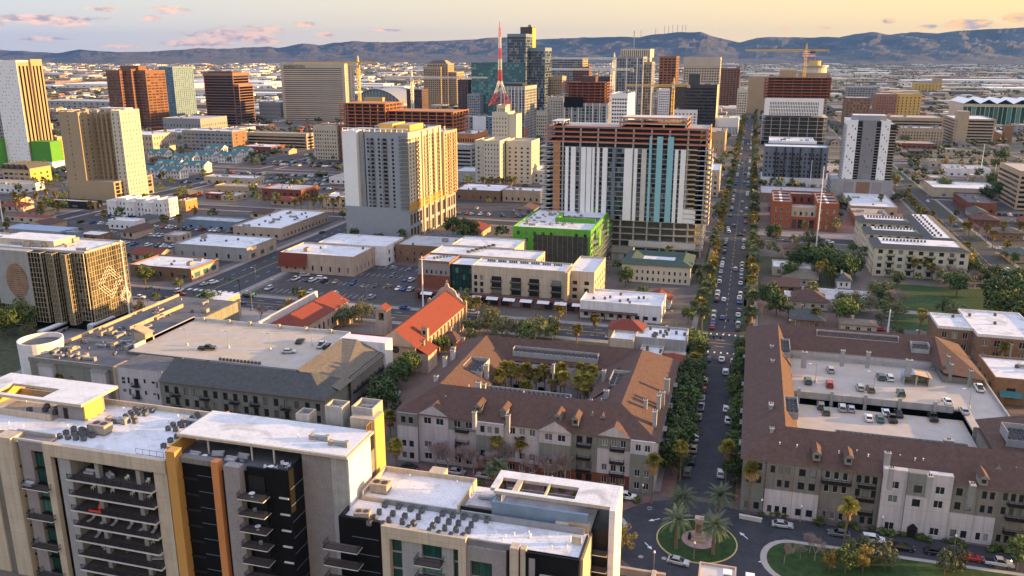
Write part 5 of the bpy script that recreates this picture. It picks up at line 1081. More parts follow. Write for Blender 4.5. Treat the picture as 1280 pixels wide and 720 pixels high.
b.wall.box(-90, -70, 398, 399, h, h+2.2, 'wrap_green'); b.wall.box(-90, -89, 399, 414, h, h+2, 'wrap_green'); b.wall.box(-79, -75, 428, 433, h, h+2.8, 'wrap_green'); b.roofs.box(-89, -70, 399, 414, h+.05, h+.1, 'dark_gravel')
for _ in range(46):
    t = random.random(); o = b.ac('big', random.choice((random.uniform(-104, -94), random.uniform(-100, -74))), random.uniform(386, 431), h+.1, 0, random.uniform(.3, .55))
b.done()
# small-scale buildings: base corner, roof level, other corner, far corner
smp = simple
b, q = smp('commercial_building', 'low white roofed two storey shops with brown canopy and brick piers by the avenue', 'white roofed brick pier shops', (826, 405, 385, 725, 833), 'stucco_white', n=9, wf=.5, cl=10, kinds=('unit',)); 
b.wall.box(q[0], q[1]-9, q[2]-2.4, q[2], 3.2, 3.5, 'shingle_brown'); 
for i in range(6): b.wall.box(q[0]+i*5, q[0]+i*5+.5, q[2]-2.4, q[2]-1.9, 0, 3.2, 'brick_red')
b.done()
b, q = smp('apartment_house', 'cream two storey apartment house with green shingle roof below the large construction tower', 'green roofed cream apartments', (862, 357, 334, 778, None, 24), 'tower_cream', n=12, wf=.35, cl=0); b.roofs = MB(); b.par = MB(); x0, x1, y0, y1, h = q
ring_roof(b, (x0, x1, y0, y1), (x0+8, x1-8, y0+7, y1-7), h, h+1.8, 'tile_green'); b.roofs.box(x0+7.5, x1-7.5, y0+6.5, y1-6.5, h-.3, h, 'white_membrane'); b.done()
# townhouses at the avenue corner
b = Bld('townhouses', 'three storey townhouses with white terraces and red tile roof ends at the avenue corner', 'townhouses', -28, 250, lm='corner townhouses')
b.vol(-39, -31.5, 255, 264, 0, 11.4, 'stucco_beige', 'white_membrane', .8, S=dict(n=3, wf=.45, fh=2.9), E=dict(n=2, wf=.4, fh=2.9)); b.vol(-31.5, -15.4, 258, 271, 0, 11.6, 'stucco_grey', 'white_membrane', .8, S=dict(n=5, wf=.4, fh=2.9), E=dict(n=4, wf=.4, fh=2.9))
b.vol(-29, -22, 246, 258, 0, 9.2, 'stucco_beige', 'white_membrane', .8, S=dict(n=2, wf=.4, fh=2.5)); b.vol(-22, -15, 245, 258, 0, 8.6, 'stucco_pink', 'white_membrane', 0, S=dict(n=2, wf=.4, fh=2.5), E=dict(n=4, wf=.4, fh=2.5), flat=False); hip(b.roofs, -22, -15, 245, 254, 8.6, 11, 'tile_red', 'x')
b.vol(-41, -31.6, 264.1, 272, 0, 12.4, 'stucco_pink', 'white_membrane', 0, flat=False, S=dict(n=4, wf=.3, fh=2.9)); hip(b.roofs, -41, -30, 264.1, 272, 12.4, 14.8, 'tile_red', 'x'); b.clutter(-30, -16, 259, 269, 11.7, 12, ('unit',)); b.clutter(-28.5, -22.5, 247, 256, 9.3, 5, ('unit',)); b.done()
# small red tiled houses north of the courtyard block
def house(label, x0, x1, y0, y1, h, wall, roof, axis='x', rh=2.2, lm=None, chim=True, wing=None, cat='house', hp=True, group=None):
    b = Bld('house', label, cat, (x0+x1)/2, y0, lm=lm, group=group)
    f = 'E' if x1 < 5 else 'W'
    b.vol(x0, x1, y0, y1, 0, h, wall, flat=False, S=dict(n=max(2, int((x1-x0)/3.4)), wf=.4, fh=h-.2, lo=.28, hi=.75, frame='metal_white'), **{f: dict(n=max(2, int((y1-y0)/3.6)), wf=.35, fh=h-.2, lo=.28, hi=.75, frame='metal_white')})
    hip(b.roofs, x0, x1, y0, y1, h, h+rh, roof, axis, hp, hp, .6, wall)
    if wing:
        a, c, d, e = wing; b.vol(a, c, d, e, 0, h-.5, wall, flat=False, S=dict(n=2, wf=.35, fh=h-.6)); hip(b.roofs, a, c, d, e, h-.5, h+rh*.6, roof, 'y' if axis == 'x' else 'x')
    if chim: chimney(b, x0+(x1-x0)*.35, (y0+y1)/2+.8, h, h+rh+.8, .8, .8, wall)
    b.done(); return b
house('white stucco bungalow with red tile hip roof and white chimney behind the courtyard block', -62, -48, 243, 251, 4.4, 'stucco_white', 'tile_red', lm='red tiled bungalow', wing=(-70, -62, 245, 250))
house('small red tiled house half hidden by trees beside the church', -92, -84, 250, 260, 4.2, 'stucco_tan', 'tile_red', wing=(-84, -78, 256, 263), lm='tree hidden red tiled house')
house('narrow red tiled cottage at the rear wall of the courtyard block', -100, -94, 262, 270, 3.6, 'stucco_tan', 'shingle_brown')
# right side near: brick building with white roof, corner brick building
b, q = smp('apartment_building', 'brick apartment building with stepped white roof right of the parking deck apartments', 'stepped white roof brick apartments', (1205, 440, 412, 1262, 1160), 'brick_brown', cl=0)
b = b; T0 = b
b.T.name = 'brick_apartments'; b.wall = MB(); b.wins = []; b.roofs = MB(); b.par = MB(); b.T.location.x = 85
b.o = (85, q[2], 0); b.T.location = b.o
b.vol(78, 98, 300, 330, 0, 9, 'brick_brown', 'white_membrane', .7, S=dict(n=5, wf=.5, fh=4.2, frame='metal_white'), W=dict(n=7, wf=.4, fh=4.2, frame='metal_white'), parm='stucco_white'); b.vol(67, 78, 306, 322, 0, 9, 'brick_brown', 'white_membrane', .7, S=dict(n=3, wf=.5, fh=4.2, frame='metal_white'), parm='stucco_white'); b.clutter(70, 96, 304, 328, 9.1, 10, ('unit', 'vent')); b.done()
b = Bld('shop', 'small brown brick shop with white roof and green awning beyond the right parking deck', 'shop', 84, 262, lm='green awning brick shop')
b.vol(74.5, 92, 262, 282, 0, 7.5, 'brick_brown', 'white_membrane', .7, S=dict(n=2, wf=.3, fh=6), W=dict(n=3, wf=.3, fh=6)); b.clutter(78, 88, 266, 278, 7.6, 4, ('duct', 'unit')); q = MB(); q.poly([(76, 259.5, 3), (82, 259.5, 3), (82, 262, 4.2), (76, 262, 4.2)], 'tile_teal'); q.build('awning', b.T); b.done()
# E shaped apartment building on the right
b = Bld('apartment_building', 'cream four storey apartment building with E shaped grey and white roof near the lawn', 'building', 78, 413, lm='E roof cream apartments')
x0, x1, y0, y1, h = 59, 99, 413, 510, 13.6
fsS = dict(n=9, wf=.45, fh=3.3, balc=[(1, 3.4, 1.2, 0), (3, 3.4, 1.2, 0), (5, 3.4, 1.2, 0), (7, 3.4, 1.2, 0)], slab='metal_dark')
b.vol(x0, x1, y0, 434, 0, h, 'tower_cream', S=fsS, W=dict(n=5, wf=.5, fh=3.3), flat=False); b.vol(x0, x1-14, 446, 462, 0, h, 'tower_cream', W=dict(n=4, wf=.5, fh=3.3), flat=False, S=dict(n=6, wf=.4, fh=3.3)); b.vol(x0, x1-14, 476, 494, 0, h, 'tower_cream', W=dict(n=4, wf=.5, fh=3.3), flat=False, S=dict(n=6, wf=.4, fh=3.3)); b.vol(x1-14, x1, 434, 505, 0, h, 'tower_cream', flat=False)
for (a, c, d, e) in ((x0, x1, y0, 434), (x0, x1-14, 446, 462), (x0, x1-14, 476, 494), (x1-14, x1, 434, 505)):
    g = 3.2
    b.roofs.poly([(a-.8, d-.8, h), (c+.8, d-.8, h), (c-g, d+g, h+1.4), (a+g, d+g, h+1.4)], 'shingle_grey'); b.roofs.poly([(c+.8, d-.8, h), (c+.8, e+.8, h), (c-g, e-g, h+1.4), (c-g, d+g, h+1.4)], 'shingle_grey')
    b.roofs.poly([(c+.8, e+.8, h), (a-.8, e+.8, h), (a+g, e-g, h+1.4), (c-g, e-g, h+1.4)], 'shingle_grey'); b.roofs.poly([(a-.8, e+.8, h), (a-.8, d-.8, h), (a+g, d+g, h+1.4), (a+g, e-g, h+1.4)], 'shingle_grey'); b.roofs.poly([(a+g, d+g, h+1.3), (c-g, d+g, h+1.3), (c-g, e-g, h+1.3), (a+g, e-g, h+1.3)], 'white_membrane')
for yy in (424, 454, 485):
    for i in range(13): b.ac('unit', 64+i*1.5, yy, h+1.3, 0, 1)
for i in range(10): b.ac('unit', 89, 440+i*6, h+1.3, 0, 1.1); b.ac('unit', 92, 441+i*6, h+1.3, 0, 1.1)
b.done()
b, q = smp('office_building', 'low building with plain white flat roof and courtyard opening behind the E roofed apartments', 'white slab roof office', (1062, 268, 258, 1122, 1050), 'stucco_tan', cl=3); b.done()
# long motel like house row, right middle
b, q = smp('apartment_house', 'long pale two storey row with grey roof in the garden block', 'long pale garden row', (980, 382, 370, 1085, 965, 8), 'stucco_white', 'grey_membrane', n=12, wf=.3, cl=0, par=.2); b.done()
for (lab, spec, wall, roof, ax, rh) in (
    ('dark brown hip roofed house beside the avenue behind the right hand block', (985, 385, 378, 1036, None, 12), 'stucco_beige', 'shingle_brown', 'x', 3.4),
    ('brick bungalow with grey roof and white dormer just behind the right hand block', (988, 410, 398, 1030, None, 11), 'brick_brown', 'shingle_grey', 'x', 3),
    ('tan roofed carport house between the alley and the brick bungalow', (1050, 415, 407, 1096, None, 7), 'stucco_beige', 'shingle_olive', 'x', 1.2),
    ('grey hip roofed house under the dark tree clump', (978, 356, 347, 1022, None, 14), 'stucco_grey', 'shingle_olive', 'y', 3.2),
    ('white house with grey gable beside the dark tree clump', (1046, 360, 350, 1064, None, 10), 'stucco_white', 'shingle_grey', 'y', 2.2),
    ('pink two storey house with brown gables facing the red brick block', (979, 322, 310, 1010, None, 9), 'stucco_pink', 'shingle_brown', 'y', 2.4),
    ('white flat topped duplex in the garden block', (1025, 377, 368, 1085, None, 9), 'stucco_white', 'grey_membrane', 'x', .6),
    ('brown roofed brick house behind palms on the right avenue', (1216, 283, 274, 1250, None, 14), 'brick_red', 'shingle_brown', 'x', 2.6),
    ('tan roofed brick house at the right avenue crossing', (1240, 300, 290, 1280, None, 12), 'brick_brown', 'shingle_olive', 'x', 2.4),
    ('long green roofed cottage at the right edge of the view', (1262, 328, 318, 1300, None, 16), 'stucco_tan', 'tile_green', 'y', 2)):
    x0, x1, y0, y1, h = PB(*spec[:4], depth=spec[5]); h = min(max(h, 3.4), 6.5); house(lab, x0, x1, y0, y1, h, wall, roof, ax, rh)
b, q = smp('brick_office', 'red brick flat roofed office with rooftop machinery beside the right avenue', 'flat brick office', (1208, 266, 254, 1246, 1192), 'brick_red', 'dark_gravel', cl=8); b.done()
b, q = smp('white_hall', 'plain white flat roofed hall beside the right avenue palms', 'plain white hall', (1165, 246, 235, 1250, 1155), 'stucco_beige', 'white_membrane', cl=0, n=3, wf=.15); b.done()
b, q = smp('parking_garage', 'tan striped parking garage cut by the right edge of the view', 'right edge garage', (1268, 262, 215, 1330, 1250), 'stucco_tan', 'concrete_deck', cl=0, n=1, wf=.97, fl=3.2, lo=.4, hi=.9, gl='window_glass_black'); b.done()
# red brick apartments
b = Bld('apartment_building', 'red brick and orange apartment building with inner courtyard and white walkways', 'building', 42, 516, lm='red brick courtyard building')
x0, x1, y0, y1, h = 15, 52, 516, 560, 15.5
mk = dict(n=3, wf=.35, fh=4.6, lo=.25, hi=.8, glass='window_glass_teal', frame='metal_white')
b.vol(x0, x0+11, y0, y1, 0, h, 'brick_orange', 'tan_gravel', 1, S=mk, W=dict(n=8, wf=.35, fh=4.6, glass='window_glass_teal')); b.vol(x1-12, x1, y0, y1, 0, h, 'brick_orange', 'tan_gravel', 1, S=mk)
b.vol(x0+11, x1-12, y0+2, y0+12, 7, h-3, 'stucco_beige', 'tan_gravel', .6, S=dict(n=4, wf=.4, fh=4)); b.vol(x0+11, x1-12, y0+1, y0+12, 0, 7, 'brick_orange', 'dark_gravel', .6, S=dict(n=4, wf=.8, fh=6.5, lo=.1, hi=.9)); b.vol(x0+11, x1-12, y1-12, y1, 0, h, 'brick_red', 'tan_gravel', 1, S=dict(n=3, wf=.3, fh=5))
for x in (x0+5, x1-6): q = MB(); q.box(x-.8, x+.8, y0+2, y1-2, h+.07, h+.3, 'panel_white'); q.build('walkway', b.T)
for y in (y0+10, y0+22, y0+34): q = MB(); q.box(x0+1, x0+10, y, y+.4, h, h+1, 'brick_red'); q.box(x1-11, x1-1, y, y+.4, h, h+1, 'brick_red'); q.build('roof_wall', b.T)
b.done()
# ================================================================ left middle ground
b, q = smp('restaurant', 'beige stucco building with terracotta mansard end and small arched windows beside the parking lot', 'terracotta mansard building', (443, 346, 323, 350, 468), 'stucco_pink', n=8, wf=.2, fl=5, cl=8)
x0, x1, y0, y1, h = q; b.roofs.poly([(x0-1, y0-1.5, h*.35), (x0+14, y0-1.5, h*.35), (x0+14.5, y0-.02, h+.6), (x0-.5, y0-.02, h+.6)], 'tile_red'); b.vol(x0+8, x1+6, y1, y1+22, 0, h+.6, 'stucco_white', 'white_membrane', .5, S=None, E=dict(n=3, wf=.3, fh=4)); b.done()
b, q = smp('brick_warehouse', 'long brown brick building with grey roof below the grey tower', 'long brown brick building', (578, 333, 312, 494, 598), 'brick_brown', 'grey_membrane', n=9, wf=.18, cl=4); b.done()
b, q = smp('mural_shop', 'low building with bright blue mural wall behind the brown brick building', 'blue mural shop', (606, 312, 302, 532, 612), 'blue_paint', 'tan_gravel', n=6, wf=.2, cl=3); b.done()
b, q = smp('shop', 'one storey brown brick shop with white roof and peach stucco front beside the wide street', 'peach fronted brick shop', (240, 352, 338, 162, 273), 'brick_brown', n=5, wf=.2, fl=4.5, cl=8, side=dict(n=3, wf=.6, glass='window_glass_teal', wall='stucco_pink')); b.done()
b, q = smp('warehouse', 'low grey warehouse with broad white roof left of the wide street', 'broad white roof warehouse', (310, 328, 312, 218, 345), 'stucco_grey', n=6, wf=.2, fl=4.5, cl=6, side=dict(n=3, wf=.4, wall='stucco_pink', glass='window_glass_teal')); b.done()
b, q = smp('commercial_building', 'pink two storey commercial building with white roof beside the wide street', 'pink two storey commercial building', (352, 300, 287, 291, 410), 'stucco_pink', n=6, wf=.35, fl=3.4, cl=14, kinds=('unit', 'duct')); b.done()
b, q = smp('shop', 'dark blue walled shop with pale grey roof left of the wide street', 'dark blue walled shop', (298, 290, 279, 230, 312), 'steel_blue', 'grey_membrane', n=5, wf=.3, cl=2); b.done()
b, q = smp('workshop', 'blue metal shed roofed workshop with open yard at the far left', 'blue shed roof workshop', (78, 300, 290, 4, 98), 'stucco_grey', 'blue_roof', n=5, wf=.3, cl=0, par=0); b.done()
b, q = smp('shop', 'purple walled low shop beside the blue roofed workshop', 'purple walled shop', (98, 305, 292, 76, 104), 'steel_blue', 'grey_membrane', n=3, wf=.3, cl=1); b.done()
# stepped white town homes
b = Bld('townhouses', 'bright white stepped flat roofed townhouses in front of the tan tower', 'townhouses', -395, 420, lm='bright white townhouses')
x0, x1, y0, y1, h = PB(203, 274, 256, 133, 222)
for i in range(6):
    a = x0+(x1-x0)*i/6; c = x0+(x1-x0)*(i+1)/6; b.vol(a, c, y0+(i % 2)*2, y1, 0, h+(1.6 if i % 2 else 0), 'stucco_white', 'white_membrane', 1.0, S=dict(n=2, wf=.35, fh=3.2), **({'E': dict(n=5, wf=.3, fh=3.2)} if i == 5 else {}))
b.done()
b, q = smp('clinic', 'white and grey low clinic in front of the bright white townhouses', 'white clinic', (170, 288, 278, 135, 181), 'stucco_white', n=5, wf=.4, cl=4); b.done()
b, q = smp('shop', 'orange sided shop beside the bright white townhouses', 'orange sided shop', (233, 264, 252, 222, 246), 'stucco_tan', n=3, wf=.3, cl=2, side=dict(wall='cladding_orange', n=2, wf=.3)); b.done()
b, q = smp('shop', 'long low canopy building at the foot of the tan tower', 'long canopy building', (118, 262, 254, 60, 128), 'metal_dark', 'grey_membrane', n=6, wf=.7, cl=2); b.done()
b, q = smp('house', 'pale low house with two small red tile roofs at the far left', 'pale red tiled shop', (58, 280, 273, 8, 70), 'stucco_beige', 'tile_red', n=4, wf=.3, cl=0, par=0); b.done()
b, q = smp('market_hall', 'glass and brick row with steep dark gables at the far left', 'steep gabled row', (40, 232, 212, 2, 63), 'stucco_tan', 'shingle_grey', n=5, wf=.7, fl=3.4, cl=0, side=dict(wall='tower_sunlit_yellow', n=3, wf=.3))
x0, x1, y0, y1, h = q
for i in range(5): a = x0+(x1-x0)*i/5; hip(b.roofs, a+.6, a+(x1-x0)/5-.6, y0, y1, h+.05, h+4, 'shingle_grey', 'y', False, False, .5, 'window_glass_bronze')
b.done()
# teal roofed white apartment rows
k = 0
for (px, py, w_, gr) in ((182, 222, 25, 0), (206, 214, 26, 1), (225, 206, 26, 2), (195, 200, 22, 3), (238, 216, 26, 4), (252, 202, 24, 5), (266, 194, 22, 6), (283, 204, 22, 7), (214, 224, 20, 8), (300, 197, 20, 9)):
    x, y = at(px, py); x0 = x-9; x1 = x0+w_*.9
    b = Bld('apartment_house', None, 'apartment house', x0, y, lm=None, group='teal roofed white apartment houses'); h = 7
    b.vol(x0, x1, y, y+11, 0, h, 'stucco_white', flat=False, S=dict(n=6, wf=.35, fh=3.3, div=False), E=dict(n=3, wf=.35, fh=3.3, div=False)); hip(b.roofs, x0, x1, y, y+11, h, h+3, 'tile_teal', 'x', False, False, .6, 'stucco_white')
    for t in (.25, .75): hip(b.roofs, x0+(x1-x0)*t-2.4, x0+(x1-x0)*t+2.4, y-1, y+4, h+.03, h+2, 'tile_teal', 'y', False, True, .3, 'stucco_white')
    b.T['adj'] = 'white apartment house with teal roof'; b.done(); 
b, q = smp('parking_garage', 'tan four level parking garage in front of the beige hotel tower', 'tan parking garage', (384, 187, 168, 308, 392), 'stucco_tan', 'concrete_deck', n=1, wf=.98, fl=3.4, lo=.42, hi=.95, gl='window_glass_black', cl=3, side=dict(n=1, wf=.9)); b.done()
b, q = smp('office_building', 'grey office block with tight window grid left of the orange construction frame', 'tight grid office block', (423, 200, 158, 391, 426), 'tower_beige', n=9, wf=.5, fl=3.6, cl=5); b.done()
b, q = smp('office_building', 'low glass cornered office between the dark tower and the garage', 'low glass cornered office', (292, 190, 165, 227, 308), 'tower_grey', n=12, wf=.7, fl=3.8, gl='window_glass_blue', cl=5, side=dict(wall='brick_brown', n=2, wf=.2)); b.done()
b, q = smp('low_school', 'long low tan building behind the parking lot in the left middle', 'long low tan building', (340, 245, 236, 268, 352), 'stucco_tan', 'tan_gravel', n=8, wf=.3, cl=5); b.done()
b, q = smp('parking_canopy', 'low flat white roofed store by the car park behind the teal roofed apartments', 'white roofed store', (318, 232, 224, 255, 330), 'stucco_beige', n=6, wf=.3, cl=5); b.done()
b, q = smp('office_building', 'yellow lit low block beside the white slab tower', 'yellow lit low block', (76, 205, 172, 52, 84), 'stucco_tan', n=4, wf=.5, fl=3.4, cl=3, side=dict(wall='tower_sunlit_yellow')); b.done()  # sunlight on the right side painted in as yellow
# ================================================================ towers
def tower(name, label, lm, spec, wall, roof='grey_membrane', **k):
    k.setdefault('cl', 4); k.setdefault('fl', 3.6); k.setdefault('sc', 1.6)
    return smp(name, label, lm, spec, wall, roof, **k)
# white slab tower, far left
x0, x1, y0, y1, h = PB(40, 210, 77, -30, 52)
b = Bld('residential_tower', 'white slab tower with scattered small windows and bronze striped side, on a lime green base', 'tower', x1-20, y0, lm='white slab tower')
n = 13; wdt = 26
b.vol(x1-wdt, x1, y0, y0+14, 0, h, 'panel_white', 'white_membrane', 1, S=dict(n=n, wf=.45, fh=3.1, lo=.45, hi=.7, base=4, div=False, skip=lambda i, j: (i*7+j*5+(i*j) % 3) % 9 > 2), E=dict(n=3, wf=.5, fh=h-8, lo=.02, hi=.98, base=6, wall='tower_tan', glass='window_glass_black', div=False))
b.vol(x1-60, x1-wdt, y0+4, y0+22, 0, h-3, 'tower_grey', 'white_membrane', 1, S=dict(n=12, wf=.5, fh=3.1, div=False)); b.vol(x1-wdt+6, x1+2, y0+14.1, y0+27, 0, h+1, 'tower_tan', 'grey_membrane', 1, E=dict(n=3, wf=.5, fh=h-6, lo=.02, hi=.98, base=4, glass='window_glass_black', div=False))
b.wall.box(x1-60, x1-wdt-.2, y0-4, y0, 0, 26, 'green_paint'); b.wall.box(x1+.3, x1+22, y0+2, y0+16, 6, 24, 'green_paint'); b.wall.box(x1+.3, x1+22, y0+1.6, y0+16.2, 0, 6, 'panel_white')
b.done()
# tan tower with recessed dark balcony front
x0, x1, y0, y1, h = PB(145, 252, 143, 82, 181)
b = Bld('residential_tower', 'tan concrete tower with sunlit yellow recesses and rows of dark balconies, left', 'tower', (x0+x1)/2, y0, lm='tan balcony tower')
t = proj; xa = bis(lambda v: proj(v, y0, 0)[0], 88, -900, 0)
X0, X1 = xa, x1; D = y1-y0
b.vol(X0, X1, y0, y0+D, 0, h*.22, 'tower_tan', 'tan_gravel', .6, E=dict(n=7, wf=.7, fh=2.6, lo=.1, hi=.9, div=False))
wsl = (X1-X0)*.42
b.vol(X0, X0+wsl, y0+.05, y0+18, h*.22, h, 'tower_tan', 'tan_gravel', 1.2, S=dict(cols=[(wsl*.42, wsl*.42+.9)], fh=2.9, lo=.3, hi=.7, div=False), E=dict(n=3, wf=.3, fh=2.9, lo=.3, hi=.8, glass='window_glass_teal', div=False))
b.vol(X0+wsl, X1-3, y0+14, y0+D*.7, h*.22, h-.5, 'tower_tan', 'tan_gravel', 1.2, S=dict(n=14, wf=.55, fh=2.9, lo=.1, hi=.82, m=.2, div=False, fins=[((X1-X0)*.58*t_, (X1-X0)*.58*t_+.9, 2.0, 'tower_tan') for t_ in (.18, .36, .54, .72, .9)]), E=dict(n=6, wf=.5, fh=2.9))
xe = X1+4.5; ye = bis(lambda v: proj(xe, v, h)[0], 174, y0+9, y0+300)
b.vol(X1-3, xe, y0+9, ye, 0, h+1.2, 'tower_cream', 'tan_gravel', 1, S=dict(cols=[(1, 2.2), (5, 6)], fh=2.9, lo=.25, hi=.8, glass='window_glass_teal', div=False), E=dict(n=6, wf=.3, fh=2.9, glass='window_glass_teal', div=False))
b.wall.box(X0+wsl, X1, y0+20, y0+D*.7, h, h+3, 'tower_cream', 'white_membrane'); b.clutter(X0+2, X1, y0+4, y0+D*.7, h+.1, 10, sc=1.5); b.done()
# copper brown stepped tower
x0, x1, y0, y1, h = PB(168, 160, 89, 132, 206)
b = Bld('office_tower', 'copper brown banded office tower with stepped corners catching orange light', 'tower', (x0+x1)/2, y0, lm='copper banded tower')
bd = dict(n=7, wf=.8, fh=3.9, lo=.35, hi=.8, glass='window_glass_bronze', div=False)
b.vol(x0, x1-14, y0, y0+30, 0, h, 'tower_brown', 'tan_gravel', 1, S=bd, E=dict(bd, n=4)); b.vol(x1-14, x1-2, y0+9, y0+40, 0, h+2, 'tower_brown', 'tan_gravel', 1, S=dict(bd, n=2), E=dict(bd, n=2)); ye = bis(lambda v: proj(x1+14, v, h)[0], 206, y0+18, y0+300); b.vol(x1-2, x1+14, y0+18, ye, 0, h, 'tower_brown', 'tan_gravel', 1, S=dict(bd, n=3), E=dict(bd, n=5))
b.wall.box(x0+8, x1+2, y0+20, y0+36, h, h+7, 'tower_brown'); b.done()
b, q = tower('office_tower', 'teal glass residential tower with dark vertical slot, behind the copper banded tower', 'teal slot tower', (222, 148, 84, 198, 241), 'steel_blue', n=9, wf=.8, fl=3.3, gl='window_glass_teal', lo=.15, hi=.85, side=dict(n=10, wf=.4)); b.done()
x0, x1, y0, y1, h = PB(302, 156, 92, 254, None, 40)
b = Bld('office_tower', 'dark brown tower with thin salmon floor lines and a cut shoulder', 'tower', (x0+x1)/2, y0, lm='dark salmon lined tower')
b.vol(x0, x1-8, y0, y0+40, 0, h, 'salmon', 'dark_gravel', 1, S=dict(n=1, wf=.98, fh=3.9, lo=.14, hi=.92, glass='window_glass_black', div=False, m=.3), E=dict(n=1, wf=.98, fh=3.9, lo=.14, hi=.92, glass='window_glass_black', div=False, m=.3)); b.vol(x1-8, x1, y0+1, y0+38, 0, h*.78, 'salmon', 'dark_gravel', 1, S=dict(n=1, wf=.98, fh=3.9, lo=.14, hi=.92, glass='window_glass_black', div=False, m=.2), E=dict(n=1, wf=.98, fh=3.9, lo=.14, hi=.92, glass='window_glass_black', div=False)); b.wall.box(x0-3, x0, y0+4, y0+36, 0, h*.85, 'tower_dark'); b.wall.box(x0+4, x1-12, y0+5, y0+30, h, h+3, 'tower_dark'); b.done()
# beige hotel slab
x0, x1, y0, y1, h = PB(434, 153, 80, 350, 442)
b = Bld('hotel_tower', 'broad beige hotel slab with fine horizontal window lines and sunlit right edge', 'tower', (x0+x1)/2, y0, lm='beige hotel slab')
b.vol(x0, x1, y0, y1, 0, h, 'tower_beige', 'tan_gravel', 1.5, S=dict(n=1, wf=.985, fh=3.0, lo=.30, hi=.68, top=5, m=4, glass='window_glass_bronze', div=False), E=dict(n=3, wf=.4, fh=3.0, lo=.3, hi=.7, div=False))
t = MB(); 
def text(s, size, loc, rot, mt, parent, name='sign', ext=.1, align='CENTER'):
    c = bpy.data.curves.new(name, 'FONT'); c.body = s; c.size = size; c.extrude = ext; c.align_x = align; c.materials.append(MATS[mt]); c.resolution_u = 2
    o = bpy.data.objects.new('tmp', c); COL.objects.link(o); dg = bpy.context.evaluated_depsgraph_get(); me = bpy.data.meshes.new_from_object(o.evaluated_get(dg)); bpy.data.objects.remove(o)
    o = bpy.data.objects.new(name, me); COL.objects.link(o); o.parent = parent; o.location = loc; o.rotation_euler = rot; return o
text('SHERATON', 7, (x0+24-b.o[0], -.3, h-6.3), (pi/2, 0, 0), 'metal_dark', b.T); b.done()
# arena with barrel roof
x, y = at(436, 127); 
b = Bld('arena', 'arena with silver barrel roof and glass arch front behind the beige hotel slab', 'arena', x+40, 1500, lm='barrel roofed arena')
ax0, ax1, ay = x-40, x+170, 1500; ns = 16
ax0, ax1 = at(438, 125)[0]*1500/at(438, 125)[1], at(502, 125)[0]*1500/at(502, 125)[1]
W_ = ax1-ax0; hh = 38
hh = 27; pp = [(ax0+W_*i/ns, 10+hh*sin(pi*i/ns)**.75) for i in range(ns+1)]
for (a, za), (c, zc) in zip(pp[:-1], pp[1:]): b.roofs.poly([(a, ay, za), (c, ay, zc), (c, ay+120, zc), (a, ay+120, za)], 'metal_grey')
b.wall.poly([(p, ay+4, z) for p, z in pp], 'steel_blue'); b.wall.box(ax0, ax1, ay+1, ay+120, 0, 10, 'concrete')
for i in range(1, ns): b.wall.box(pp[i][0]-.5, pp[i][0]+.5, ay+2, ay+3.5, 0, pp[i][1], 'frame_gold')
b.wall.box(ax0+W_*.35, ax0+W_*.7, ay-16, ay+4, 0, 22, 'tower_sunlit_yellow', 'tan_gravel'); b.wall.box(ax0-20, ax0, ay-5, ay+60, 0, 26, 'steel_blue'); b.done()
# dark gridded tower with hipped crown
x0, x1, y0, y1, h = PB(552, 133, 84, 529, None, 60); 
b = Bld('office_tower', 'bronze gridded office tower with stepped golden crown right of the arena', 'tower', (x0+x1)/2, y0, lm='golden crown tower')
gd_ = dict(n=8, wf=.6, fh=4, lo=.25, hi=.8, glass='window_glass_black', div=False)
b.vol(x0, x1, y0, y0+50, 0, h, 'tower_tan', 'tan_gravel', 1, S=gd_, E=gd_); b.vol(x0+5, x1+12, y0+8, y0+44, h*.0, h+6, 'tower_tan', 'tan_gravel', 1, S=gd_, E=gd_); b.vol(x1+12, x1+28, y0+14, y0+60, 0, h-10, 'tower_tan', 'tan_gravel', 1, S=gd_, E=gd_)
cx_ = (x0+x1)/2+6; b.roofs.poly([(x0+6, y0+9, h+6), (x1+10, y0+9, h+6), (x1+1, y0+20, h+13), (x0+14, y0+20, h+13)], 'tower_dark'); b.roofs.poly([(x1+10, y0+9, h+6), (x1+10, y0+42, h+6), (x1+1, y0+34, h+13), (x1+1, y0+20, h+13)], 'tower_tan'); b.roofs.poly([(x0+14, y0+20, h+13), (x1+1, y0+20, h+13), (x1+1, y0+34, h+13), (x0+14, y0+34, h+13)], 'tower_dark'); b.done()
b, q = tower('office_tower', 'narrow dark plum tower with white edge stripes left of the teal glass slab', 'narrow plum tower', (586, 150, 100, 572, 589), 'tower_dark', n=3, wf=.25, fl=3.4, gl='window_glass_black', cl=1); b.done()
b, q = tower('office_tower', 'teal glass slab with dark floor bands and sunlit end wall', 'teal glass slab', (655, 152, 79, 589, 666), 'tower_teal', n=22, wf=.92, fl=4.3, lo=.1, hi=.86, gl='window_glass_teal', m=.5, side=dict(wall='tower_cream', n=4, wf=.3)); b.done()
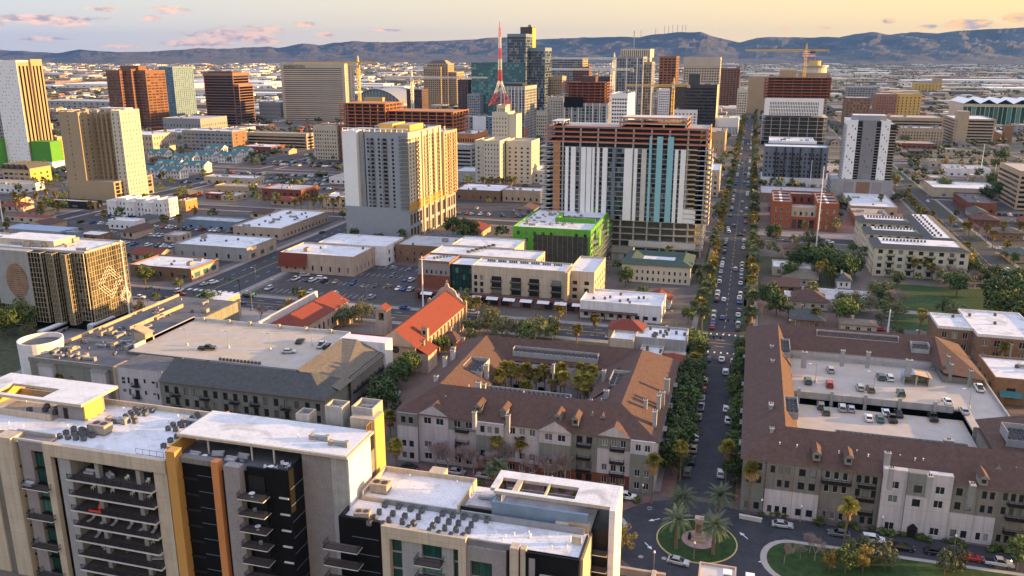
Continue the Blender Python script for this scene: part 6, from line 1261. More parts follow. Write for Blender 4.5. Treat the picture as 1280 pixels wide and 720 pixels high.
# tallest tower of two slabs
for_ = PB(657, 152, 43, 634, None, 40)
x0, x1, y0, y1, h = for_
b = Bld('office_tower', 'tallest dark mirrored glass tower of two offset slabs with sunlit golden core top', 'tower', (x0+x1)/2, y0, lm='tallest dark glass tower')
mg = dict(n=10, wf=.93, fh=4.2, lo=.06, hi=.93, glass='window_glass_dark', div=False, m=.3)
b.vol(x0, x1, y0, y0+40, 0, h, 'steel_blue', 'dark_gravel', 1, S=mg, E=mg); b.vol(x1, x1+26, y0+16, y0+60, 0, h*.845, 'steel_blue', 'dark_gravel', 1, S=mg, E=mg); b.vol(x1-20, x1-1, y0+41, y0+62, h-20, h+11, 'tower_dark', 'dark_gravel', 1, flat=True); b.wall.box(x1-1, x1-.6, y0+41, y0+62, h*.846, h+11, 'tower_sunlit_yellow'); b.clutter(x1-18, x1-4, y0+44, y0+58, h+11, 5, sc=2.5); b.done()  # east side of the core painted yellow as if sunlit
# cream art deco hotel carrying the mast
x0, x1, y0, y1, h = PB(625, 232, 178, 604, 637)
b = Bld('historic_hotel', 'cream stepped historic hotel tower carrying a red and white lattice mast', 'tower', (x0+x1)/2, y0, lm='cream historic hotel')
de = dict(n=5, wf=.35, fh=3.3, lo=.3, hi=.75, div=False)
b.vol(x0, x1, y0, y0+30, 0, h, 'tower_cream', 'tan_gravel', 1.2, S=de, E=de); b.vol(x0-10, x0, y0+10, y0+40, 0, h-1, 'tower_cream', 'tan_gravel', 1.2, S=dict(de, n=2)); b.vol(x1+1, x1+22, y0+14, y0+40, 0, h-1, 'tower_cream', 'tan_gravel', 1.2, S=dict(de, n=4), E=de)
b.vol(x0-5, x1-5, y0+40.1, y0+62, 0, h+19, 'tower_cream', 'tan_gravel', 1.5, S=dict(de, base=h-3), E=de); b.vol(x0-2, x1-8.1, y0+44, y0+58, h+19, h+25, 'tower_cream', 'tan_gravel', 1, S=dict(n=4, wf=.4, fh=5)); b.vol(x1-4.9, x1+2, y0+41, y0+58, 0, h+18, 'tower_cream', 'tile_red', 1)
hx, hy, hz = (x0+x1)/2-8, y0+51, h+25
b.vol(x1+22, x1+70, y0+20, y0+50, 0, 9, 'tower_cream', 'white_membrane', 1, S=dict(n=12, wf=.4, fh=4)); b.vol(x0-30, x0-10, y0+10, y0+40, 0, 8, 'concrete', 'white_membrane', 1); b.vol(x1+30, x1+42, y0+24, y0+34, 9, 14, 'tower_cream', flat=False); hip(b.roofs, x1+30, x1+42, y0+24, y0+34, 14, 17, 'tile_red'); b.done()
def lattice(mb, p0, p1, w0, w1, n, mts, r=.12, diag=True):
    """square lattice between two points; widths w0,w1; segments colour-banded"""
    p0, p1 = Vector(p0), Vector(p1); d = (p1-p0).normalized(); u = Vector((0, 0, 1)).cross(d) if abs(d.z) < .9 else Vector((1, 0, 0)); u.normalize(); v = d.cross(u)
    def c(t, k): 
        w_ = (w0+(w1-w0)*t)/2; sx_, sy2 = ((-1, -1), (1, -1), (1, 1), (-1, 1))[k]; return p0+(p1-p0)*t+u*w_*sx_+v*w_*sy2
    for i in range(n):
        t0, t1 = i/n, (i+1)/n; mt = mts[int(i*len(mts)/n) % len(mts)]
        for k in range(4):
            k2 = (k+1) % 4; mb.tube(c(t0, k), c(t1, k), r, mt, n=3); mb.tube(c(t1, k), c(t1, k2), r*.7, mt, n=3)
            if diag: mb.tube(c(t0, k) if i % 2 else c(t0, k2), c(t1, k2) if i % 2 else c(t1, k), r*.7, mt, n=3)
# mast
mh = 0
top = bis(lambda v: proj(hx, hy, v)[1], 27, hz, 400)
mt_ = empty('lattice_mast', (hx, hy, hz), 'tall red and white lattice radio mast on splayed legs above the cream historic hotel', 'radio mast')
q = MB(); H_ = top-hz
q2 = MB()
for k in range(4):
    a, c = ((-1, -1), (1, -1), (1, 1), (-1, 1))[k]
    for j in range(4):
        f0, f1 = j/4, (j+1)/4; w0_, w1_ = 6.5*(1-f0)**1.3+1.4, 6.5*(1-f1)**1.3+1.4
        q2.tube((hx+a*w0_, hy+c*w0_, hz+H_*.3*f0), (hx+a*w1_, hy+c*w1_, hz+H_*.3*f1),   .26, 'crane_red' if j < 2 else 'crane_white', n=4)
        a2, c2 = ((-1, -1), (1, -1), (1, 1), (-1, 1))[(k+1) % 4]
        q2.tube((hx+a*w0_, hy+c*w0_, hz+H_*.3*f0), (hx+a2*w1_, hy+c2*w1_, hz+H_*.3*f1), .15, 'crane_red' if j < 2 else 'crane_white', n=3)
        q2.tube((hx+a2*w0_, hy+c2*w0_, hz+H_*.3*f0), (hx+a*w1_, hy+c*w1_, hz+H_*.3*f1), .15, 'crane_red' if j < 2 else 'crane_white', n=3)
q2.build('base_legs', mt_)
lattice(q, (hx, hy, hz+H_*.3), (hx, hy, hz+H_*.93), 2.8, 1.2, 34, ['crane_red', 'crane_white', 'crane_red', 'crane_white', 'crane_red'], .13); q.tube((hx, hy, hz+H_*.93), (hx, hy, top), .3, 'crane_red'); q.build('mast', mt_)
# tower with white fins in front of the tallest one
x0, x1, y0, y1, h = PB(656, 182, 109, 626, 671)
b = Bld('residential_tower', 'blue glass residential tower with white vertical fins and orange lit base corner', 'tower', (x0+x1)/2, y0, lm='white finned glass tower')
gg = dict(n=9, wf=.72, fh=3.1, lo=.1, hi=.88, glass='window_glass_blue', div=False, fins=[(i*(x1-x0)/7, i*(x1-x0)/7+.7, .7, 'panel_white') for i in range(7)])
b.vol(x0, x1, y0, y1, 0, h, 'concrete', 'dark_gravel', 1, S=gg, E=dict(gg, n=8, fins=[])); b.wall.box(x0+3, x1-4, y0+4, y0+24, h, h+4, 'tower_black'); b.wall.box(x1, x1+.4, y0, y0+8, 0, h*.3, 'formwork_red'); b.done()
b, q = tower('office_building', 'small hotel block with white centre bay left of the cream historic hotel', 'white bay hotel block', (627, 172, 147, 576, 633), 'steel_blue', n=10, wf=.5, fl=3.4, side=None); b.wall.box(q[0]+(q[1]-q[0])*.3, q[0]+(q[1]-q[0])*.62, q[2]-.6, q[2], 0, q[4]+1, 'panel_white'); b.done()
b, q = tower('office_building', 'rust red corten clad block with dark recess left of the cream historic hotel', 'rust clad block', (594, 205, 168, 568, 610), 'formwork_orange', n=8, wf=.5, fl=4, gl='window_glass_black', roof='white_membrane', lo=.1, hi=.9); b.done()
# grey and gold residential tower (large)
x0, x1, y0, y1, h = PB(513, 302, 168, 427, 568)
b = Bld('residential_tower', 'large grey and white residential tower with golden sunlit balcony side, centre left', 'tower', (x0+x1)/2, y0, lm='golden sided grey tower')
pod = h*.3; W_ = x1-x0
m_('wall_bluegrey', (.27, .29, .33), .85, .08, .3)
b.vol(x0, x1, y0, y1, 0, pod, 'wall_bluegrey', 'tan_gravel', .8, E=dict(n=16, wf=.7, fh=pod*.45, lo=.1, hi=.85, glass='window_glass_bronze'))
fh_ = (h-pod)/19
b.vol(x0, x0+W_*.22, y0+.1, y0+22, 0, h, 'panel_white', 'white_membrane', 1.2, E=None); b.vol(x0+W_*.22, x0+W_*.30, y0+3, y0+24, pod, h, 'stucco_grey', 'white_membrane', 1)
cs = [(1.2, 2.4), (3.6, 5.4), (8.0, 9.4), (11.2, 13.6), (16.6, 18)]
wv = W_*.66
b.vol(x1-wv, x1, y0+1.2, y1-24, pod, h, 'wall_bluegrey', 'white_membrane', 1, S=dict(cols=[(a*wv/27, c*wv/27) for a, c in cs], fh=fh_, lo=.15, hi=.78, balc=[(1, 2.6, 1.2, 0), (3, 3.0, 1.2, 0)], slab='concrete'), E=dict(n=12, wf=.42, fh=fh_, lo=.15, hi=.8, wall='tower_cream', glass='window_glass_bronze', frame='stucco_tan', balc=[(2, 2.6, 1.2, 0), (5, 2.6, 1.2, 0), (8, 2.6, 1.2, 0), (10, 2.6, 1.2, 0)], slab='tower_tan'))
for i in range(19):
    z = pod+fh_*i+.1; bm, rm = balc_mesh(4.6, 1.6, False, 'concrete'); ob = inst(bm, 'balcony', (x1-2.4-b.o[0], y0+1.1-b.o[1], z), b.T); inst(rm, 'railing', (0, 0, 0), ob)
b.vol(x1-14, x1+1.6, y1-24, y1, pod, h-4, 'stucco_tan', 'white_membrane', 1, E=dict(n=5, wf=.45, fh=fh_, glass='window_glass_bronze', balc=[(1, 3, 1.4, 0), (3, 3, 1.4, 0)], slab='tower_tan'), S=dict(n=2, wf=.4, fh=fh_))
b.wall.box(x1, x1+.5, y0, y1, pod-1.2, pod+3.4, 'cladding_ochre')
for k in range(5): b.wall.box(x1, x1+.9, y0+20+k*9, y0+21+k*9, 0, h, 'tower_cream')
b.wall.box(x1-wv+4, x1-wv+12, y0+12, y0+30, h, h+4.4, 'tower_sunlit_yellow', 'tan_gravel'); b.wall.box(x1-wv+13, x1-4, y0+14, y0+34, h, h+3.6, 'tower_sunlit_yellow', 'tan_gravel'); q = MB()
for i in range(12): q.box(x0+i*W_/12, x0+i*W_/12+.3, y0+.6, y0+1, h+.6, h+2.4, 'panel_white')
q.box(x0, x1, y0+.5, y0+1.1, h+2.4, h+2.8, 'panel_white'); q.build('roof_frame', b.T)
b.clutter(x0+2, x1-2, y0+36, y1-30, h+.1, 8, sc=1.3); b.done()
# concrete frame buildings under construction
def frame(b, x0, x1, y0, y1, z0, z1, fh, bay, slab, colm, edge=None, fill=None, nmax=60):
    k = int((z1-z0)/fh+.5)
    for i in range(k+1):
        z = z0+fh*i; q = MB(); q.box(x0, x1, y0, y1, z-.3, z, slab)
        if edge: q.box(x0-.1, x1+.1, y0-.12, y0-.02, z, z+.55, edge); q.box(x1+.02, x1+.12, y0, y1, z, z+.55, edge)
        q.build('floor_slab', b.T)
    nx_ = max(2, int((x1-x0)/bay)+1); ny_ = max(2, int((y1-y0)/bay)+1); c = 0
    for i in range(nx_):
        for j in range(ny_):
            if 0 < i < nx_-1 and 0 < j < ny_-1 and (i+j) % 2: continue
            x = x0+.6+(x1-x0-1.2)*i/(nx_-1); y = y0+.6+(y1-y0-1.2)*j/(ny_-1); q = MB(); q.box(x-.4, x+.4, y-.4, y+.4, z0, z0+fh*k-.3, colm); q.build('column', b.T)
    if fill: b.wall.box(x0+4, x1-4, y0+5, y1-4, z0, z0+fh*k-.5, fill)  # dark block painting in the shade inside the open floors
def crane(x, y, z0, z1, az_, jl, cl_, label, col='crane_yellow', luff=0, r=.35):
    T = empty('tower_crane', (x, y, z0), label, 'crane')
    q = MB(); lattice(q, (x, y, z0), (x, y, z1), 2.6, 2.6, max(6, int((z1-z0)/3.5)), [col], r); q.build('mast', T)
    d = Vector((cos(az_), sin(az_), 0)); q = MB(); e = Vector((x, y, z1+1))+Vector((d.x*jl*cos(luff), d.y*jl*cos(luff), jl*sin(luff)))
    lattice(q, Vector((x, y, z1+1)), e, 2.2, 1.2, max(8, int(jl/3)), [col], r*.9); q.build('jib', T)
    q = MB(); lattice(q, Vector((x, y, z1+1)), Vector((x, y, z1+1))-d*cl_, 2.2, 2, 6, [col], r*.9); q.build('counter_jib', T)
    p = Vector((x, y, z1+1))-d*cl_; q = MB(); q.box(p.x-1.6, p.x+1.6, p.y-1.2, p.y+1.2, p.z-2.6, p.z+.6, 'concrete'); q.build('counterweight', T)
    q = MB(); q.box(x-1.2, x+1.2, y-3, y-1, z1-1.8, z1+1, 'panel_white'); q.build('cab', T)
    q = MB(); lattice(q, (x, y, z1+1), (x, y, z1+9), 2, .6, 4, [col], r); q.tube((x, y, z1+9), tuple(Vector((x, y, z1+2))+(e-Vector((x, y, z1+1)))*.7), .12, 'metal_dark'); q.tube((x, y, z1+9), tuple(p+Vector((0, 0, 1))), .12, 'metal_dark'); q.build('apex', T)
    return T
x0, x1, y0, y1, h = PB(876, 322, 163, 681, None, 34)
y1 = y0+34
b = Bld('construction_tower', 'large twin bay tower under construction with white and pale blue fins and red formwork floors', 'construction tower', (x0+x1)/2, y0, lm='large red topped construction tower')
pod = h*.27; W_ = x1-x0; k_ = 19; fh_ = (h-pod)/k_
frame(b, x0+W_*.32, x1, y0, y0+40, 0, pod, pod/5, 7, 'concrete', 'concrete', None, 'concrete_dark'); b.wall.box(x0+W_*.55, x1-3, y0-.2, y0, pod*.22, pod*.4, 'concrete_light')
z_t = pod+fh_*16
skin = MB()
frame(b, x0, x1, y0+.25, y1, pod, z_t, fh_, 9, 'concrete', 'concrete', None, 'tower_black')
frame(b, x0, x1, y0+1, y1, z_t, z_t+fh_*3, fh_, 9, 'concrete', 'concrete', 'formwork_red', 'tower_black')
frame(b, x0+W_*.46, x0+W_*.87, y0+3, y1-6, z_t+fh_*3, z_t+fh_*5, fh_, 9, 'concrete_light', 'concrete', 'formwork_red')
frame(b, x0+W_*.02, x0+W_*.1, y0+8, y1-10, z_t+fh_*3, z_t+fh_*4, fh_, 6, 'concrete_light', 'concrete')
# window wall: panes between slabs in the finished bays
cols_ = [(.13, .4), (.44, .86)]
for (a, c) in ((.125, .46), (.46, .90)):
    n = 14 if a < .2 else 18
    for i in range(n):
        u = x0+W_*(a+(c-a)*i/n); v = x0+W_*(a+(c-a)*(i+1)/n)
        for j in range(15):
            if (i*5+j*3) % 11 == 0: continue
            b.wins.append(('S', (u, v, y0+.7, y1), (v-u)/2, v-u-.25, pod+fh_*j+.1, fh_-.5, 'window_glass_blue', 'metal_grey', False))
fins = [(.135, 'panel_white', .02), (.17, 'panel_white', .03), (.235, 'panel_white', .03), (.27, 'panel_white', .03), (.305, 'panel_white', .015), (.335, 'panel_white', .015), (.37, 'panel_white', .03), (.43, 'panel_bluegrey', .02), (.505, 'panel_white', .03), (.535, 'panel_white', .02), (.565, 'panel_white', .02), (.61, 'concrete_light', .03), (.655, 'panel_cyan', .015), (.70, 'panel_cyan', .035), (.765, 'panel_cyan', .035), (.81, 'panel_white', .02), (.845, 'panel_white', .03)]
for (f_, mt, wd) in fins:
    q = MB(); q.box(x0+W_*f_, x0+W_*(f_+wd), y0-.3, y0+.9, pod, z_t-(fh_ if mt != 'panel_cyan' else -fh_*1.5), mt); q.build('facade_fin', b.T)
b.wall.box(x0+W_*.055, x0+W_*.10, y0+.5, y0+1, pod*.9, z_t, 'formwork_orange'); b.wall.box(x1-W_*.13, x1-W_*.05, y0+.4, y0+.9, pod, pod+fh_*3, 'panel_white')
for i in range(16):
    z = pod+fh_*i; q = MB(); q.box(x0-2.2, x0+3.4, y0-1.2, y0+8, z-.25, z, 'concrete_light'); q.build('balcony', b.T); q = MB(); q.box(x1-5, x1+2.6, y0-1.2, y0+8, z-.25, z, 'concrete_light'); q.box(x1+2.5, x1+2.6, y0-1.2, y0+8, z, z+1, 'formwork_red' if i > 13 else 'tower_cream'); q.build('balcony', b.T)
b.wall.box(x1-.2, x1+.2, y0+8, y1, pod, z_t, 'tower_cream'); b.wall.box(x1+.4, x1+.8, y0+10, y0+14, pod, h+2, 'tower_sunlit_yellow')
b.done(); FOOT[-1] = (x0, x1+4, y0, y0+45)
x0, x1, y0, y1, h = PB(566, 205, 138, 424, None, 50)
b = Bld('construction_building', 'orange lit concrete frame building under construction behind the golden sided tower', 'construction tower', (x0+x1)/2, y0, lm='orange concrete frame building')
frame(b, x0, x0+(x1-x0)*.42, y0, y0+45, 0, h+3, 3.4, 8, 'formwork_orange', 'formwork_orange', 'formwork_red', 'tower_black'); frame(b, x0+(x1-x0)*.42, x1, y0+4, y0+50, 0, h-3, 3.4, 8, 'formwork_orange', 'formwork_orange', 'formwork_red', 'tower_black'); b.done()
def tops(px, py, dist):
    x, y = at(px, py, 0) if py > 90 else at(px, 150, 0); l = math.hypot(x, y); x, y = x/l*dist, y/l*dist; return x, y
X_, Y_ = at(452, 178); crane(X_, Y_, 20, bis(lambda v: proj(X_, Y_, v)[1], 80, 0, 300), radians(192), 75, 22, 'cream tower crane with long level jib over the beige hotel slab', 'crane_yellow')
X_, Y_ = at(517, 175); crane(X_, Y_, 20, bis(lambda v: proj(X_, Y_, v)[1], 98, 0, 300), radians(12), 90, 34, 'tower crane with white jib and green apex rising from the orange concrete frame', 'crane_white')
# middle construction cluster
x0, x1, y0, y1, h = PB(757, 176, 100, 706, None, 45)
b = Bld('construction_tower', 'blue glass tower under construction with white columns and dark red upper frame', 'construction tower', (x0+x1)/2, y0, lm='dark red framed tower')
ff = dict(n=10, wf=.7, fh=3.4, lo=.1, hi=.85, glass='window_glass_blue', div=False, fins=[(i*(x1-x0)/6, i*(x1-x0)/6+.9, .7, 'panel_white') for i in range(7)])
b.vol(x0, x1, y0, y0+40, 0, h*.62, 'concrete', 'concrete', 0, S=ff, E=ff, flat=False); frame(b, x0, x1, y0, y0+40, h*.62, h-4, 3.4, 7, 'tower_brown', 'tower_brown', 'formwork_red', 'tower_dark'); b.wall.box(x0-.3, x0+(x1-x0)*.45, y0-1.4, y0-.9, h*.55, h*.72, 'cladding_black'); b.wall.box(x0+18, x1-16, y0+10, y0+30, h-4, h+4, 'tower_dark'); b.done()
x0, x1, y0, y1, h = PB(810, 172, 72, 770, None, 40)
b = Bld('residential_tower', 'blue glass tower with white frame edges in front of the tall striped bank tower', 'tower', (x0+x1)/2, y0, lm='white edged blue glass tower')
ff = dict(n=9, wf=.78, fh=3.4, lo=.1, hi=.85, glass='window_glass_blue', div=False, fins=[(0, 1.2, .8, 'panel_white'), ((x1-x0)*.3, (x1-x0)*.3+1, .8, 'panel_white'), ((x1-x0)*.6, (x1-x0)*.6+1, .8, 'panel_white')])
b.vol(x0, x1-10, y0, y0+40, 0, h, 'tower_grey', 'dark_gravel', 1, S=ff, E=ff); b.vol(x1-10, x1, y0+8, y0+36, 0, h-6, 'tower_tan', 'dark_gravel', 1, S=dict(ff, n=3, fins=[]), E=ff); b.done()
x0, x1, y0, y1, h = PB(809, 158, 62, 776, 819)
b = Bld('bank_tower', 'tall cream striped bank tower with bright sunlit side and brown slab behind', 'tower', (x0+x1)/2, y0, lm='tall cream striped bank tower')
b.vol(x0, x1, y0, y0+45, 0, h, 'tower_cream', 'tan_gravel', 1, S=dict(n=14, wf=.45, fh=12, lo=.1, hi=.95, glass='window_glass_bronze', div=False, from_top=True), E=dict(n=1, wf=.1, fh=20)); b.vol(x1+10, x1+34, y0+30, y0+80, 0, h-10, 'tower_brown', 'tan_gravel', 1, S=dict(n=4, wf=.7, fh=3.8, glass='window_glass_black', div=False), E=dict(n=5, wf=.5, fh=3.8)); b.wall.box(x0+15, x0+16, y0+20, y0+21, h, h+26, 'metal_grey'); b.done()
b, q = tower('office_building', 'wide grey glass office with white roof sign band below the mountains, centre', 'wide grey office slab', (727, 140, 73, 684, None, 50), 'tower_grey', n=14, wf=.8, fl=4, gl='window_glass_dark', side=dict(wall='tower_tan')); b.done()
b, q = tower('office_tower', 'small white glass box tower under construction between the two construction towers', 'small white box tower', (782, 205, 118, 764, 794), 'panel_white', n=6, wf=.7, fl=3.4, gl='window_glass_black', side=dict(wall='panel_white', n=3, wf=.2)); b.done()
b, q = tower('hotel_tower', 'beige gridded block with blank top band right of the bank tower', 'beige gridded block', (896, 148, 72, 855, None, 40), 'tower_beige', n=14, wf=.6, fl=4, lo=.2, hi=.75, gl='window_glass_bronze', cl=2); b.wall.box(q[0]-.1, q[1]+.1, q[2]-.4, q[2], q[4]-14, q[4]-1, 'tower_beige'); b.done()
b, q = tower('office_building', 'black glass office block with rooftop plant below the beige gridded block', 'black glass block', (893, 170, 106, 838, None, 45), 'tower_black', n=20, wf=.85, fl=4, gl='window_glass_black', side=dict(wall='tower_cream', n=2, wf=.1)); b.wall.box(q[0]+22, q[0]+36, q[2]+8, q[2]+20, q[4], q[4]+13, 'tower_black'); b.done()
b, q = tower('office_building', 'brown framed dark office block behind the black glass block', 'brown framed block', (922, 135, 86, 898, None, 40), 'tower_brown', n=7, wf=.65, fl=4, gl='window_glass_black', side=dict(wall='tower_brown')); b.done()
b, q = tower('office_building', 'white pinstriped low office in front of the black glass block', 'white pinstriped office', (922, 170, 148, 893, None, 40), 'panel_white', n=16, wf=.5, fl=14, gl='window_glass_dark', lo=.08, hi=.8, roof='white_membrane'); b.done()
b, q = tower('blank_tower', 'windowless brown concrete block between the avenue and the construction tower', 'windowless brown block', (957, 142, 96, 936, None, 40), 'tower_tan', facS=False, cl=1, side=dict(n=1, wf=.02)); b.done()
b, q = tower('office_building', 'grey stone classical office block left of the dark red framed tower', 'grey classical block', (704, 160, 122, 684, None, 30), 'tower_beige', n=6, wf=.45, fl=3.8); b.done()
b, q = tower('office_building', 'white modern stepped block on the avenue behind the large construction tower', 'white stepped avenue block', (870, 170, 138, 842, None, 35), 'panel_white', n=6, wf=.5, fl=3.6, side=dict(n=3, wf=.3), roof='white_membrane'); b.done()
b, q = tower('office_building', 'pale lattice white mid rise beside the cream bank tower', 'pale lattice mid rise', (838, 160, 112, 823, None, 25), 'panel_white', n=6, wf=.6, fl=3.4, cl=1); b.done()
b, q = tower('theatre', 'blank tan theatre block with flat roof beside the avenue', 'blank tan theatre', (905, 193, 166, 876, None, 60), 'tower_tan', cl=4, n=5, wf=.1, fl=8, roof='tan_gravel'); b.done()
b, q = tower('shop', 'white roofed shop block with red interior frame beside the large construction tower', 'white roofed corner block', (897, 246, 214, 875, None, 40), 'stucco_beige', n=4, wf=.6, fl=4, roof='white_membrane', sc=.9); b.done()
X_, Y_ = at(838, 185); crane(X_, Y_, 20, bis(lambda v: proj(X_, Y_, v)[1], 108, 0, 300), radians(190), 52, 16, 'cream tower crane beside the black glass block', 'crane_yellow')
X_, Y_ = at(765, 160); crane(X_, Y_, 20, bis(lambda v: proj(X_, Y_, v)[1], 74, 0, 300), radians(174), 105, 20, 'pale tower crane with long jib over the wide grey office slab', 'crane_white')
X_, Y_ = at(762, 185); crane(X_, Y_, 20, bis(lambda v: proj(X_, Y_, v)[1], 88, 0, 300), radians(178), 70, 22, 'lower white tower crane above the dark red framed tower', 'crane_white')
# right hand construction block, crane, round tower
x0, x1, y0, y1, h = PB(950, 180, 97, 1040, None, 60)
b = Bld('construction_tower', 'wide construction tower with red formwork top, white striped middle and open parking base', 'construction tower', (x0+x1)/2, y0, lm='red formwork tower beyond the avenue')
frame(b, x0, x1, y0, y0+56, 0, h*.42, h*.42/7, 9, 'concrete', 'concrete', None, 'tower_black')
W_ = x1-x0; b.vol(x0+2, x1-6, y0-.5, y0+50, h*.44, h*.70, 'panel_white', flat=False, S=dict(n=30, wf=.5, fh=h*.26/5, lo=.1, hi=.9, glass='window_glass_black', m=5, div=False), W=dict(n=10, wf=.5, fh=3.6, glass='window_glass_black', div=False))
frame(b, x0, x1, y0, y0+56, h*.70, h, h*.3/7, 9, 'tower_brown', 'tower_brown', 'formwork_red', 'tower_black'); b.wall.box(x0+16, x0+34, y0+20, y0+36, h, h+8, 'tower_tan'); b.done()
X_, Y_ = at(998, 172); crane(X_, Y_, 60, bis(lambda v: proj(X_, Y_, v)[1], 64, 0, 400), radians(186), 72, 26, 'cream tower crane with level jib above the red formwork tower', 'crane_yellow')
x0, x1, y0, y1, h = PB(1032, 150, 92, 1000, None, 60)
b = Bld('office_tower', 'round topped cream tower with circular penthouse behind the red formwork tower', 'tower', (x0+x1)/2, y0, lm='round topped tower')
b.vol(x0, x1, y0, y0+50, 0, h, 'tower_tan', 'tan_gravel', 1, S=dict(n=10, wf=.5, fh=4, div=False), W=dict(n=8, wf=.5, fh=4, div=False)); cxr, cyr = (x0+x1)/2, y0+25; b.wall.cyl(cxr, cyr, (x1-x0)*.42, h, h+10, 'tower_cream', 24); b.roofs.cyl(cxr, cyr, (x1-x0)*.48, h+10, h+12, 'metal_grey', 24); b.wall.cyl(cxr, cyr, (x1-x0)*.2, h+12, h+19, 'tower_sunlit_yellow', 16); b.wall.box(cxr-.5, cxr+.5, cyr-.5, cyr+.5, h+19, h+36, 'metal_grey'); b.done()
f_ = MB(); fx_, fy_, fz_ = cxr, cyr, h+36; m_('flag_red', (.45, .05, .06), .8, .1, 1); m_('flag_blue', (.03, .04, .18), .8, .1, 1)
for i in range(7): f_.box(fx_-20, fx_-.6, fy_-.15, fy_+.15, fz_-12+i*1.7, fz_-12+(i+1)*1.7-.02, 'flag_red' if i % 2 == 0 else 'panel_white')
f_.box(fx_-9, fx_-.6, fy_-.3, fy_+.3, fz_-6, fz_, 'flag_blue'); tag(f_.build('flag', off=(fx_, fy_, fz_-12)), 'striped red, white and blue flag flying over the round topped tower', 'flag'); bpy.data.objects['flag'].location = (fx_, fy_, fz_-12)
# black and white tower right of the avenue
x0, x1, y0, y1, h = PB(1050, 250, 152, 1114, None, 30)
b = Bld('residential_tower', 'white and grey panelled residential tower with dark balcony slots, right of the avenue', 'tower', (x0+x1)/2, y0, lm='white panelled tower')
y1 = y0+28; W_ = x1-x0; pod = h*.26; fh_ = (h-pod)/21
b.vol(x0-7, x1+6, y0, y0+34, 0, pod, 'stucco_grey', 'grey_membrane', .8, W=dict(n=8, wf=.8, fh=3.2, glass='window_glass_black')); b.wall.box(x0+W_*.06, x0+W_*.28, y0-.2, y0, 1, pod-1, 'brick_grey'); b.wall.box(x0+W_*.35, x0+W_*.66, y0-.2, y0, 1, pod-1, 'brick_brown'); b.wall.box(x0+W_*.72, x0+W_*.95, y0-.2, y0, 1, pod-1, 'brick_grey')
sk = lambda i, j: (i*3+j*7) % 4 != 0
b.vol(x0, x0+W_*.24, y0+.6, y1, pod, h, 'panel_white', 'white_membrane', 1, S=dict(n=3, wf=.4, fh=fh_, lo=.15, hi=.85, glass='window_glass_blue', skip=sk, div=False), W=dict(n=8, wf=.6, fh=fh_, glass='window_glass_black', balc=[(1, 2.6, 1.2, 0), (4, 2.6, 1.2, 0), (6, 2.6, 1.2, 0)]))
b.vol(x0+W_*.24, x0+W_*.36, y0+2.6, y1, pod, h-.5, 'metal_dark', 'white_membrane', .5, S=dict(n=1, wf=.85, fh=fh_, lo=.1, hi=.9, glass='window_glass_black', m=.2, balc=[(0, 3.0, 1.4, 0)])); b.vol(x0+W_*.36, x0+W_*.68, y0+.3, y1, pod, h, 'panel_grey', 'white_membrane', 1, S=dict(n=4, wf=.25, fh=fh_*2, lo=.3, hi=.65, glass='window_glass_dark', skip=sk, div=False))
b.vol(x0+W_*.68, x0+W_*.79, y0+2.6, y1, pod, h-.5, 'metal_dark', 'white_membrane', .5, S=dict(n=1, wf=.85, fh=fh_, lo=.1, hi=.9, glass='window_glass_black', m=.2, balc=[(0, 2.8, 1.4, 0)])); b.vol(x0+W_*.79, x1, y0+.6, y1, pod, h, 'panel_white', 'white_membrane', 1, S=dict(n=3, wf=.35, fh=fh_, lo=.15, hi=.85, glass='window_glass_blue', skip=sk, div=False))
b.vol(x1, x1+4.6, y0+4, y1, pod, h-2, 'metal_dark', 'white_membrane', .5, S=dict(n=1, wf=.8, fh=fh_, glass='window_glass_black', balc=[(0, 4.2, 1.6, 0)])); b.wall.box(x0+4, x1-2, y0+8, y1-6, h, h+4, 'stucco_grey', 'white_membrane'); b.done()
# grey and white long mid rise
x0, x1, y0, y1, h = PB(952, 232, 184, 1036, None, 60)
b = Bld('apartment_building', 'long blue grey apartment building with dark framed balcony bays beside the avenue', 'building', (x0+x1)/2, y0, lm='long blue grey apartments')
W_ = x1-x0; b.vol(x0, x1, y0, y0+24, 7, h, 'panel_bluegrey', 'white_membrane', 1, S=dict(n=16, wf=.5, fh=3.3, balc=[(3, 4.4, 1.3, 0), (4, 4.4, 1.3, 0), (7, 4.4, 1.3, 0), (8, 4.4, 1.3, 0), (12, 4.4, 1.3, 0), (13, 4.4, 1.3, 0)], slab='concrete'), W=dict(n=6, wf=.5, fh=3.3)); b.vol(x0-1, x1+4, y0-3, y0+26, 0, 7, 'stucco_white', 'white_membrane', .5, S=dict(n=12, wf=.4, fh=3.4), W=dict(n=6, wf=.4, fh=3.4))
for t_ in (.18, .32, .44, .56, .74, .88): b.wall.box(x0+W_*t_, x0+W_*t_+.7, y0-1.6, y0, 7, h+.6, 'metal_dark')
b.vol(x0+4, x1-8, y0+36, y0+70, 0, h+1, 'panel_white', 'white_membrane', 1); b.vol(x0+14, x0+40, y0+27, y0+34, 0, h+1.6, 'panel_white', 'white_membrane', 1); b.clutter(x0+6, x1-10, y0+38, y0+66, h+1.1, 10); b.done()
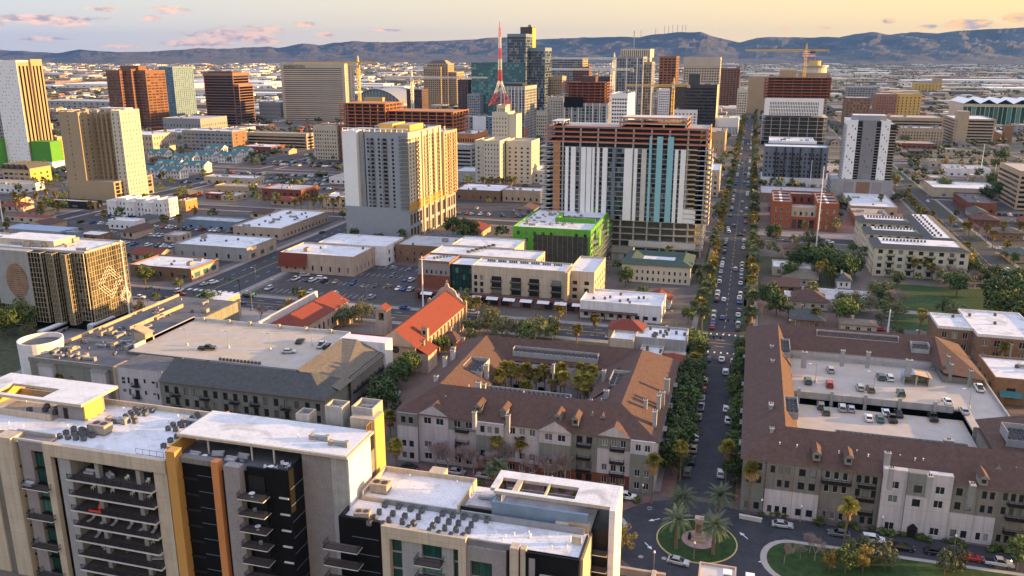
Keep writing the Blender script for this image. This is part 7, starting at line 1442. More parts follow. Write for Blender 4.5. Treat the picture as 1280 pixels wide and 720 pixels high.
# right background blocks
b, q = tower('office_building', 'pink brick office block with punched windows beyond the white panelled tower', 'pink brick office block', (1085, 160, 123, 1058, None, 45), 'brick_brown', n=7, wf=.35, fl=4, cl=2); b.done()
b, q = tower('office_building', 'salmon block with curved golden sunlit end wall, right background', 'golden ended salmon block', (1092, 155, 118, 1122, None, 45), 'salmon', n=8, wf=.35, fl=4, cl=2); b.vol(q[1], q[1]+34, q[2]+6, q[3]+10, 0, q[4], 'tower_sunlit_yellow', 'tan_gravel', 1, S=dict(n=6, wf=.3, fh=4), E=dict(n=6, wf=.3, fh=4)); b.done()  # golden sunlight on the end block is put into its colour
b, q = tower('office_building', 'pair of grey glazed blocks with rounded white centre, right background', 'rounded white centre block', (1057, 135, 109, 1097, None, 40), 'tower_grey', n=10, wf=.7, fl=4.2, gl='window_glass_blue', cl=3); b.done()
b, q = tower('office_building', 'small golden lit office block far off on the right', 'small golden office', (1142, 115, 104, 1178, None, 40), 'tower_sunlit_yellow', n=8, wf=.4, fl=4.2, cl=0); b.wall.box(q[0]+50, q[1], q[2]+10, q[2]+40, q[4], q[4]+12, 'tower_tan'); b.done()
b, q = tower('parking_garage', 'long striped parking garage in the right background', 'long striped garage', (1112, 168, 147, 1180, None, 50), 'stucco_tan', 'concrete_deck', n=1, wf=.98, fl=3.6, lo=.4, hi=.92, gl='window_glass_black', cl=2); b.done()
b, q = tower('parking_garage', 'taller tan parking garage with stair tower in the right background', 'taller tan garage', (1190, 180, 149, 1245, 1180), 'stucco_tan', 'white_membrane', n=1, wf=.96, fl=3.4, lo=.4, hi=.92, gl='window_glass_black', cl=0); b.wall.box(q[0]+2, q[0]+14, q[2]-.5, q[2]+14, 0, q[4]+9, 'stucco_tan'); b.done()
b, q = tower('apartment_building', 'tan four storey apartment row with white roof behind the white panelled tower', 'tan four storey row', (1125, 178, 160, 1180, None, 22), 'stucco_tan', 'white_membrane', n=14, wf=.45, fl=3.3, cl=8); b.done()
b, q = tower('church', 'small brick church with square tower and dark gable roof, right background', 'small brick tower church', (1222, 178, 168, 1252, None, 30), 'brick_brown', 'shingle_brown', n=4, wf=.25, fl=6, cl=0); hip(b.roofs, q[0], q[1], q[2], q[3], q[4]+.1, q[4]+7, 'shingle_brown', 'y', False, False, .5, 'brick_brown'); b.wall.box(q[1]+4, q[1]+13, q[2]+6, q[2]+15, 0, 20, 'brick_brown'); b.done()
x0, x1, y0, y1, h = PB(1200, 158, 130, 1330, None, 90)
b = Bld('courthouse', 'glass courthouse with zigzag white roof vaults, far right', 'courthouse', (x0+x1)/2, y0, lm='zigzag roofed glass courthouse')
b.vol(x0, x1, y0, y0+90, 0, h, 'tower_cream', 'white_membrane', .5, S=dict(n=22, wf=.9, fh=h-2, lo=.03, hi=.95, glass='window_glass_green', div=False), W=dict(n=1, wf=.02, fh=20)); n = 6
for i in range(n):
    a = x0+(x1-x0)*i/n; c = x0+(x1-x0)*(i+1)/n; m__ = (a+c)/2; b.roofs.poly([(a, y0-4, h+1), (m__, y0-4, h+7), (m__, y0+90, h+7), (a, y0+90, h+1)], 'panel_white'); b.roofs.poly([(m__, y0-4, h+7), (c, y0-4, h+1), (c, y0+90, h+1), (m__, y0+90, h+7)], 'metal_white')
b.done()
b, q = tower('warehouse', 'very long white roofed distribution hall far off on the right plain', 'very long white hall', (1160, 104, 100, 1420, None, 160), 'stucco_white', 'white_membrane', n=8, wf=.1, fl=8, cl=0); b.done()
for (spec, lab, wall, roof) in (((80, 112, 105, 205, None, 200), 'very long white roofed warehouse on the plain behind the white slab tower', 'stucco_white', 'white_membrane'), ((210, 107, 102, 330, None, 160), 'long pale warehouse beyond the dark salmon lined tower', 'stucco_white', 'white_membrane'), ((55, 135, 126, 140, None, 70), 'grey flat roofed hall behind the white slab tower', 'stucco_grey', 'grey_membrane'), ((190, 176, 165, 226, None, 50), 'low grey conference hall left of the glass cornered office', 'stucco_grey', 'white_membrane'), ((325, 150, 128, 350, None, 60), 'grey curved hall left of the beige hotel slab', 'tower_grey', 'blue_roof'), ((140, 190, 168, 190, None, 40), 'low beige block right of the tan balcony tower', 'stucco_beige', 'white_membrane'), ((205, 165, 148, 250, None, 60), 'round cornered low hall between copper and dark towers', 'tower_grey', 'grey_membrane')):
    b, q = tower('warehouse', lab, None, spec, wall, roof, n=12, wf=.3, fl=6, cl=3); b.done()
b, q = tower('market_building', 'two storey tan market building with mural wall below the cream historic hotel', 'mural market building', (676, 254, 240, 628, 682), 'stucco_tan', 'white_membrane', n=6, wf=.3, fl=4, cl=8, sc=.9); b.done()
b, q = tower('market_building', 'white roofed row with brick front left of the mural market building', 'white roofed brick row', (625, 252, 240, 568, 640), 'brick_brown', 'white_membrane', n=6, wf=.3, fl=4, cl=8, sc=.9); b.done()
b, q = tower('parking_garage', 'grey rounded parking ramp between golden sided tower and rust clad block', 'grey parking ramp', (590, 220, 182, 566, 596), 'concrete', 'concrete_deck', n=1, wf=.95, fl=3.2, lo=.4, hi=.9, gl='window_glass_black', cl=0); b.done()

for i, (bx_, by_, ty_, ox_, dp, wl, gl, wn, st) in enumerate(((722, 158, 118, 700, 35, 'tower_grey', 'window_glass_dark', 'grey gridded', 0), (768, 150, 96, 748, 35, 'tower_dark', 'window_glass_black', 'dark brown slim', 0), (702, 150, 96, 686, 30, 'tower_tan', 'window_glass_bronze', 'tan stone', 1), (735, 145, 84, 716, 30, 'tower_brown', 'window_glass_black', 'rust banded', 1), (835, 150, 122, 818, 30, 'tower_beige', 'window_glass_dark', 'small beige', 0), (862, 152, 128, 846, 30, 'tower_brown', 'window_glass_black', 'short brown', 1), (600, 152, 118, 584, 30, 'tower_grey', 'window_glass_blue', 'short blue grey', 0), (528, 142, 112, 508, 30, 'tower_dark', 'window_glass_bronze', 'short dark bronze', 0), (684, 172, 140, 670, 25, 'tower_cream', 'window_glass_dark', 'narrow cream', 1), (800, 165, 132, 788, 25, 'panel_white', 'window_glass_blue', 'narrow white', 0), (932, 150, 112, 922, 25, 'tower_cream', 'window_glass_dark', 'cream slim', 0), (1090, 132, 108, 1062, 35, 'tower_grey', 'window_glass_dark', 'low grey', 1), (1150, 135, 118, 1122, 40, 'tower_brown', 'window_glass_dark', 'low brown', 0), (505, 176, 152, 488, 25, 'tower_tan', 'window_glass_dark', 'squat tan', 1))):
    b, q = tower('office_tower', '%s office block standing in the dense downtown cluster %s' % (wn, 'before the mountains' if by_ < 153 else 'behind the large construction tower'), None, (bx_, by_, ty_, ox_, None, dp), wl, n=max(4, int((bx_-ox_)/2.4)), wf=.6, fl=3.9, gl=gl, cl=2, side=dict(wf=.5), roof='dark_gravel' if st else 'white_membrane'); b.done()
# ================================================================ vegetation
def leafmat(name, c1, c2, yellow=None):
    m = bpy.data.materials.new(name); MATS[name] = m; m.use_nodes = True; nt = m.node_tree; b = nt.nodes['Principled BSDF']; b.inputs['Roughness'].default_value = .7; b.inputs['Specular IOR Level'].default_value = .25
    g = N(nt, 'ShaderNodeNewGeometry'); oi = N(nt, 'ShaderNodeObjectInfo')
    c = MIX(nt, g.outputs['Random Per Island'], c1, c2); k = MA(nt, 'MULTIPLY_ADD', oi.outputs['Random'], .7, .65); L(nt, MIX(nt, 1.0, c, k, 'MULTIPLY'), b.inputs['Base Color'])
leafmat('leaf_green', (.05, .08, .02), (.13, .16, .04)); leafmat('leaf_dark', (.025, .05, .015), (.075, .11, .03)); leafmat('leaf_olive', (.07, .08, .035), (.14, .14, .06)); leafmat('leaf_yellow', (.20, .14, .03), (.32, .22, .05))
leafmat('palm_leaf', (.10, .10, .018), (.30, .24, .04)); leafmat('palm_dead', (.14, .09, .04), (.24, .16, .08)); leafmat('date_leaf', (.07, .10, .05), (.16, .19, .10)); m_('bark', (.13, .095, .07), .95, .3, 3); m_('bark_palm', (.17, .13, .10), .95, .3, 3); m_('twig_grey', (.30, .235, .22), .95, .3, 3)
def crown_mesh(rx, rz, ncl, nl, mt, sz, rng, flat=1.0):
    b = MB(); cl = []
    for _ in range(ncl):
        while True:
            p = Vector((rng.uniform(-1, 1), rng.uniform(-1, 1), rng.uniform(-.75, 1)))
            if .25 < p.length < 1: break
        cl.append((Vector((p.x*rx, p.y*rx, p.z*rz)), rng.uniform(.28, .5)*rx))
    for c, r in cl:
        for _ in range(nl):
            d = Vector((rng.gauss(0, 1), rng.gauss(0, 1), rng.gauss(0, 1))).normalized(); p = c+d*r*rng.uniform(.55, 1.05)*Vector((1, 1, .75)).length/1.6
            s_ = sz*rng.uniform(.6, 1.3); n_ = (d+Vector((rng.uniform(-.7, .7), rng.uniform(-.7, .7), rng.uniform(-.3, .9)))).normalized(); u = n_.orthogonal().normalized(); v = n_.cross(u)
            a = rng.uniform(0, 2*pi); u2 = u*cos(a)+v*sin(a); v2 = n_.cross(u2)
            b.poly([p-u2*s_, p-v2*s_*.5, p+u2*s_, p+v2*s_*.55], mt)
    return b
def trunk_mesh(h, rx, rng, mt='bark'):
    b = MB(); b.tube((0, 0, -.1), (rng.uniform(-.2, .2), rng.uniform(-.2, .2), h), .2, mt, .12, 6)
    for k in range(6):
        a = 2*pi*k/6+rng.uniform(-.4, .4); r = rx*rng.uniform(.4, .75); b.tube((0, 0, h*rng.uniform(.6, 1)), (r*cos(a), r*sin(a), h+rng.uniform(.5, 1.8)), .09, mt, .03, 4)
    return b
TREES = {}
rg = random.Random(3)
for kind, mt, rx, rz, h, ncl, nl, sz in (('green', 'leaf_green', 3.0, 2.6, 3.4, 30, 46, .36), ('green2', 'leaf_green', 2.4, 3.0, 3.2, 26, 44, .34), ('dark', 'leaf_dark', 3.2, 2.8, 3.2, 34, 50, .36), ('dark2', 'leaf_dark', 2.2, 2.6, 3, 24, 44, .32), ('olive', 'leaf_olive', 3.3, 2.4, 3, 30, 46, .28), ('olive2', 'leaf_olive', 2.6, 2.2, 2.6, 24, 44, .28), ('yellow', 'leaf_yellow', 2.3, 2.4, 3, 22, 40, .3), ('cypress', 'leaf_dark', 1.0, 4.2, 1.2, 26, 34, .3)):
    TREES[kind] = (crown_mesh(rx, rz, ncl, nl, mt, sz, rg).mesh('crown'), trunk_mesh(h, rx, rg).mesh('trunk'), h+rz*.6)
TREES['shrub'] = (crown_mesh(.9, .7, 12, 26, 'leaf_green', .2, rg).mesh('crown'), None, .6)
def bare(rng):
    b = MB(); t = MB(); t.tube((0, 0, 0), (0, 0, 2.2), .16, 'twig_grey', .12, 6)
    def br(p, d, l, r, k, out):
        e = p+d*l; out.tube(tuple(p), tuple(e), r, 'twig_grey', r*.6, 3)
        if k == 0: return
        for _ in range(4 if k > 2 else 4):
            nd = (d+Vector((rng.uniform(-.75, .75), rng.uniform(-.75, .75), rng.uniform(-.25, .5)))).normalized(); br(p+d*l*rng.uniform(.55, 1), nd, l*rng.uniform(.6, .8), r*.6, k-1, out)
    for _ in range(5): br(Vector((0, 0, 2.1)), Vector((rng.uniform(-.8, .8), rng.uniform(-.8, .8), .9)).normalized(), 1.7, .08, 4, b)
    return b.mesh('crown'), t.mesh('trunk'), 0
TREES['bare'] = bare(rg); TREES['bare2'] = bare(rg)
def fan_palm(rng, nf=46, R=1.75, leaf='palm_leaf'):
    b = MB(); d_ = MB()
    for k in range(nf):
        a = rng.uniform(0, 2*pi); e = rng.uniform(-.75, 1.35); L_ = R*rng.uniform(.75, 1.1); u = Vector((cos(a)*cos(e), sin(a)*cos(e), sin(e))); s_ = Vector((-sin(a), cos(a), 0)); up_ = s_.cross(u)*-1
        tgt = b; mt = leaf
        if e < -.35: tgt = d_; mt = 'palm_dead'
        p = u*L_*.42
        for j in range(7):
            t = (j-3)/3*1.15; dd = (u*cos(t)+s_*sin(t)).normalized(); tip = p+dd*L_*.62*(1-.12*abs(t))+Vector((0, 0, -.22*L_)); w_ = (s_*cos(t)-u*sin(t))*.12*L_
            tgt.poly([p, p+dd*L_*.3-w_, tip, p+dd*L_*.3+w_], mt)
        tgt.tube((0, 0, 0), tuple(p), .02, mt, n=3)
    for k in range(26):
        a = rng.uniform(0, 2*pi); p = Vector((cos(a)*.25, sin(a)*.25, -.1)); e = Vector((cos(a)*.65, sin(a)*.65, -1.5-rng.random())); s_ = Vector((-sin(a), cos(a), 0))*.22; d_.poly([p-s_*.3, e-s_, e+s_, p+s_*.3], 'palm_dead')
    return b.mesh('crown'), d_.mesh('dead_fronds')
def date_palm(rng):
    b = MB()
    for k in range(58):
        a = rng.uniform(0, 2*pi); e = rng.uniform(-.2, 1.3); L_ = 3.9*rng.uniform(.85, 1.1); p = Vector((0, 0, 0)); v = Vector((cos(a)*cos(e), sin(a)*cos(e), sin(e))); s_ = Vector((-sin(a), cos(a), 0)); pts = [p.copy()]
        for j in range(8): p = p+v*L_/8; v = (v+Vector((0, 0, -.17))).normalized(); pts.append(p.copy())
        for j in range(8):
            w0 = .55*sin(pi*(j+.6)/9); m0 = pts[j]; m1 = pts[j+1]; dn = Vector((0, 0, -.16))
            for sg in (-1, 1):
                for q in range(2):
                    f0 = m0+(m1-m0)*(q*.5); f1 = m0+(m1-m0)*(q*.5+.34); tip = f0+(m1-m0)*.9+s_*sg*w0+dn; b.poly([f0, tip, f1], 'date_leaf')
        for j in range(8): b.tube(tuple(pts[j]), tuple(pts[j+1]), .03, 'date_leaf', n=3)
    return b.mesh('crown')
def ptrunk(h, r, rng, lean=.03):
    b = MB(); n = 7; pt = []
    for i in range(n+1): t = i/n; pt.append((lean*h*t*t, lean*.5*h*sin(t*2), h*t))
    for i in range(n): b.tube(pt[i], pt[i+1], r*(1.25-.45*i/n), 'bark_palm', r*(1.25-.45*(i+1)/n), 8)
    b.cyl(0, 0, r*1.7, -.1, .25, 'bark_palm', 8, r*1.2); return b.mesh('trunk'), pt[-1]
FP = [fan_palm(rg) for _ in range(4)]; DP = [date_palm(rg) for _ in range(2)]; FP2 = [fan_palm(rg, 40, 2.3, 'date_leaf') for _ in range(2)]
PT = {h: ptrunk(h, .2, rg, .03) for h in (6, 9, 12, 15)}; DT = ptrunk(6.5, .34, rg, .02)
AUTO = []     # things labelled automatically: (object, adjective, x, y)
TREEQ = []; NT = [0]
def tree(kind, x, y, s=1.0, adj=None, sz=None, chk=False):
    if chk and not free(x, y): return
    if kind != 'shrub':
        NT[0] += 1
        if NT[0] > 296: TREEQ.append((x, y, s)); return
    c, t, h = TREES[kind]
    T = empty('shrub' if kind == 'shrub' else 'bare_tree' if 'bare' in kind else 'tree', (x, y, 0), None, 'shrub' if kind == 'shrub' else 'tree'); T.rotation_euler.z = random.uniform(0, 6.28)
    cr = inst(c, 'crown', (0, 0, h*s), T, 0, (s, s, s*random.uniform(.85, 1.15)))
    if t: inst(t, 'trunk', (0, 0, 0), T, 0, (s, s, s))
    ad = adj or dict(green='leafy green tree', green2='leafy green tree', dark='dense dark green tree', dark2='dense dark green tree', olive='grey green airy tree', olive2='grey green airy tree', yellow='small yellow leaved tree', bare='leafless grey branched tree', bare2='leafless grey branched tree', cypress='slim dark conical tree', shrub='rounded green shrub')[kind]
    AUTO.append((T, ad, x, y, 'trees and shrubs')); return T
NP = [0]
def palm(x, y, h=None, kind='fan', chk=False, s=1.0, adj=None):
    NP[0] += 1
    if NP[0] > 296: return
    if kind != 'date': s *= 1.35
    if chk and not free(x, y): return
    T = empty('palm_tree', (x, y, 0), None, 'palm'); T.rotation_euler.z = random.uniform(0, 6.28)
    if kind == 'date':
        t, top = DT; c = random.choice(DP); inst(t, 'trunk', (0, 0, 0), T, 0, (s, s, s)); inst(c, 'crown', tuple(v*s for v in top), T, 0, (s, s, s)); ad = 'feathery date palm with thick trunk'
    else:
        h = h or random.choice((9, 9, 12)); k = min(PT, key=lambda q: abs(q-h)); f = h/k; t, top = PT[k]; inst(t, 'trunk', (0, 0, 0), T, 0, (1, 1, f)); c = random.choice(FP) if kind == 'fan' else (random.choice(FP2))
        top = (top[0], top[1], top[2]*f); inst(c[0], 'crown', top, T, random.uniform(0, 6), (s, s, s)); inst(c[1], 'dead_fronds', top, T, 0, (s, s, s)); ad = {6: 'short fan palm', 9: 'mid height fan palm', 12: 'tall slender fan palm', 15: 'very tall slender fan palm'}[k]
    AUTO.append((T, adj or ad, x, y, 'palm trees')); return T
def P(px, py, *a, **k): x, y = at(px, py); return palm(x, y, *a, **k)
def Tr(kind, px, py, *a, **k): x, y = at(px, py); return tree(kind, x, y, *a, **k)
# roundabout date palms
for (px, py) in ((845, 686), (851, 657), (891, 693), (898, 655)): P(px, py, kind='date', s=1.0)
P(622, 612, 6, kind='fan2')
for (px, py, h) in ((814, 629, 11), (1053, 691, 11.5), (850, 600, 9), (907, 606, 10), (936, 642, 11), (652, 592, 9), (622, 590, 9), (496, 588, 7), (474, 545, 8), (489, 560, 9), (388, 530, 8), (258, 520, 6), (430, 518, 6), (17, 500, 6), (43, 500, 6), (77, 495, 6), (100, 495, 6), (699, 412, 8), (721, 432, 6.5), (744, 420, 7), (597, 400, 8), (578, 400, 8), (380, 395, 9), (1253, 456, 6.5), (1017, 408, 6), (1148, 420, 9), (866, 480, 9), (872, 470, 9), (860, 490, 8)): P(px, py, h)
for (px, py, h) in ((600, 462, 15), (618, 452, 15), (640, 455, 15), (650, 462, 14), (660, 456, 15), (671, 463, 14), (682, 458, 15), (700, 456, 15), (705, 466, 14), (726, 455, 15), (722, 472, 13), (737, 470, 14), (742, 458, 15), (690, 470, 13), (655, 478, 11), (628, 466, 14), (730, 478, 12)):
    x, y = at(px, py+4, h); palm(min(max(x, -62.5), -37.5), min(max(y, 200.5), 221), h)
for i in range(8): P(369+i*8, 268-(i % 3)*3, 9)
for i in range(9): P(604+i*5, 236+(i % 2)*6, 10 if i % 2 else 8)
for (px, py) in ((20, 258), (26, 262), (33, 258), (48, 260), (60, 254), (72, 258), (22, 268), (5, 280), (10, 300), (75, 275), (114, 272), (132, 284), (52, 272), (206, 290), (245, 280), (225, 290), (210, 292)): P(px, py, 9)
for (px, py, h) in ((1130, 345, 7), (1141, 350, 9), (1152, 348, 9), (1164, 352, 7), (1027, 352, 9), (1022, 355, 9), (1210, 300, 9), (1232, 305, 9), (1240, 312, 9), (1252, 300, 9), (1272, 300, 9), (1258, 318, 6), (1204, 300, 9), (1188, 290, 8), (1004, 300, 9), (970, 310, 9), (1100, 262, 9)): P(px, py, h)
rr = random.Random(11)
# single trees measured from the photograph
for (k, px, py, s) in (('dark', 262, 398, 1.5), ('dark', 566, 296, 1.5), ('dark', 582, 298, 1.4), ('dark', 592, 296, 1.2), ('green', 182, 355, 1.1), ('green', 15, 405, 1.4), ('green', 32, 412, 1.5), ('green2', 45, 398, 1.2), ('dark', 8, 420, 1.3), ('yellow', 365, 402, 1.3), ('olive', 440, 405, 1.2), ('olive', 452, 402, 1.2), ('olive', 430, 408, 1.0), ('green2', 545, 445, .9), ('green', 570, 410, 1), ('dark', 505, 475, 1.0), ('dark', 498, 486, 1.1), ('dark', 512, 470, 1), ('dark', 476, 508, 1.2), ('dark', 484, 520, 1.3), ('green2', 468, 525, 1), ('dark2', 556, 440, .9),
    ('olive', 610, 404, 1.1), ('olive', 616, 412, 1.2), ('olive', 650, 425, 1.2), ('olive', 668, 424, 1.3), ('olive', 682, 420, 1.2), ('green', 660, 430, 1.1), ('olive', 628, 424, 1.1), ('dark', 690, 425, 1), ('olive2', 600, 418, 1), ('green2', 586, 420, .9), ('green2', 860, 405, 1), ('green', 872, 395, .9),
    ('dark', 994, 342, 1.5), ('dark', 1006, 336, 1.6), ('dark', 1018, 340, 1.5), ('dark', 1032, 344, 1.6), ('dark', 1046, 346, 1.5), ('dark', 1058, 350, 1.5), ('dark', 1068, 346, 1.3), ('dark', 985, 352, 1.2), ('olive', 1058, 388, 1.3), ('olive', 1075, 392, 1.4), ('olive', 1066, 396, 1.2), ('bare', 1045, 396, 1.2), ('bare', 1035, 404, 1.2), ('bare', 1088, 390, 1.2), ('olive', 1098, 378, 1.4), ('bare', 1112, 386, 1.5), ('bare2', 1124, 392, 1.5), ('olive', 1118, 400, 1.2), ('dark', 962, 385, 1.3), ('dark', 970, 395, 1.2), ('green2', 985, 398, .8),
    ('dark', 1244, 395, 1.9), ('green', 1256, 405, 1.9), ('dark', 1268, 392, 2.0), ('green', 1276, 410, 1.8), ('dark', 1262, 380, 1.8), ('olive', 1250, 372, 1.5), ('green', 1276, 375, 1.8), ('bare2', 1190, 415, 1.2), ('olive', 1195, 404, 1.2), ('green', 1178, 396, 1.0), ('dark', 1230, 416, 1.0), ('bare', 1170, 352, 1.5), ('bare2', 1186, 354, 1.5), ('bare', 1202, 356, 1.5), ('bare2', 1218, 360, 1.4), ('olive', 1200, 348, 1.3), ('yellow', 1205, 345, 1.6), ('green', 1215, 350, 1.4), ('bare', 1222, 300, 1.4), ('bare2', 1218, 298, 1.3),
    ('green', 1115, 235, 1.6), ('olive', 1130, 180, 1.6), ('green', 1180, 240, 1.6), ('dark', 1240, 240, 1.8), ('dark', 1250, 250, 1.8), ('dark', 1232, 256, 1.6), ('yellow', 1180, 212, 1.6), ('green', 1250, 205, 2.0), ('green', 1245, 215, 1.8), ('dark2', 1222, 225, 1.5),
    ('bare', 560, 592, 1.5), ('bare2', 578, 596, 1.5), ('bare', 592, 596, 1.4), ('bare2', 608, 600, 1.4), ('bare', 634, 596, 1.3), ('bare2', 690, 606, 1.5), ('bare', 706, 608, 1.5), ('bare2', 668, 603, 1.3), ('bare', 545, 590, 1.3), ('bare', 1012, 692, .75), ('bare2', 1018, 702, .8), ('bare', 1000, 700, .6), ('bare2', 772, 690, .8), ('bare', 1160, 665, .6), ('bare2', 1030, 655, .6), ('bare', 980, 705, .7),
    ('yellow', 1078, 716, .8), ('olive', 1090, 705, .95), ('olive2', 1106, 712, .8), ('olive', 1072, 702, .8), ('olive2', 1195, 715, .9), ('olive2', 1180, 718, .8), ('yellow', 783, 692, .9), ('green2', 1056, 718, .8), ('green2', 1270, 712, 1.0), ('yellow', 1036, 715, .7)):
    Tr(k, px, py, s)
# palms and trees lining the avenues
y = 306
while y < 1500:
    for sx_, o in ((-1, -13.2), (1, 4.2)):
        if abs(y-488) < 10 or abs(y-665) < 10 or abs(y-888) < 12: continue
        r = rr.random(); yy = y+rr.uniform(-3, 3); x = -4.5+(o+4.5 if False else (9.2*sx_ if sx_ > 0 else -8.8))+rr.uniform(-.8, .8)
        if r < .68: palm(x, yy, rr.choice((6, 9, 9)), s=1.15, kind=rr.choice(('fan', 'fan2')))
        elif r < .86: tree(rr.choice(('green', 'green2', 'olive')), x, yy, rr.uniform(.75, 1.2))
        elif r < .9: tree('yellow', x, yy, 1.0)
    y += 7.5 if y < 600 else 10
y = 190
while y < 284:
    for sx_ in (-1, 1):
        tree(rr.choice(('dark', 'dark', 'dark2', 'green')), -4.5+sx_*(6.6 if sx_ > 0 else 8.0)+rr.uniform(-.4, .4), y+rr.uniform(-1, 1), rr.uniform(1.15, 1.45) if sx_ < 0 else rr.uniform(.85, 1.05))
    y += 7
for x in (107.5, 128.5):
    y = 310
    while y < 1300:
        if not (abs(y-488) < 10 or abs(y-665) < 10 or abs(y-888) < 12):
            r = rr.random()
            if r < .62: palm(x+rr.uniform(-1, 1), y+rr.uniform(-2, 2), rr.choice((6, 9)))
            else: tree(rr.choice(('green', 'olive', 'yellow', 'dark2')), x+rr.uniform(-1, 1), y, rr.uniform(.7, 1))
        y += 13 if y < 700 else 20
for x in (-243, -205):
    y = 312
    while y < 1200:
        if rr.random() < .55 and not any(abs(y-q) < 12 for q in (488, 665, 888)) and free(x, y): (palm(x, y, 9) if rr.random() < .5 else tree(rr.choice(('green', 'olive')), x, y, .8))
        y += 16
for _ in range(70):
    x, y = rr.uniform(6, 110), rr.uniform(308, 478)
    if free(x, y, 2) and abs(x-49) > 4 and not (56 < x < 112 and 330 < y < 400 and rr.random() < .7): (palm(x, y, 9) if rr.random() < .15 else tree(rr.choice(('dark', 'green', 'olive', 'olive2', 'bare', 'green2')), x, y, rr.uniform(.8, 1.5)))
palm(27, 198.5, 15, s=1.3)
for _ in range(34):
    px = random.uniform(505, 800); Tr('shrub', px, 598+(px-505)*.095+random.uniform(-3, 3), random.uniform(.6, 1.1))
for _ in range(40):
    px = random.uniform(940, 1278); Tr('shrub', px, 641+(px-940)*.155+random.uniform(-3, 3), random.uniform(.6, 1.2))
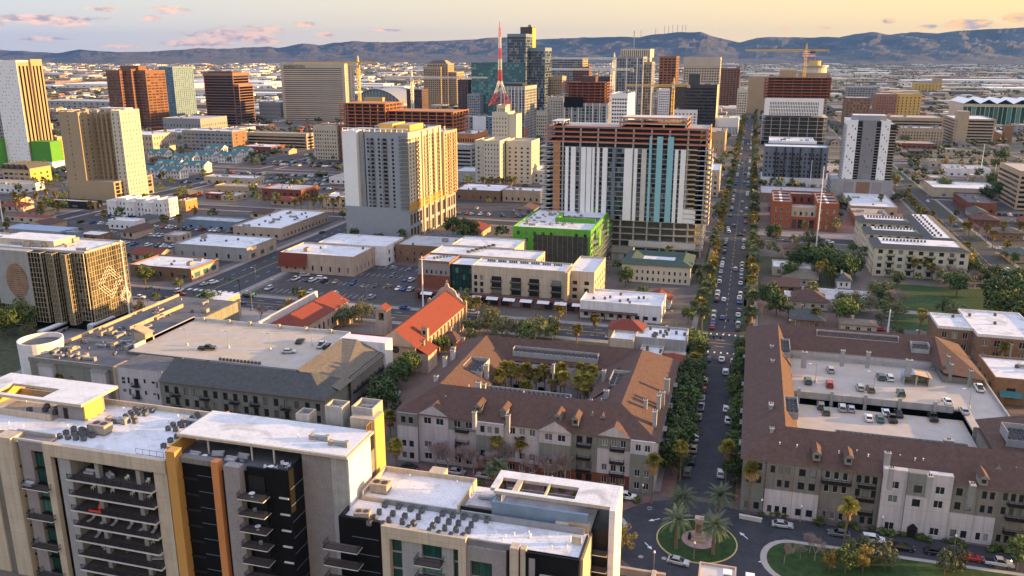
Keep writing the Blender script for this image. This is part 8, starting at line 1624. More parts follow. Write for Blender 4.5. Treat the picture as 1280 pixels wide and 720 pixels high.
# ================================================================ cars
paints = dict(white=(.72, .72, .74), silver=(.42, .44, .46), grey=(.14, .145, .15), black=(.02, .02, .022), red=(.36, .02, .02), blue=(.03, .08, .25), teal=(.05, .12, .13), tan=(.34, .28, .2))
for n_, c_ in paints.items():
    mm = mat('paint_'+n_, c_, .25, .04, .5, spec=.6, metal=.15)
mat('tyre', (.015, .015, .015), .9, .1, 3); mat('headlight', (.6, .6, .58), .2, .05, 3); mat('taillight', (.35, .01, .01), .3, .05, 3); mat('rim', (.4, .4, .42), .3, .05, 3, metal=.8)
def car_parts(kind, paint, simple_=False):
    L_, Wd = dict(sedan=(4.6, 1.82), suv=(4.7, 1.92), pickup=(5.4, 1.95), hatch=(4.1, 1.78))[kind]; pm = 'paint_'+paint
    top = dict(sedan=1.42, suv=1.72, pickup=1.78, hatch=1.5)[kind]; belt = dict(sedan=.92, suv=1.08, pickup=1.12, hatch=.95)[kind]
    pr = dict(sedan=[(-.5, .35), (-.5, .78), (-.47, .9), (-.30, .94), (.22, .94), (.44, .80), (.5, .62), (.5, .35)], suv=[(-.5, .4), (-.5, 1.0), (-.48, 1.08), (.2, 1.08), (.44, .98), (.5, .78), (.5, .4)], pickup=[(-.5, .5), (-.5, 1.05), (-.49, 1.1), (.22, 1.12), (.46, 1.05), (.5, .8), (.5, .45)], hatch=[(-.5, .38), (-.5, .9), (-.46, .97), (.2, .97), (.44, .84), (.5, .65), (.5, .35)])[kind]
    cb = dict(sedan=[(-.40, 0), (-.24, 1), (.04, 1), (.24, 0)], suv=[(-.49, 0), (-.44, 1), (.05, 1), (.24, 0)], pickup=[(-.12, 0), (-.09, 1), (.12, 1), (.26, 0)], hatch=[(-.48, 0), (-.38, 1), (.05, 1), (.26, 0)])[kind]
    body = MB()
    def loft(b, prof, w_in, w_out, mt):
        n = len(prof); zs = [p[1] for p in prof]; zmax = max(zs); base = len(b.v)
        for sg, in_ in ((-1, 1), (-1, 0), (1, 0), (1, 1)):
            for (u, z) in prof:
                ww = (w_in if in_ else w_out)/2; zz = z if not in_ else z; b.v.append((u*L_*(1 if not in_ else .985), sg*ww, zz if not in_ else zz+(0.03 if z > .5 else 0)))
        for r in range(3):
            for i in range(n):
                j = (i+1) % n; q = base+r*n; b.f.append((q+i, q+j, q+n+j, q+n+i)); b.mi.append(b.m(mt))
        b.f.append(tuple(base+i for i in range(n))[::-1]); b.mi.append(b.m(mt)); b.f.append(tuple(base+3*n+i for i in range(n))); b.mi.append(b.m(mt))
    n = len(pr); secs = ((-1, Wd*.44), (-1, Wd*.5), (1, Wd*.5), (1, Wd*.44))
    base = len(body.v)
    for k, (sg, ww) in enumerate(secs):
        for (u, z) in pr:
            inn = k in (0, 3); sh = .96 if inn else 1
            body.v.append((u*L_*sh, sg*(ww if not inn else ww), (z if inn else min(z, belt-.08) if z > .6 else z)))
    # side shells: outer profile slightly lower than the centre one gives a rounded shoulder
    order = [1, 0, 3, 2]
    for a, c in ((1, 0), (0, 3), (3, 2)):
        for i in range(n): j = (i+1) % n; body.f.append((base+a*n+i, base+c*n+i, base+c*n+j, base+a*n+j)); body.mi.append(body.m(pm))
    body.f.append(tuple(base+n+i for i in range(n))); body.mi.append(body.m(pm)); body.f.append(tuple(base+2*n+i for i in range(n))[::-1]); body.mi.append(body.m(pm))
    cab = MB(); bw, tw = Wd*.43, Wd*.35
    pts = [(u*L_, (bw if t == 0 else tw), belt+(top-belt-.05)*t) for u, t in cb]
    l = [(x, -w_, z) for x, w_, z in pts]; r = [(x, w_, z) for x, w_, z in pts]
    cab.poly(l, 'window_glass_black'); cab.poly(r[::-1], 'window_glass_black')
    for i in range(4): j = (i+1) % 4; cab.poly([l[i], r[i], r[j], l[j]][::-1], 'window_glass_black')
    roof = MB(); roof.box(cb[1][0]*L_-.05, cb[2][0]*L_+.05, -tw-.02, tw+.02, top-.06, top, pm)
    for u0, u1 in ((cb[1], cb[0]), (cb[2], cb[3])):
        for sg in (-1, 1): roof.tube((u0[0]*L_, sg*tw, top-.04), (u1[0]*L_, sg*bw, belt), .045, pm, n=4)
    if kind == 'pickup': roof.box(-.48*L_, -.14*L_, -.8, .8, 1.115, 1.12, 'metal_dark')
    wh = []
    for u in (-.31, .31):
        for sg in (-1, 1):
            w_ = MB(); q = MB(); a = 0; x = u*L_; y0_, y1_ = sg*(Wd/2-.2), sg*(Wd/2+.01)
            w_.tube((x, y0_, .33), (x, y1_, .33), .33, 'tyre', n=12); w_.tube((x, y1_, .33), (x, y1_+sg*.012, .33), .19, 'rim', n=10); wh.append(w_)
    hl = []; 
    for sg in (-1, 1): q = MB(); q.box(L_*.485, L_*.502, sg*Wd*.36-.14, sg*Wd*.36+.14, pr[-2][1]-.02, pr[-2][1]+.12, 'headlight'); hl.append(('headlight', q)); q = MB(); q.box(-L_*.503, -L_*.49, sg*Wd*.38-.12, sg*Wd*.38+.12, .7, .88, 'taillight'); hl.append(('taillight', q))
    if simple_:
        a = MB()
        for p_ in [body, cab, roof]+wh+[q for _, q in hl]:
            o = len(a.v); a.v += p_.v
            for f, mi in zip(p_.f, p_.mi): a.f.append(tuple(i+o for i in f)); a.mi.append(a.m(p_.mats[mi]))
        return a.mesh('car')
    return [('body', body.mesh('body')), ('cabin', cab.mesh('cabin')), ('roof', roof.mesh('roof'))]+[('wheel', w_.mesh('wheel')) for w_ in wh]+[(n_, q.mesh(n_)) for n_, q in hl]
CC = {}
NCAR = [0]
CARQ = []
def car(x, y, rz, paint=None, kind=None, z=.02, chk=False, where=None, det=None):
    paint = paint or random.choice(('white', 'white', 'white', 'silver', 'silver', 'grey', 'grey', 'black', 'black', 'blue', 'red', 'tan')); kind = kind or random.choice(('sedan', 'sedan', 'suv', 'suv', 'pickup', 'hatch'))
    CARQ.append((math.hypot(x, y), x, y, rz, paint, kind, z, where))
def make_cars():
    CARQ.sort(key=lambda q: q[0]+(0 if visible(q[1], q[2]) else 1e5)); far = MB()
    for i, (d, x, y, rz, paint, kind, z, where) in enumerate(CARQ):
        if i >= 292:
            n = len(far.v); ca, sa = cos(rz), sin(rz)
            far.box(-2.3, 2.3, -.9, .9, .3, .95, 'paint_'+paint); far.box(-1.6, 1.0, -.75, .75, .96, 1.3, 'window_glass_black'); far.box(-1.4, .8, -.7, .7, 1.31, 1.45, 'paint_'+paint)
            for j in range(n, len(far.v)): a, b_, c = far.v[j]; far.v[j] = (x+a*ca-b_*sa, y+a*sa+b_*ca, z+c)
            continue
        det = d < 430; k = (kind, paint, det)
        if k not in CC: CC[k] = car_parts(kind, paint, not det)
        nm = dict(sedan='car', suv='suv', pickup='pickup_truck', hatch='hatchback')[kind]; wd = dict(sedan='car', suv='SUV', pickup='pickup truck', hatch='hatchback')[kind]
        if det:
            T = empty(nm, (x, y, z), None, wd, rz=rz)
            for n_, me in CC[k]: inst(me, n_, (0, 0, 0), T)
        else: T = inst(CC[k], nm, (x, y, z), None, rz); T['category'] = wd
        AUTO.append((T, '%s %s' % (paint, wd), x, y, 'cars', where))
    o = far.build('distant_cars', off=(0, 0, 0)); o['kind'] = 'stuff'
# measured cars
MC = ((848, 702, 'silver', 'sedan', radians(-8), 0), (978, 656, 'silver', 'sedan', .02, 0), (1049, 667, 'grey', 'sedan', pi, 0), (1092, 675, 'white', 'suv', 0, 0), (1128, 684, 'black', 'sedan', 0, 0), (1170, 690, 'black', 'sedan', 0, 0), (1213, 697, 'red', 'sedan', 0, 0), (1248, 704, 'silver', 'pickup', 0, 0), (570, 590, 'silver', 'sedan', 0, 0), (608, 596, 'silver', 'pickup', pi, 0), (634, 600, 'blue', 'sedan', 0, 0), (783, 621, 'white', 'suv', 0, 0), (512, 584, 'black', 'sedan', 0, 0),
      (495, 494, 'silver', 'suv', pi/2+.2, 0), (902, 449, 'white', 'sedan', pi/2, 0), (903, 397, 'blue', 'sedan', pi/2, 0), (901, 592, 'silver', 'sedan', pi/2, 0), (877, 475, 'white', 'suv', pi/2, 0), (907, 465, 'white', 'suv', pi/2, 0), (908, 511, 'white', 'sedan', pi/2, 0), (859, 590, 'grey', 'suv', pi/2, 0),
      (592, 391, 'white', 'suv', 0, 0), (506, 385, 'blue', 'sedan', 0, 0), (226, 367, 'red', 'sedan', 0, 0), (209, 374, 'black', 'sedan', 0, 0), (222, 372, 'black', 'suv', 0, 0), (174, 372, 'white', 'pickup', .2, 0), (291, 372, 'white', 'sedan', 0, 0), (310, 370, 'black', 'suv', 0, 0), (300, 378, 'black', 'sedan', 0, 0), (256, 355, 'silver', 'sedan', 1.3, 0), (267, 353, 'white', 'suv', 1.3, 0), (381, 344, 'silver', 'suv', .6, 0), (402, 348, 'white', 'suv', 0, 0), (1037, 303, 'white', 'suv', 0, 0), (975, 300, 'silver', 'suv', 0, 0), (984, 301, 'grey', 'sedan', 0, 0), (1015, 302, 'black', 'sedan', 0, 0), (1132, 243, 'red', 'sedan', 1.5, 0), (1251, 311, 'white', 'sedan', 0, 0), (1265, 277, 'silver', 'sedan', 0, 0), (926, 294, 'black', 'sedan', 0, 0), (911, 290, 'white', 'suv', pi/2, 0), (1271, 527, 'red', 'suv', 0, 0), (1145, 425, 'black', 'sedan', pi/2, 0), (1152, 426, 'white', 'sedan', pi/2, 0), (1100, 412, 'red', 'sedan', 0, 0))
for (px, py, pa, kd, rz, z) in MC: x, y = at(px, py, .5); car(x, y, rz, pa, kd)
# roof decks
DK = ((1038, 462, 'silver', 'suv', 1), (1010, 476, 'teal', 'suv', 1), (1037, 480, 'red', 'suv', 1), (1075, 484, 'silver', 'suv', 1), (1088, 486, 'grey', 'suv', 1), (1101, 471, 'teal', 'suv', 1), (1112, 472, 'white', 'suv', 1), (1126, 491, 'teal', 'suv', 1), (1184, 501, 'white', 'sedan', 1), (1205, 513, 'silver', 'sedan', 1), (1224, 485, 'white', 'pickup', 1), (1023, 490, 'grey', 'suv', 2), (1024, 498, 'silver', 'hatch', 2), (1051, 502, 'silver', 'suv', 2), (1062, 503, 'silver', 'hatch', 2), (1104, 506, 'white', 'sedan', 2), (1119, 506, 'black', 'sedan', 2), (1161, 511, 'black', 'pickup', 2), (1086, 522, 'white', 'sedan', 2), (1100, 523, 'teal', 'sedan', 2), (1115, 523, 'black', 'pickup', 2), (1032, 514, 'teal', 'suv', 2))
for (px, py, pa, kd, lv) in DK:
    z = DZ1 if lv == 1 else DZ2; x, y = at(px, py, z+.6); y = min(y, 253.8) if lv == 1 else min(y, 223.5)
    if lv == 1 and x < 57: y = max(y, 229.2)
    car(x, y, pi/2+random.uniform(-.05, .05), pa, kd, z, where='right hand parking deck')
for (px, py, pa, kd) in ((375, 426, 'black', 'sedan'), (402, 431, 'white', 'pickup'), (410, 433, 'black', 'suv'), (418, 434, 'silver', 'suv'), (361, 439, 'silver', 'sedan'), (259, 435, 'black', 'pickup')):
    x, y = at(px, py, 12.5); car(x, y, (pi/2 if px > 300 and px != 361 else .2)+.15, pa, kd, 11.9, where='rooftop parking deck')
# parked rows along the avenue
def row(x, y0, y1, step, prob, rz=pi/2, where=None):
    y = y0
    while y < y1:
        if rr.random() < prob and not any(abs(y-q) < 11 for q in (295, 488, 665, 888)): car(x+rr.uniform(-.15, .15), y, rz+(pi if rr.random() < .1 else 0), where=where)
        y += step
row(-9.2, 312, 480, 6.2, .72); row(.2, 312, 480, 6.2, .75); row(-9.2, 500, 1300, 7, .5); row(.2, 500, 1300, 7, .55); row(-8.6, 192, 280, 7, .3); row(-.4, 192, 280, 7, .3)
for y in (345, 410, 520, 570, 610, 700, 760, 830, 940, 1020): car(-6.2 if rr.random() < .5 else -2.8, y+rr.uniform(-8, 8), pi/2)
for x in (-236, -232, -228.5, -220, -216.5, -213):
    for y in range(320, 1100, 60):
        if rr.random() < .35: car(x, y+rr.uniform(-20, 20), pi/2)
for x in range(-400, 160, 28):
    if rr.random() < .3 and abs(x+224) > 22 and abs(x+4) > 12: car(x+rr.uniform(-8, 8), 295+rr.choice((-5.5, -2, 2, 5.5)), 0)
row(113.4, 320, 900, 7.5, .22); row(122.6, 320, 900, 7.5, .22)
def lotcars(x0, x1, ys, step, prob):
    for y in ys:
        x = x0
        while x < x1:
            if rr.random() < prob and free(x, y, 1.5): car(x, y, pi/2+rr.uniform(-.05, .05)+rr.choice((0, pi)))
            x += step
lotcars(-200, -150, (314.5, 332.5, 350.5, 364.5), 2.9, .4); lotcars(-148, -135, (330, 345, 358), 2.9, .6)
lotcars(-400, -262, (352.5, 374.5, 396.5, 418.5, 440.5), 3.0, .68); lotcars(-440, -265, (580, 600, 620, 640, 700, 720, 740, 780, 800), 3.1, .75); lotcars(-195, -135, (510, 530, 600, 620), 3, .4)
lotcars(-108, -20, (632, 650, 690, 720, 740), 3.1, .35); lotcars(135, 240, (520, 540, 580, 600, 640), 3.2, .3); lotcars(-205, -170, (80, 100, 120, 140), 3, .3)
# coaches beside the mirror glass building
for (px, py) in ((67, 418), (128, 410)):
    x, y = at(px, py); T = empty('bus', (x, y, 0), None, 'bus', rz=pi/2); q = MB(); q.box(-6, 6, -1.25, 1.25, .45, 3.0, 'paint_silver'); q.box(-5.7, 5.7, -1.1, 1.1, 3.0, 3.25, 'metal_white'); q.build('body', T, off=(0, 0, 0)); q = MB(); q.box(-5.8, 6.02, -1.27, 1.27, 1.5, 2.5, 'window_glass_black'); q.build('window', T, off=(0, 0, 0))
    for u in (-3.8, 3.8):
        for sg in (-1, 1): q = MB(); q.tube((u, sg*.95, .5), (u, sg*1.28, .5), .5, 'tyre', n=12); q.build('wheel', T, off=(0, 0, 0))
    AUTO.append((T, 'long silver bus', x, y, None))
# ================================================================ street furniture
def lamp(x, y, h=4.2, kind='post', z=0):
    T = empty('street_lamp', (x, y, z), None, 'street lamp'); q = MB(); q.cyl(0, 0, .09, 0, h, 'metal_grey', 8, .06); q.cyl(0, 0, .18, 0, .5, 'metal_grey', 8, .12); q.build('pole', T, off=(0, 0, 0)); q = MB()
    if kind == 'post': q.cyl(0, 0, .16, h, h+.2, 'panel_white', 10, .26); q.cyl(0, 0, .26, h+.2, h+.55, 'panel_white', 10, .12)
    else: q.box(-1.6, .1, -.06, .06, h-.1, h, 'metal_grey'); q.box(-2.2, -1.4, -.16, .16, h-.12, h+.02, 'panel_white')
    q.build('lamp_head', T, off=(0, 0, 0)); AUTO.append((T, 'grey street lamp with round head' if kind == 'post' else 'tall street lamp with arm', x, y, None)); return T
for (px, py) in ((803, 625), (951, 644), (817, 711), (867, 699), (1192, 690), (1101, 666), (1000, 652), (1270, 699), (560, 592), (690, 614)): x, y = at(px, py); lamp(x, y, 3.6)
for (px, py, z) in ((1019, 478, DZ1), (1092, 488, DZ1), (1211, 511, DZ1), (234, 432, 11.9), (338, 438, 11.9), (286, 435, 11.9), (390, 432, 11.9)):
    x, y = at(px, py, z); T = lamp(x, y, 5.5, 'arm', z); q = MB(); q.cyl(0, 0, .35, 0, .9, 'concrete_light', 10); q.build('base', T, off=(0, 0, 0))
for x in range(-400, 160, 42):
    for y in (285.5, 304.3):
        if abs(x+224) > 18 and abs(x+4.5) > 12: lamp(x, y, 8, 'arm')
for y in range(320, 1000, 50):
    for x in (-238.5, -209.8): lamp(x, y, 8, 'arm')
m_('signal_yellow', (.45, .3, .02), .5, .1, 1); m_('sign_green', (.02, .28, .12), .5, .1, 1)
def signal(x, y, rz):
    T = empty('traffic_signal', (x, y, 0), None, 'traffic signal', rz=rz); q = MB(); q.cyl(0, 0, .13, 0, 6.2, 'metal_dark', 8, .1); q.tube((0, 0, 5.8), (7, 0, 6.2), .09, 'metal_dark', .06, 6); q.build('pole', T, off=(0, 0, 0))
    for u in (.3, 4.5, 6.8): q = MB(); q.box(u-.22, u+.22, -.2, .2, 5.2, 6.3, 'metal_dark'); q.build('signal_head', T, off=(0, 0, 0))
    q = MB(); q.box(1.5, 3.6, -.04, .04, 6.2, 6.75, 'sign_green'); q.build('street_sign', T, off=(0, 0, 0)); AUTO.append((T, 'traffic signal on mast arm with green sign', x, y, None))
for (x, y, r) in ((-239, 284, 0), (-209, 284, pi), (-239, 306, 0), (-209, 306, pi), (-12, 284, 0), (3.5, 305, pi), (111, 285, 0), (126, 305, pi), (-190, 284.5, pi/2)): signal(x, y, r)
# tall steel and wooden utility poles
def pole(px, py, ty, wood=False):
    x, y = at(px, py); h = bis(lambda v: proj(x, y, v)[1], ty, 0, 100); T = empty('utility_pole', (x, y, 0), None, 'utility pole'); q = MB(); q.cyl(0, 0, .38 if not wood else .25, 0, h, 'bark_palm' if wood else 'metal_white', 8, .2); q.build('pole', T, off=(0, 0, 0))
    for k in range(3): q = MB(); z = h-1-k*1.6; q.box(-1.4, 1.4, -.08, .08, z, z+.18, 'metal_grey'); q.build('crossarm', T, off=(0, 0, 0))
    AUTO.append((T, 'tall wooden utility pole' if wood else 'tall pale steel utility pole', x, y, None)); return T
for (px, py, ty, wd) in ((1109, 420, 387, False), (163, 400, 300, False), (529, 385, 320, False), (1012, 235, 200, False), (1225, 220, 180, False), (1241, 235, 205, False), (1020, 310, 208, False), (761, 345, 320, True), (1087, 360, 328, True), (6, 290, 235, False), (541, 290, 275, True), (641, 190, 152, True)): pole(px, py, ty, wd)
# roundabout monument
T = empty('monument', (-4.7, 163.6, .2), 'pink stone pedestal monument in the middle of the roundabout lawn', 'monument')
q = MB(); q.box(-1.5, 1.5, -1.5, 1.5, 0, .5, 'stucco_pink'); q.box(-1.1, 1.1, -1.1, 1.1, .5, 1.0, 'stucco_pink'); q.build('base', T, off=(0, 0, 0)); q = MB()
q.prism([(-.75, -.65), (.75, -.65), (.75, .65), (-.75, .65)], 1.0, 4.4, 'stucco_pink'); q.box(-.95, .95, -.8, .8, 4.4, 5.1, 'stucco_pink'); q.box(-.6, .6, -.68, -.65, 1.8, 3.8, 'brick_brown'); q.build('pillar', T, off=(0, 0, 0)); q = MB(); q.box(-2.1, -1.5, -.9, .3, 0, 1.1, 'metal_dark'); q.build('box', T, off=(0, 0, 0))
x, y = at(1194, 649); q = MB(); q.box(-2.4, 2.4, -.3, .3, 0, .8, 'concrete_light'); q.box(-2.5, 2.5, -.36, .36, .8, .92, 'concrete_light'); o = q.build('stone_bench', off=(0, 0, 0)); x, y = at(938, 650); o.location = (x, y, 0); o.rotation_euler.z = -.1; tag(o, 'pale stone bench block on the pavement right of the roundabout', 'bench')
# low stair and terrace house tops at the bottom edge
b = Bld('pavilion', 'pinkish rooftop pavilion with white solar box at the bottom edge beside the roundabout', 'pavilion', 4, 141)
b.vol(-3.6, 3.2, 135, 146, 0, 5.6, 'stucco_pink', 'concrete_light', .5); b.vol(-1.6, 6.6, 132, 140.5, 0, 6.6, 'stucco_pink', 'white_membrane', .4)
for x in (1.6, 5.6): b.wall.box(x-.7, x+.7, 139.5, 140.9, 5.6, 8.4, 'brick_brown'); b.roofs.box(x-.8, x+.8, 139.4, 141, 8.4, 8.6, 'panel_white')
b.done()
q = Bld('pavilion', 'second brick chimney pavilion with white cap at the bottom edge beside the lawn', 'pavilion', 14, 141); q.vol(12.5, 19, 134, 141, 0, 5.2, 'stucco_pink', 'concrete_light', .4); q.wall.box(13.2, 14.8, 140, 141.2, 5.2, 8, 'brick_brown'); q.roofs.box(13, 15, 139.8, 141.4, 8, 8.2, 'panel_white'); q.done()
q = Bld('garden_wall', 'low pink garden wall with steps beside the roundabout at the bottom edge', 'wall', -13, 146); q.wall.box(-19, -10, 146.5, 147.2, 0, 1.6, 'stucco_pink'); q.wall.box(-12, -6, 142, 142.8, 0, 1.8, 'stucco_pink'); q.wall.box(-12.6, -11.8, 142, 147, 0, 2.0, 'stucco_beige'); q.done()
# ================================================================ filler: ordinary city blocks
RRECT = [(a, b_, c, d) for (a, b_, c, d) in ROADS]
def onroad(x0, x1, y0, y1):
    for a, b_, c, d in RRECT:
        if x0 < b_+3 and x1 > a-3 and y0 < d+3 and y1 > c-3: return True
    for a, b_, c, d in FOOT:
        if x0 < b_+2 and x1 > a-2 and y0 < d+2 and y1 > c-2: return True
    return False
LOTS = [(-205, -112, 308, 372), (-420, -245, 340, 480), (-200, -130, 500, 640), (-460, -250, 560, 880), (55, 112, 305, 400), (2, 46, 305, 345), (-110, -12, 620, 760), (130, 245, 500, 700), (-20, 10, 180, 2600), (100, 136, 300, 2600), (-210, -165, 255, 286)]
rf = random.Random(21); fill = []
def visible(x, y):
    px, py = proj(x, y, 3); return -60 < px < 1340 and 70 < py < 760
def try_block(ymin, ymax, xr, n, big):
    k = 0; t = 0
    while k < n and t < n*14:
        t += 1; y = rf.uniform(ymin, ymax); x = rf.uniform(-1.05*y-60, .45*y+40)
        w_, d_ = (rf.uniform(9, 18), rf.uniform(9, 18)) if rf.random() > big else (rf.uniform(20, 48), rf.uniform(18, 40))
        if not visible(x, y) or onroad(x, x+w_, y, y+d_): continue
        if any(x < b_ and x+w_ > a and y < d and y+d_ > c for a, b_, c, d in LOTS) and rf.random() < .9: continue
        fill.append((x, y, w_, d_)); FOOT.append((x, x+w_, y, y+d_)); k += 1
try_block(300, 620, 1, 95, .22); try_block(620, 1100, 1, 130, .35); try_block(1100, 1700, 1, 110, .5)
walls = [('stucco_beige', 'beige'), ('stucco_tan', 'tan'), ('stucco_grey', 'grey'), ('brick_brown', 'brown brick'), ('stucco_pink', 'pinkish'), ('stucco_white', 'white'), ('brick_red', 'red brick')]
for (x, y, w_, d_) in fill:
    wl, wn = rf.choice(walls); big = w_ > 19; h = rf.uniform(3.2, 4.2) if not big else rf.uniform(4.5, 8)
    if rf.random() < .12 and y > 700: h = rf.uniform(9, 18)
    hippy = not big and rf.random() < .6
    rt, rn = rf.choice((('white_membrane', 'white'), ('white_membrane', 'white'), ('grey_membrane', 'grey'), ('tan_gravel', 'tan'))) if not hippy else rf.choice((('shingle_brown', 'brown'), ('shingle_grey', 'dark grey'), ('shingle_olive', 'olive'), ('tile_red', 'red tile')))
    b = Bld('house' if hippy else 'commercial_building', None, 'house' if hippy else 'building', x+w_/2, y)
    f = 'E' if x < 0 else 'W'; sp_ = dict(n=max(2, int(w_/5)), wf=.4, fh=3.2 if h > 4.2 else h-.2, div=y < 500)
    if hippy: b.vol(x, x+w_, y, y+d_, 0, h, wl, flat=False, S=sp_); hip(b.roofs, x, x+w_, y, y+d_, h, h+2.2, rt, 'x' if w_ > d_ else 'y', rf.random() < .6, rf.random() < .6, .6, wl)
    else:
        b.vol(x, x+w_, y, y+d_, 0, h, wl, rt, .6, S=sp_, **{f: dict(sp_, n=max(2, int(d_/6)))})
        if big: b.clutter(x+2, x+w_-2, y+2, y+d_-2, h+.06, 5, ('unit', 'big', 'duct'))
    b.done(foot=False, maxw=30); AUTO.append((b.T, '%s %s with %s %sroof' % ('low' if h < 9 else 'mid rise', wn+(' house' if hippy else ' building'), rn, 'pitched ' if hippy else 'flat '), x+w_/2, y+d_/2, 'ordinary low buildings'))
# trees through the blocks
def scatter_trees(n, ymin, ymax, smin, smax):
    k = 0; t = 0
    while k < n and t < n*20:
        t += 1; y = rf.uniform(ymin, ymax); x = rf.uniform(-1.05*y-60, .45*y+40)
        if not visible(x, y) or not free(x, y, 1.5) or any(a < x < b_ and c < y < d for a, b_, c, d in RRECT): continue
        if any(a < x < b_ and c < y < d for a, b_, c, d in LOTS) and rf.random() < .8: continue
        if rf.random() < .2: palm(x, y, rf.choice((6, 9, 9)))
        else: tree(rf.choice(('green', 'green2', 'dark', 'dark2', 'olive', 'olive2', 'olive', 'yellow', 'bare')), x, y, rf.uniform(smin, smax))
        k += 1
scatter_trees(90, 230, 420, .7, 1.3); scatter_trees(330, 420, 900, .8, 1.5)
# far off trees and roofs that read as one mass
def treemass(name, n, ymin, ymax, p=2.0, col='leaf_far'):
    b = MB(); i = 0
    while i < n:
        y = ymin+(ymax-ymin)*rf.random()**p; x = rf.uniform(-1.15*y-100, .5*y+100)
        if y < 2700 and (not free(x, y, 2) or any(a < x < b_ and c < y < d for a, b_, c, d in RRECT)): i += 1; continue
        if y < 1200 and any(a < x < b_ and c < y < d for a, b_, c, d in LOTS) and rf.random() < .8: i += 1; continue
        s_ = rf.uniform(2.2, 4.5)*(1+y/9000); k = 7 if y < 2200 else 3
        for _ in range(k):
            cx, cy_2, cz = x+rf.uniform(-1, 1)*s_, y+rf.uniform(-1, 1)*s_, rf.uniform(.8, 1.7)*s_*.8; r = s_*rf.uniform(.4, .7); a = rf.uniform(0, 6)
            v = [(cx+r*cos(a+q*2*pi/5), cy_2+r*sin(a+q*2*pi/5), cz+rf.uniform(-.3, .3)*r) for q in range(5)]; t_ = (cx+rf.uniform(-.3, .3)*r, cy_2, cz+r*.9); bt_ = (cx, cy_2, cz-r*.9); nn = len(b.v); b.v += v+[t_, bt_]
            for q in range(5): b.f.append((nn+q, nn+(q+1) % 5, nn+5)); b.f.append((nn+(q+1) % 5, nn+q, nn+6)); b.mi += [b.m(col), b.m(col)]
        i += 1
    if TREEQ:
        for x, y, s0 in TREEQ:
            for _ in range(70):
                a, e, r = rf.uniform(0, 6.28), rf.uniform(-.6, 1.5), 2.6*s0*rf.uniform(.5, 1); p = Vector((x+cos(a)*cos(e)*r, y+sin(a)*cos(e)*r, 4.2*s0+sin(e)*r)); u = Vector((rf.gauss(0, 1), rf.gauss(0, 1), rf.gauss(0, 1))).normalized()*.65*s0; v = u.orthogonal().normalized()*.5*s0
                b.poly([p-u, p-v, p+u, p+v], rf.choice(('leaf_green', 'leaf_olive')) if _ else 'leaf_green')
        TREEQ.clear()
    o = b.build(name, off=(0, 0, 0)); o['kind'] = 'stuff'; return o
leafmat('leaf_far', (.03, .045, .018), (.10, .10, .045))
treemass('distant_trees', 5200, 560, 2600, 1.0); treemass('distant_trees', 15000, 2500, 11500, 1.5)
m = bpy.data.materials.new('far_roofs'); MATS['far_roofs'] = m; m.use_nodes = True; nt = m.node_tree; g = N(nt, 'ShaderNodeNewGeometry'); cr = N(nt, 'ShaderNodeValToRGB'); L(nt, g.outputs['Random Per Island'], cr.inputs[0]); cr.color_ramp.interpolation = 'CONSTANT'
for i, (p, c) in enumerate(((0, (.62, .6, .58)), (.3, (.35, .31, .27)), (.5, (.2, .16, .13)), (.65, (.28, .15, .10)), (.75, (.42, .38, .33)), (.9, (.12, .12, .13)))):
    e = cr.color_ramp.elements[i] if i < 2 else cr.color_ramp.elements.new(p); e.position = p; e.color = (*c, 1)
L(nt, cr.outputs[0], nt.nodes['Principled BSDF'].inputs['Base Color']); nt.nodes['Principled BSDF'].inputs['Roughness'].default_value = .9
b = MB(); i = 0
while i < 9500:
    i += 1; y = 1200+9800*rf.random()**1.5; x = rf.uniform(-1.15*y-100, .5*y+100)
    if rf.random() < .12: w_, d_, h = rf.uniform(50, 190), rf.uniform(40, 120), rf.uniform(7, 12)
    else: w_, d_, h = rf.uniform(12, 34), rf.uniform(12, 28), rf.uniform(3.5, 7)
    if y < 1700 and onroad(x, x+w_, y, y+d_): continue
    if y < 2700 and onroad(x, x+w_, y, y+d_): continue
    b.box(x, x+w_, y, y+d_, 0, h, 'far_roofs')
o = b.build('distant_buildings', off=(0, 0, 0)); o['kind'] = 'stuff'
make_cars()
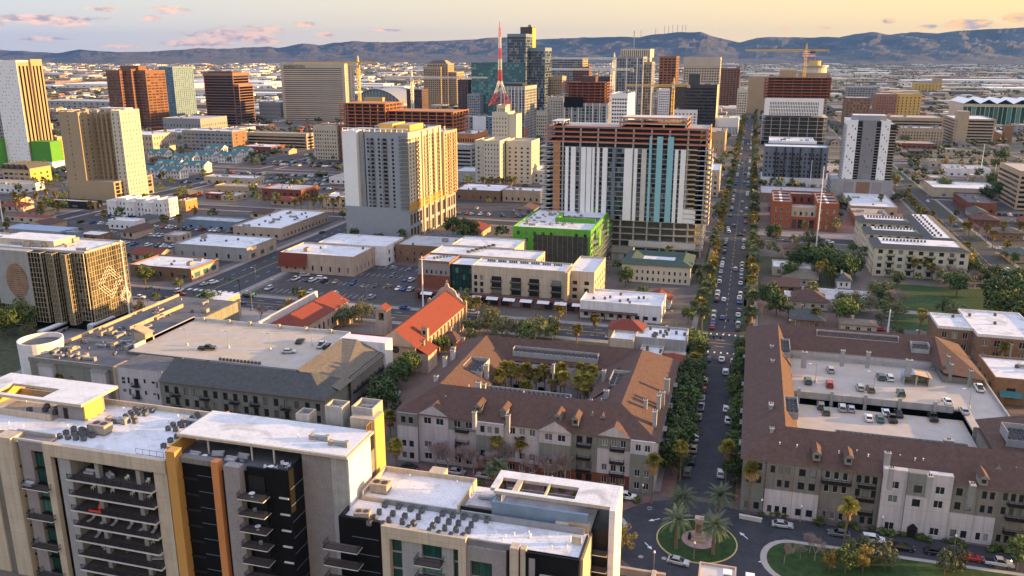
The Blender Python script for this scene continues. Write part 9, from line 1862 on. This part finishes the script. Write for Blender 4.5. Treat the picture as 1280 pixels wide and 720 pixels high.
# ================================================================ haze
hz_ = MB(); hz_.box(-19000, 15000, -600, 19500, -4, 620, 'ground'); hz_.mats = []; hz_.mi = []
me = hz_.mesh('haze'); o = bpy.data.objects.new('haze', me); COL.objects.link(o); o['kind'] = 'stuff'
m = bpy.data.materials.new('haze'); m.use_nodes = True; nt = m.node_tree; nt.nodes.clear(); v = nt.nodes.new('ShaderNodeVolumePrincipled'); v.inputs['Color'].default_value = (.08, .28, .85, 1); v.inputs['Density'].default_value = 2.3e-5; v.inputs['Anisotropy'].default_value = .2
ow = nt.nodes.new('ShaderNodeOutputMaterial'); nt.links.new(v.outputs[0], ow.inputs['Volume']); me.materials.append(m)
# ================================================================ labels for the repeated things
for o in list(bpy.data.objects):
    if o.get('adj'): AUTO.append((o, o['adj'], o.location.x, o.location.y, 'teal roofed apartment houses')); del o['adj']
def num(i):
    a = ['first', 'second', 'third', 'fourth', 'fifth', 'sixth', 'seventh', 'eighth', 'ninth', 'tenth', 'eleventh', 'twelfth', 'thirteenth', 'fourteenth', 'fifteenth', 'sixteenth', 'seventeenth', 'eighteenth', 'nineteenth']
    t = ['', '', 'twenty', 'thirty', 'forty', 'fifty', 'sixty', 'seventy', 'eighty', 'ninety']
    if i < 19: return a[i]
    i += 1
    return t[i//10]+('-'+a[i % 10-1] if i % 10 else 'ieth') if i < 100 else 'number %d' % i
LMP = [(p, x, y, r, proj(x, y, 4)) for p, x, y, r in LM if y > 0]
LMP.append(('roundabout', -5, 163, 8, proj(-5, 163, 0)))
by = defaultdict(list)
for q in AUTO:
    o, adj, x, y = q[:4]; where = q[5] if len(q) > 5 else None
    px, py = proj(x, y, 1)
    if where: key = (adj, 'on the '+where)
    elif -15 < x < 6 and 180 < y < 1400: key = (adj, ('on the left side of the long palm avenue' if x < -4.5 else 'on the right side of the long palm avenue') if y < 488 else ('far up the long palm avenue, left side' if x < -4.5 else 'far up the long palm avenue, right side'))
    else:
        best = min(LMP, key=lambda l: max(0, math.hypot(l[1]-x, l[2]-y)-l[3]*.7)); dx, dy = px-best[4][0], y-best[2]
        rel = 'before' if dy < -best[3]*.7 else 'behind' if dy > best[3]*1.2 else ('left of' if dx < 0 else 'right of'); key = (adj, '%s the %s' % (rel, best[0]))
    by[key].append((px, o, q[4]))
for (adj, wh), l in by.items():
    l.sort(key=lambda q: q[0])
    for i, (px, o, gr) in enumerate(l):
        s_ = adj+' '+wh
        if len(l) > 1: s_ += ', '+('leftmost' if i == 0 else 'rightmost' if i == len(l)-1 else num(i)+' from left')
        o['label'] = ' '.join(s_.split()[:16])
        if gr: o['group'] = gr

flush()
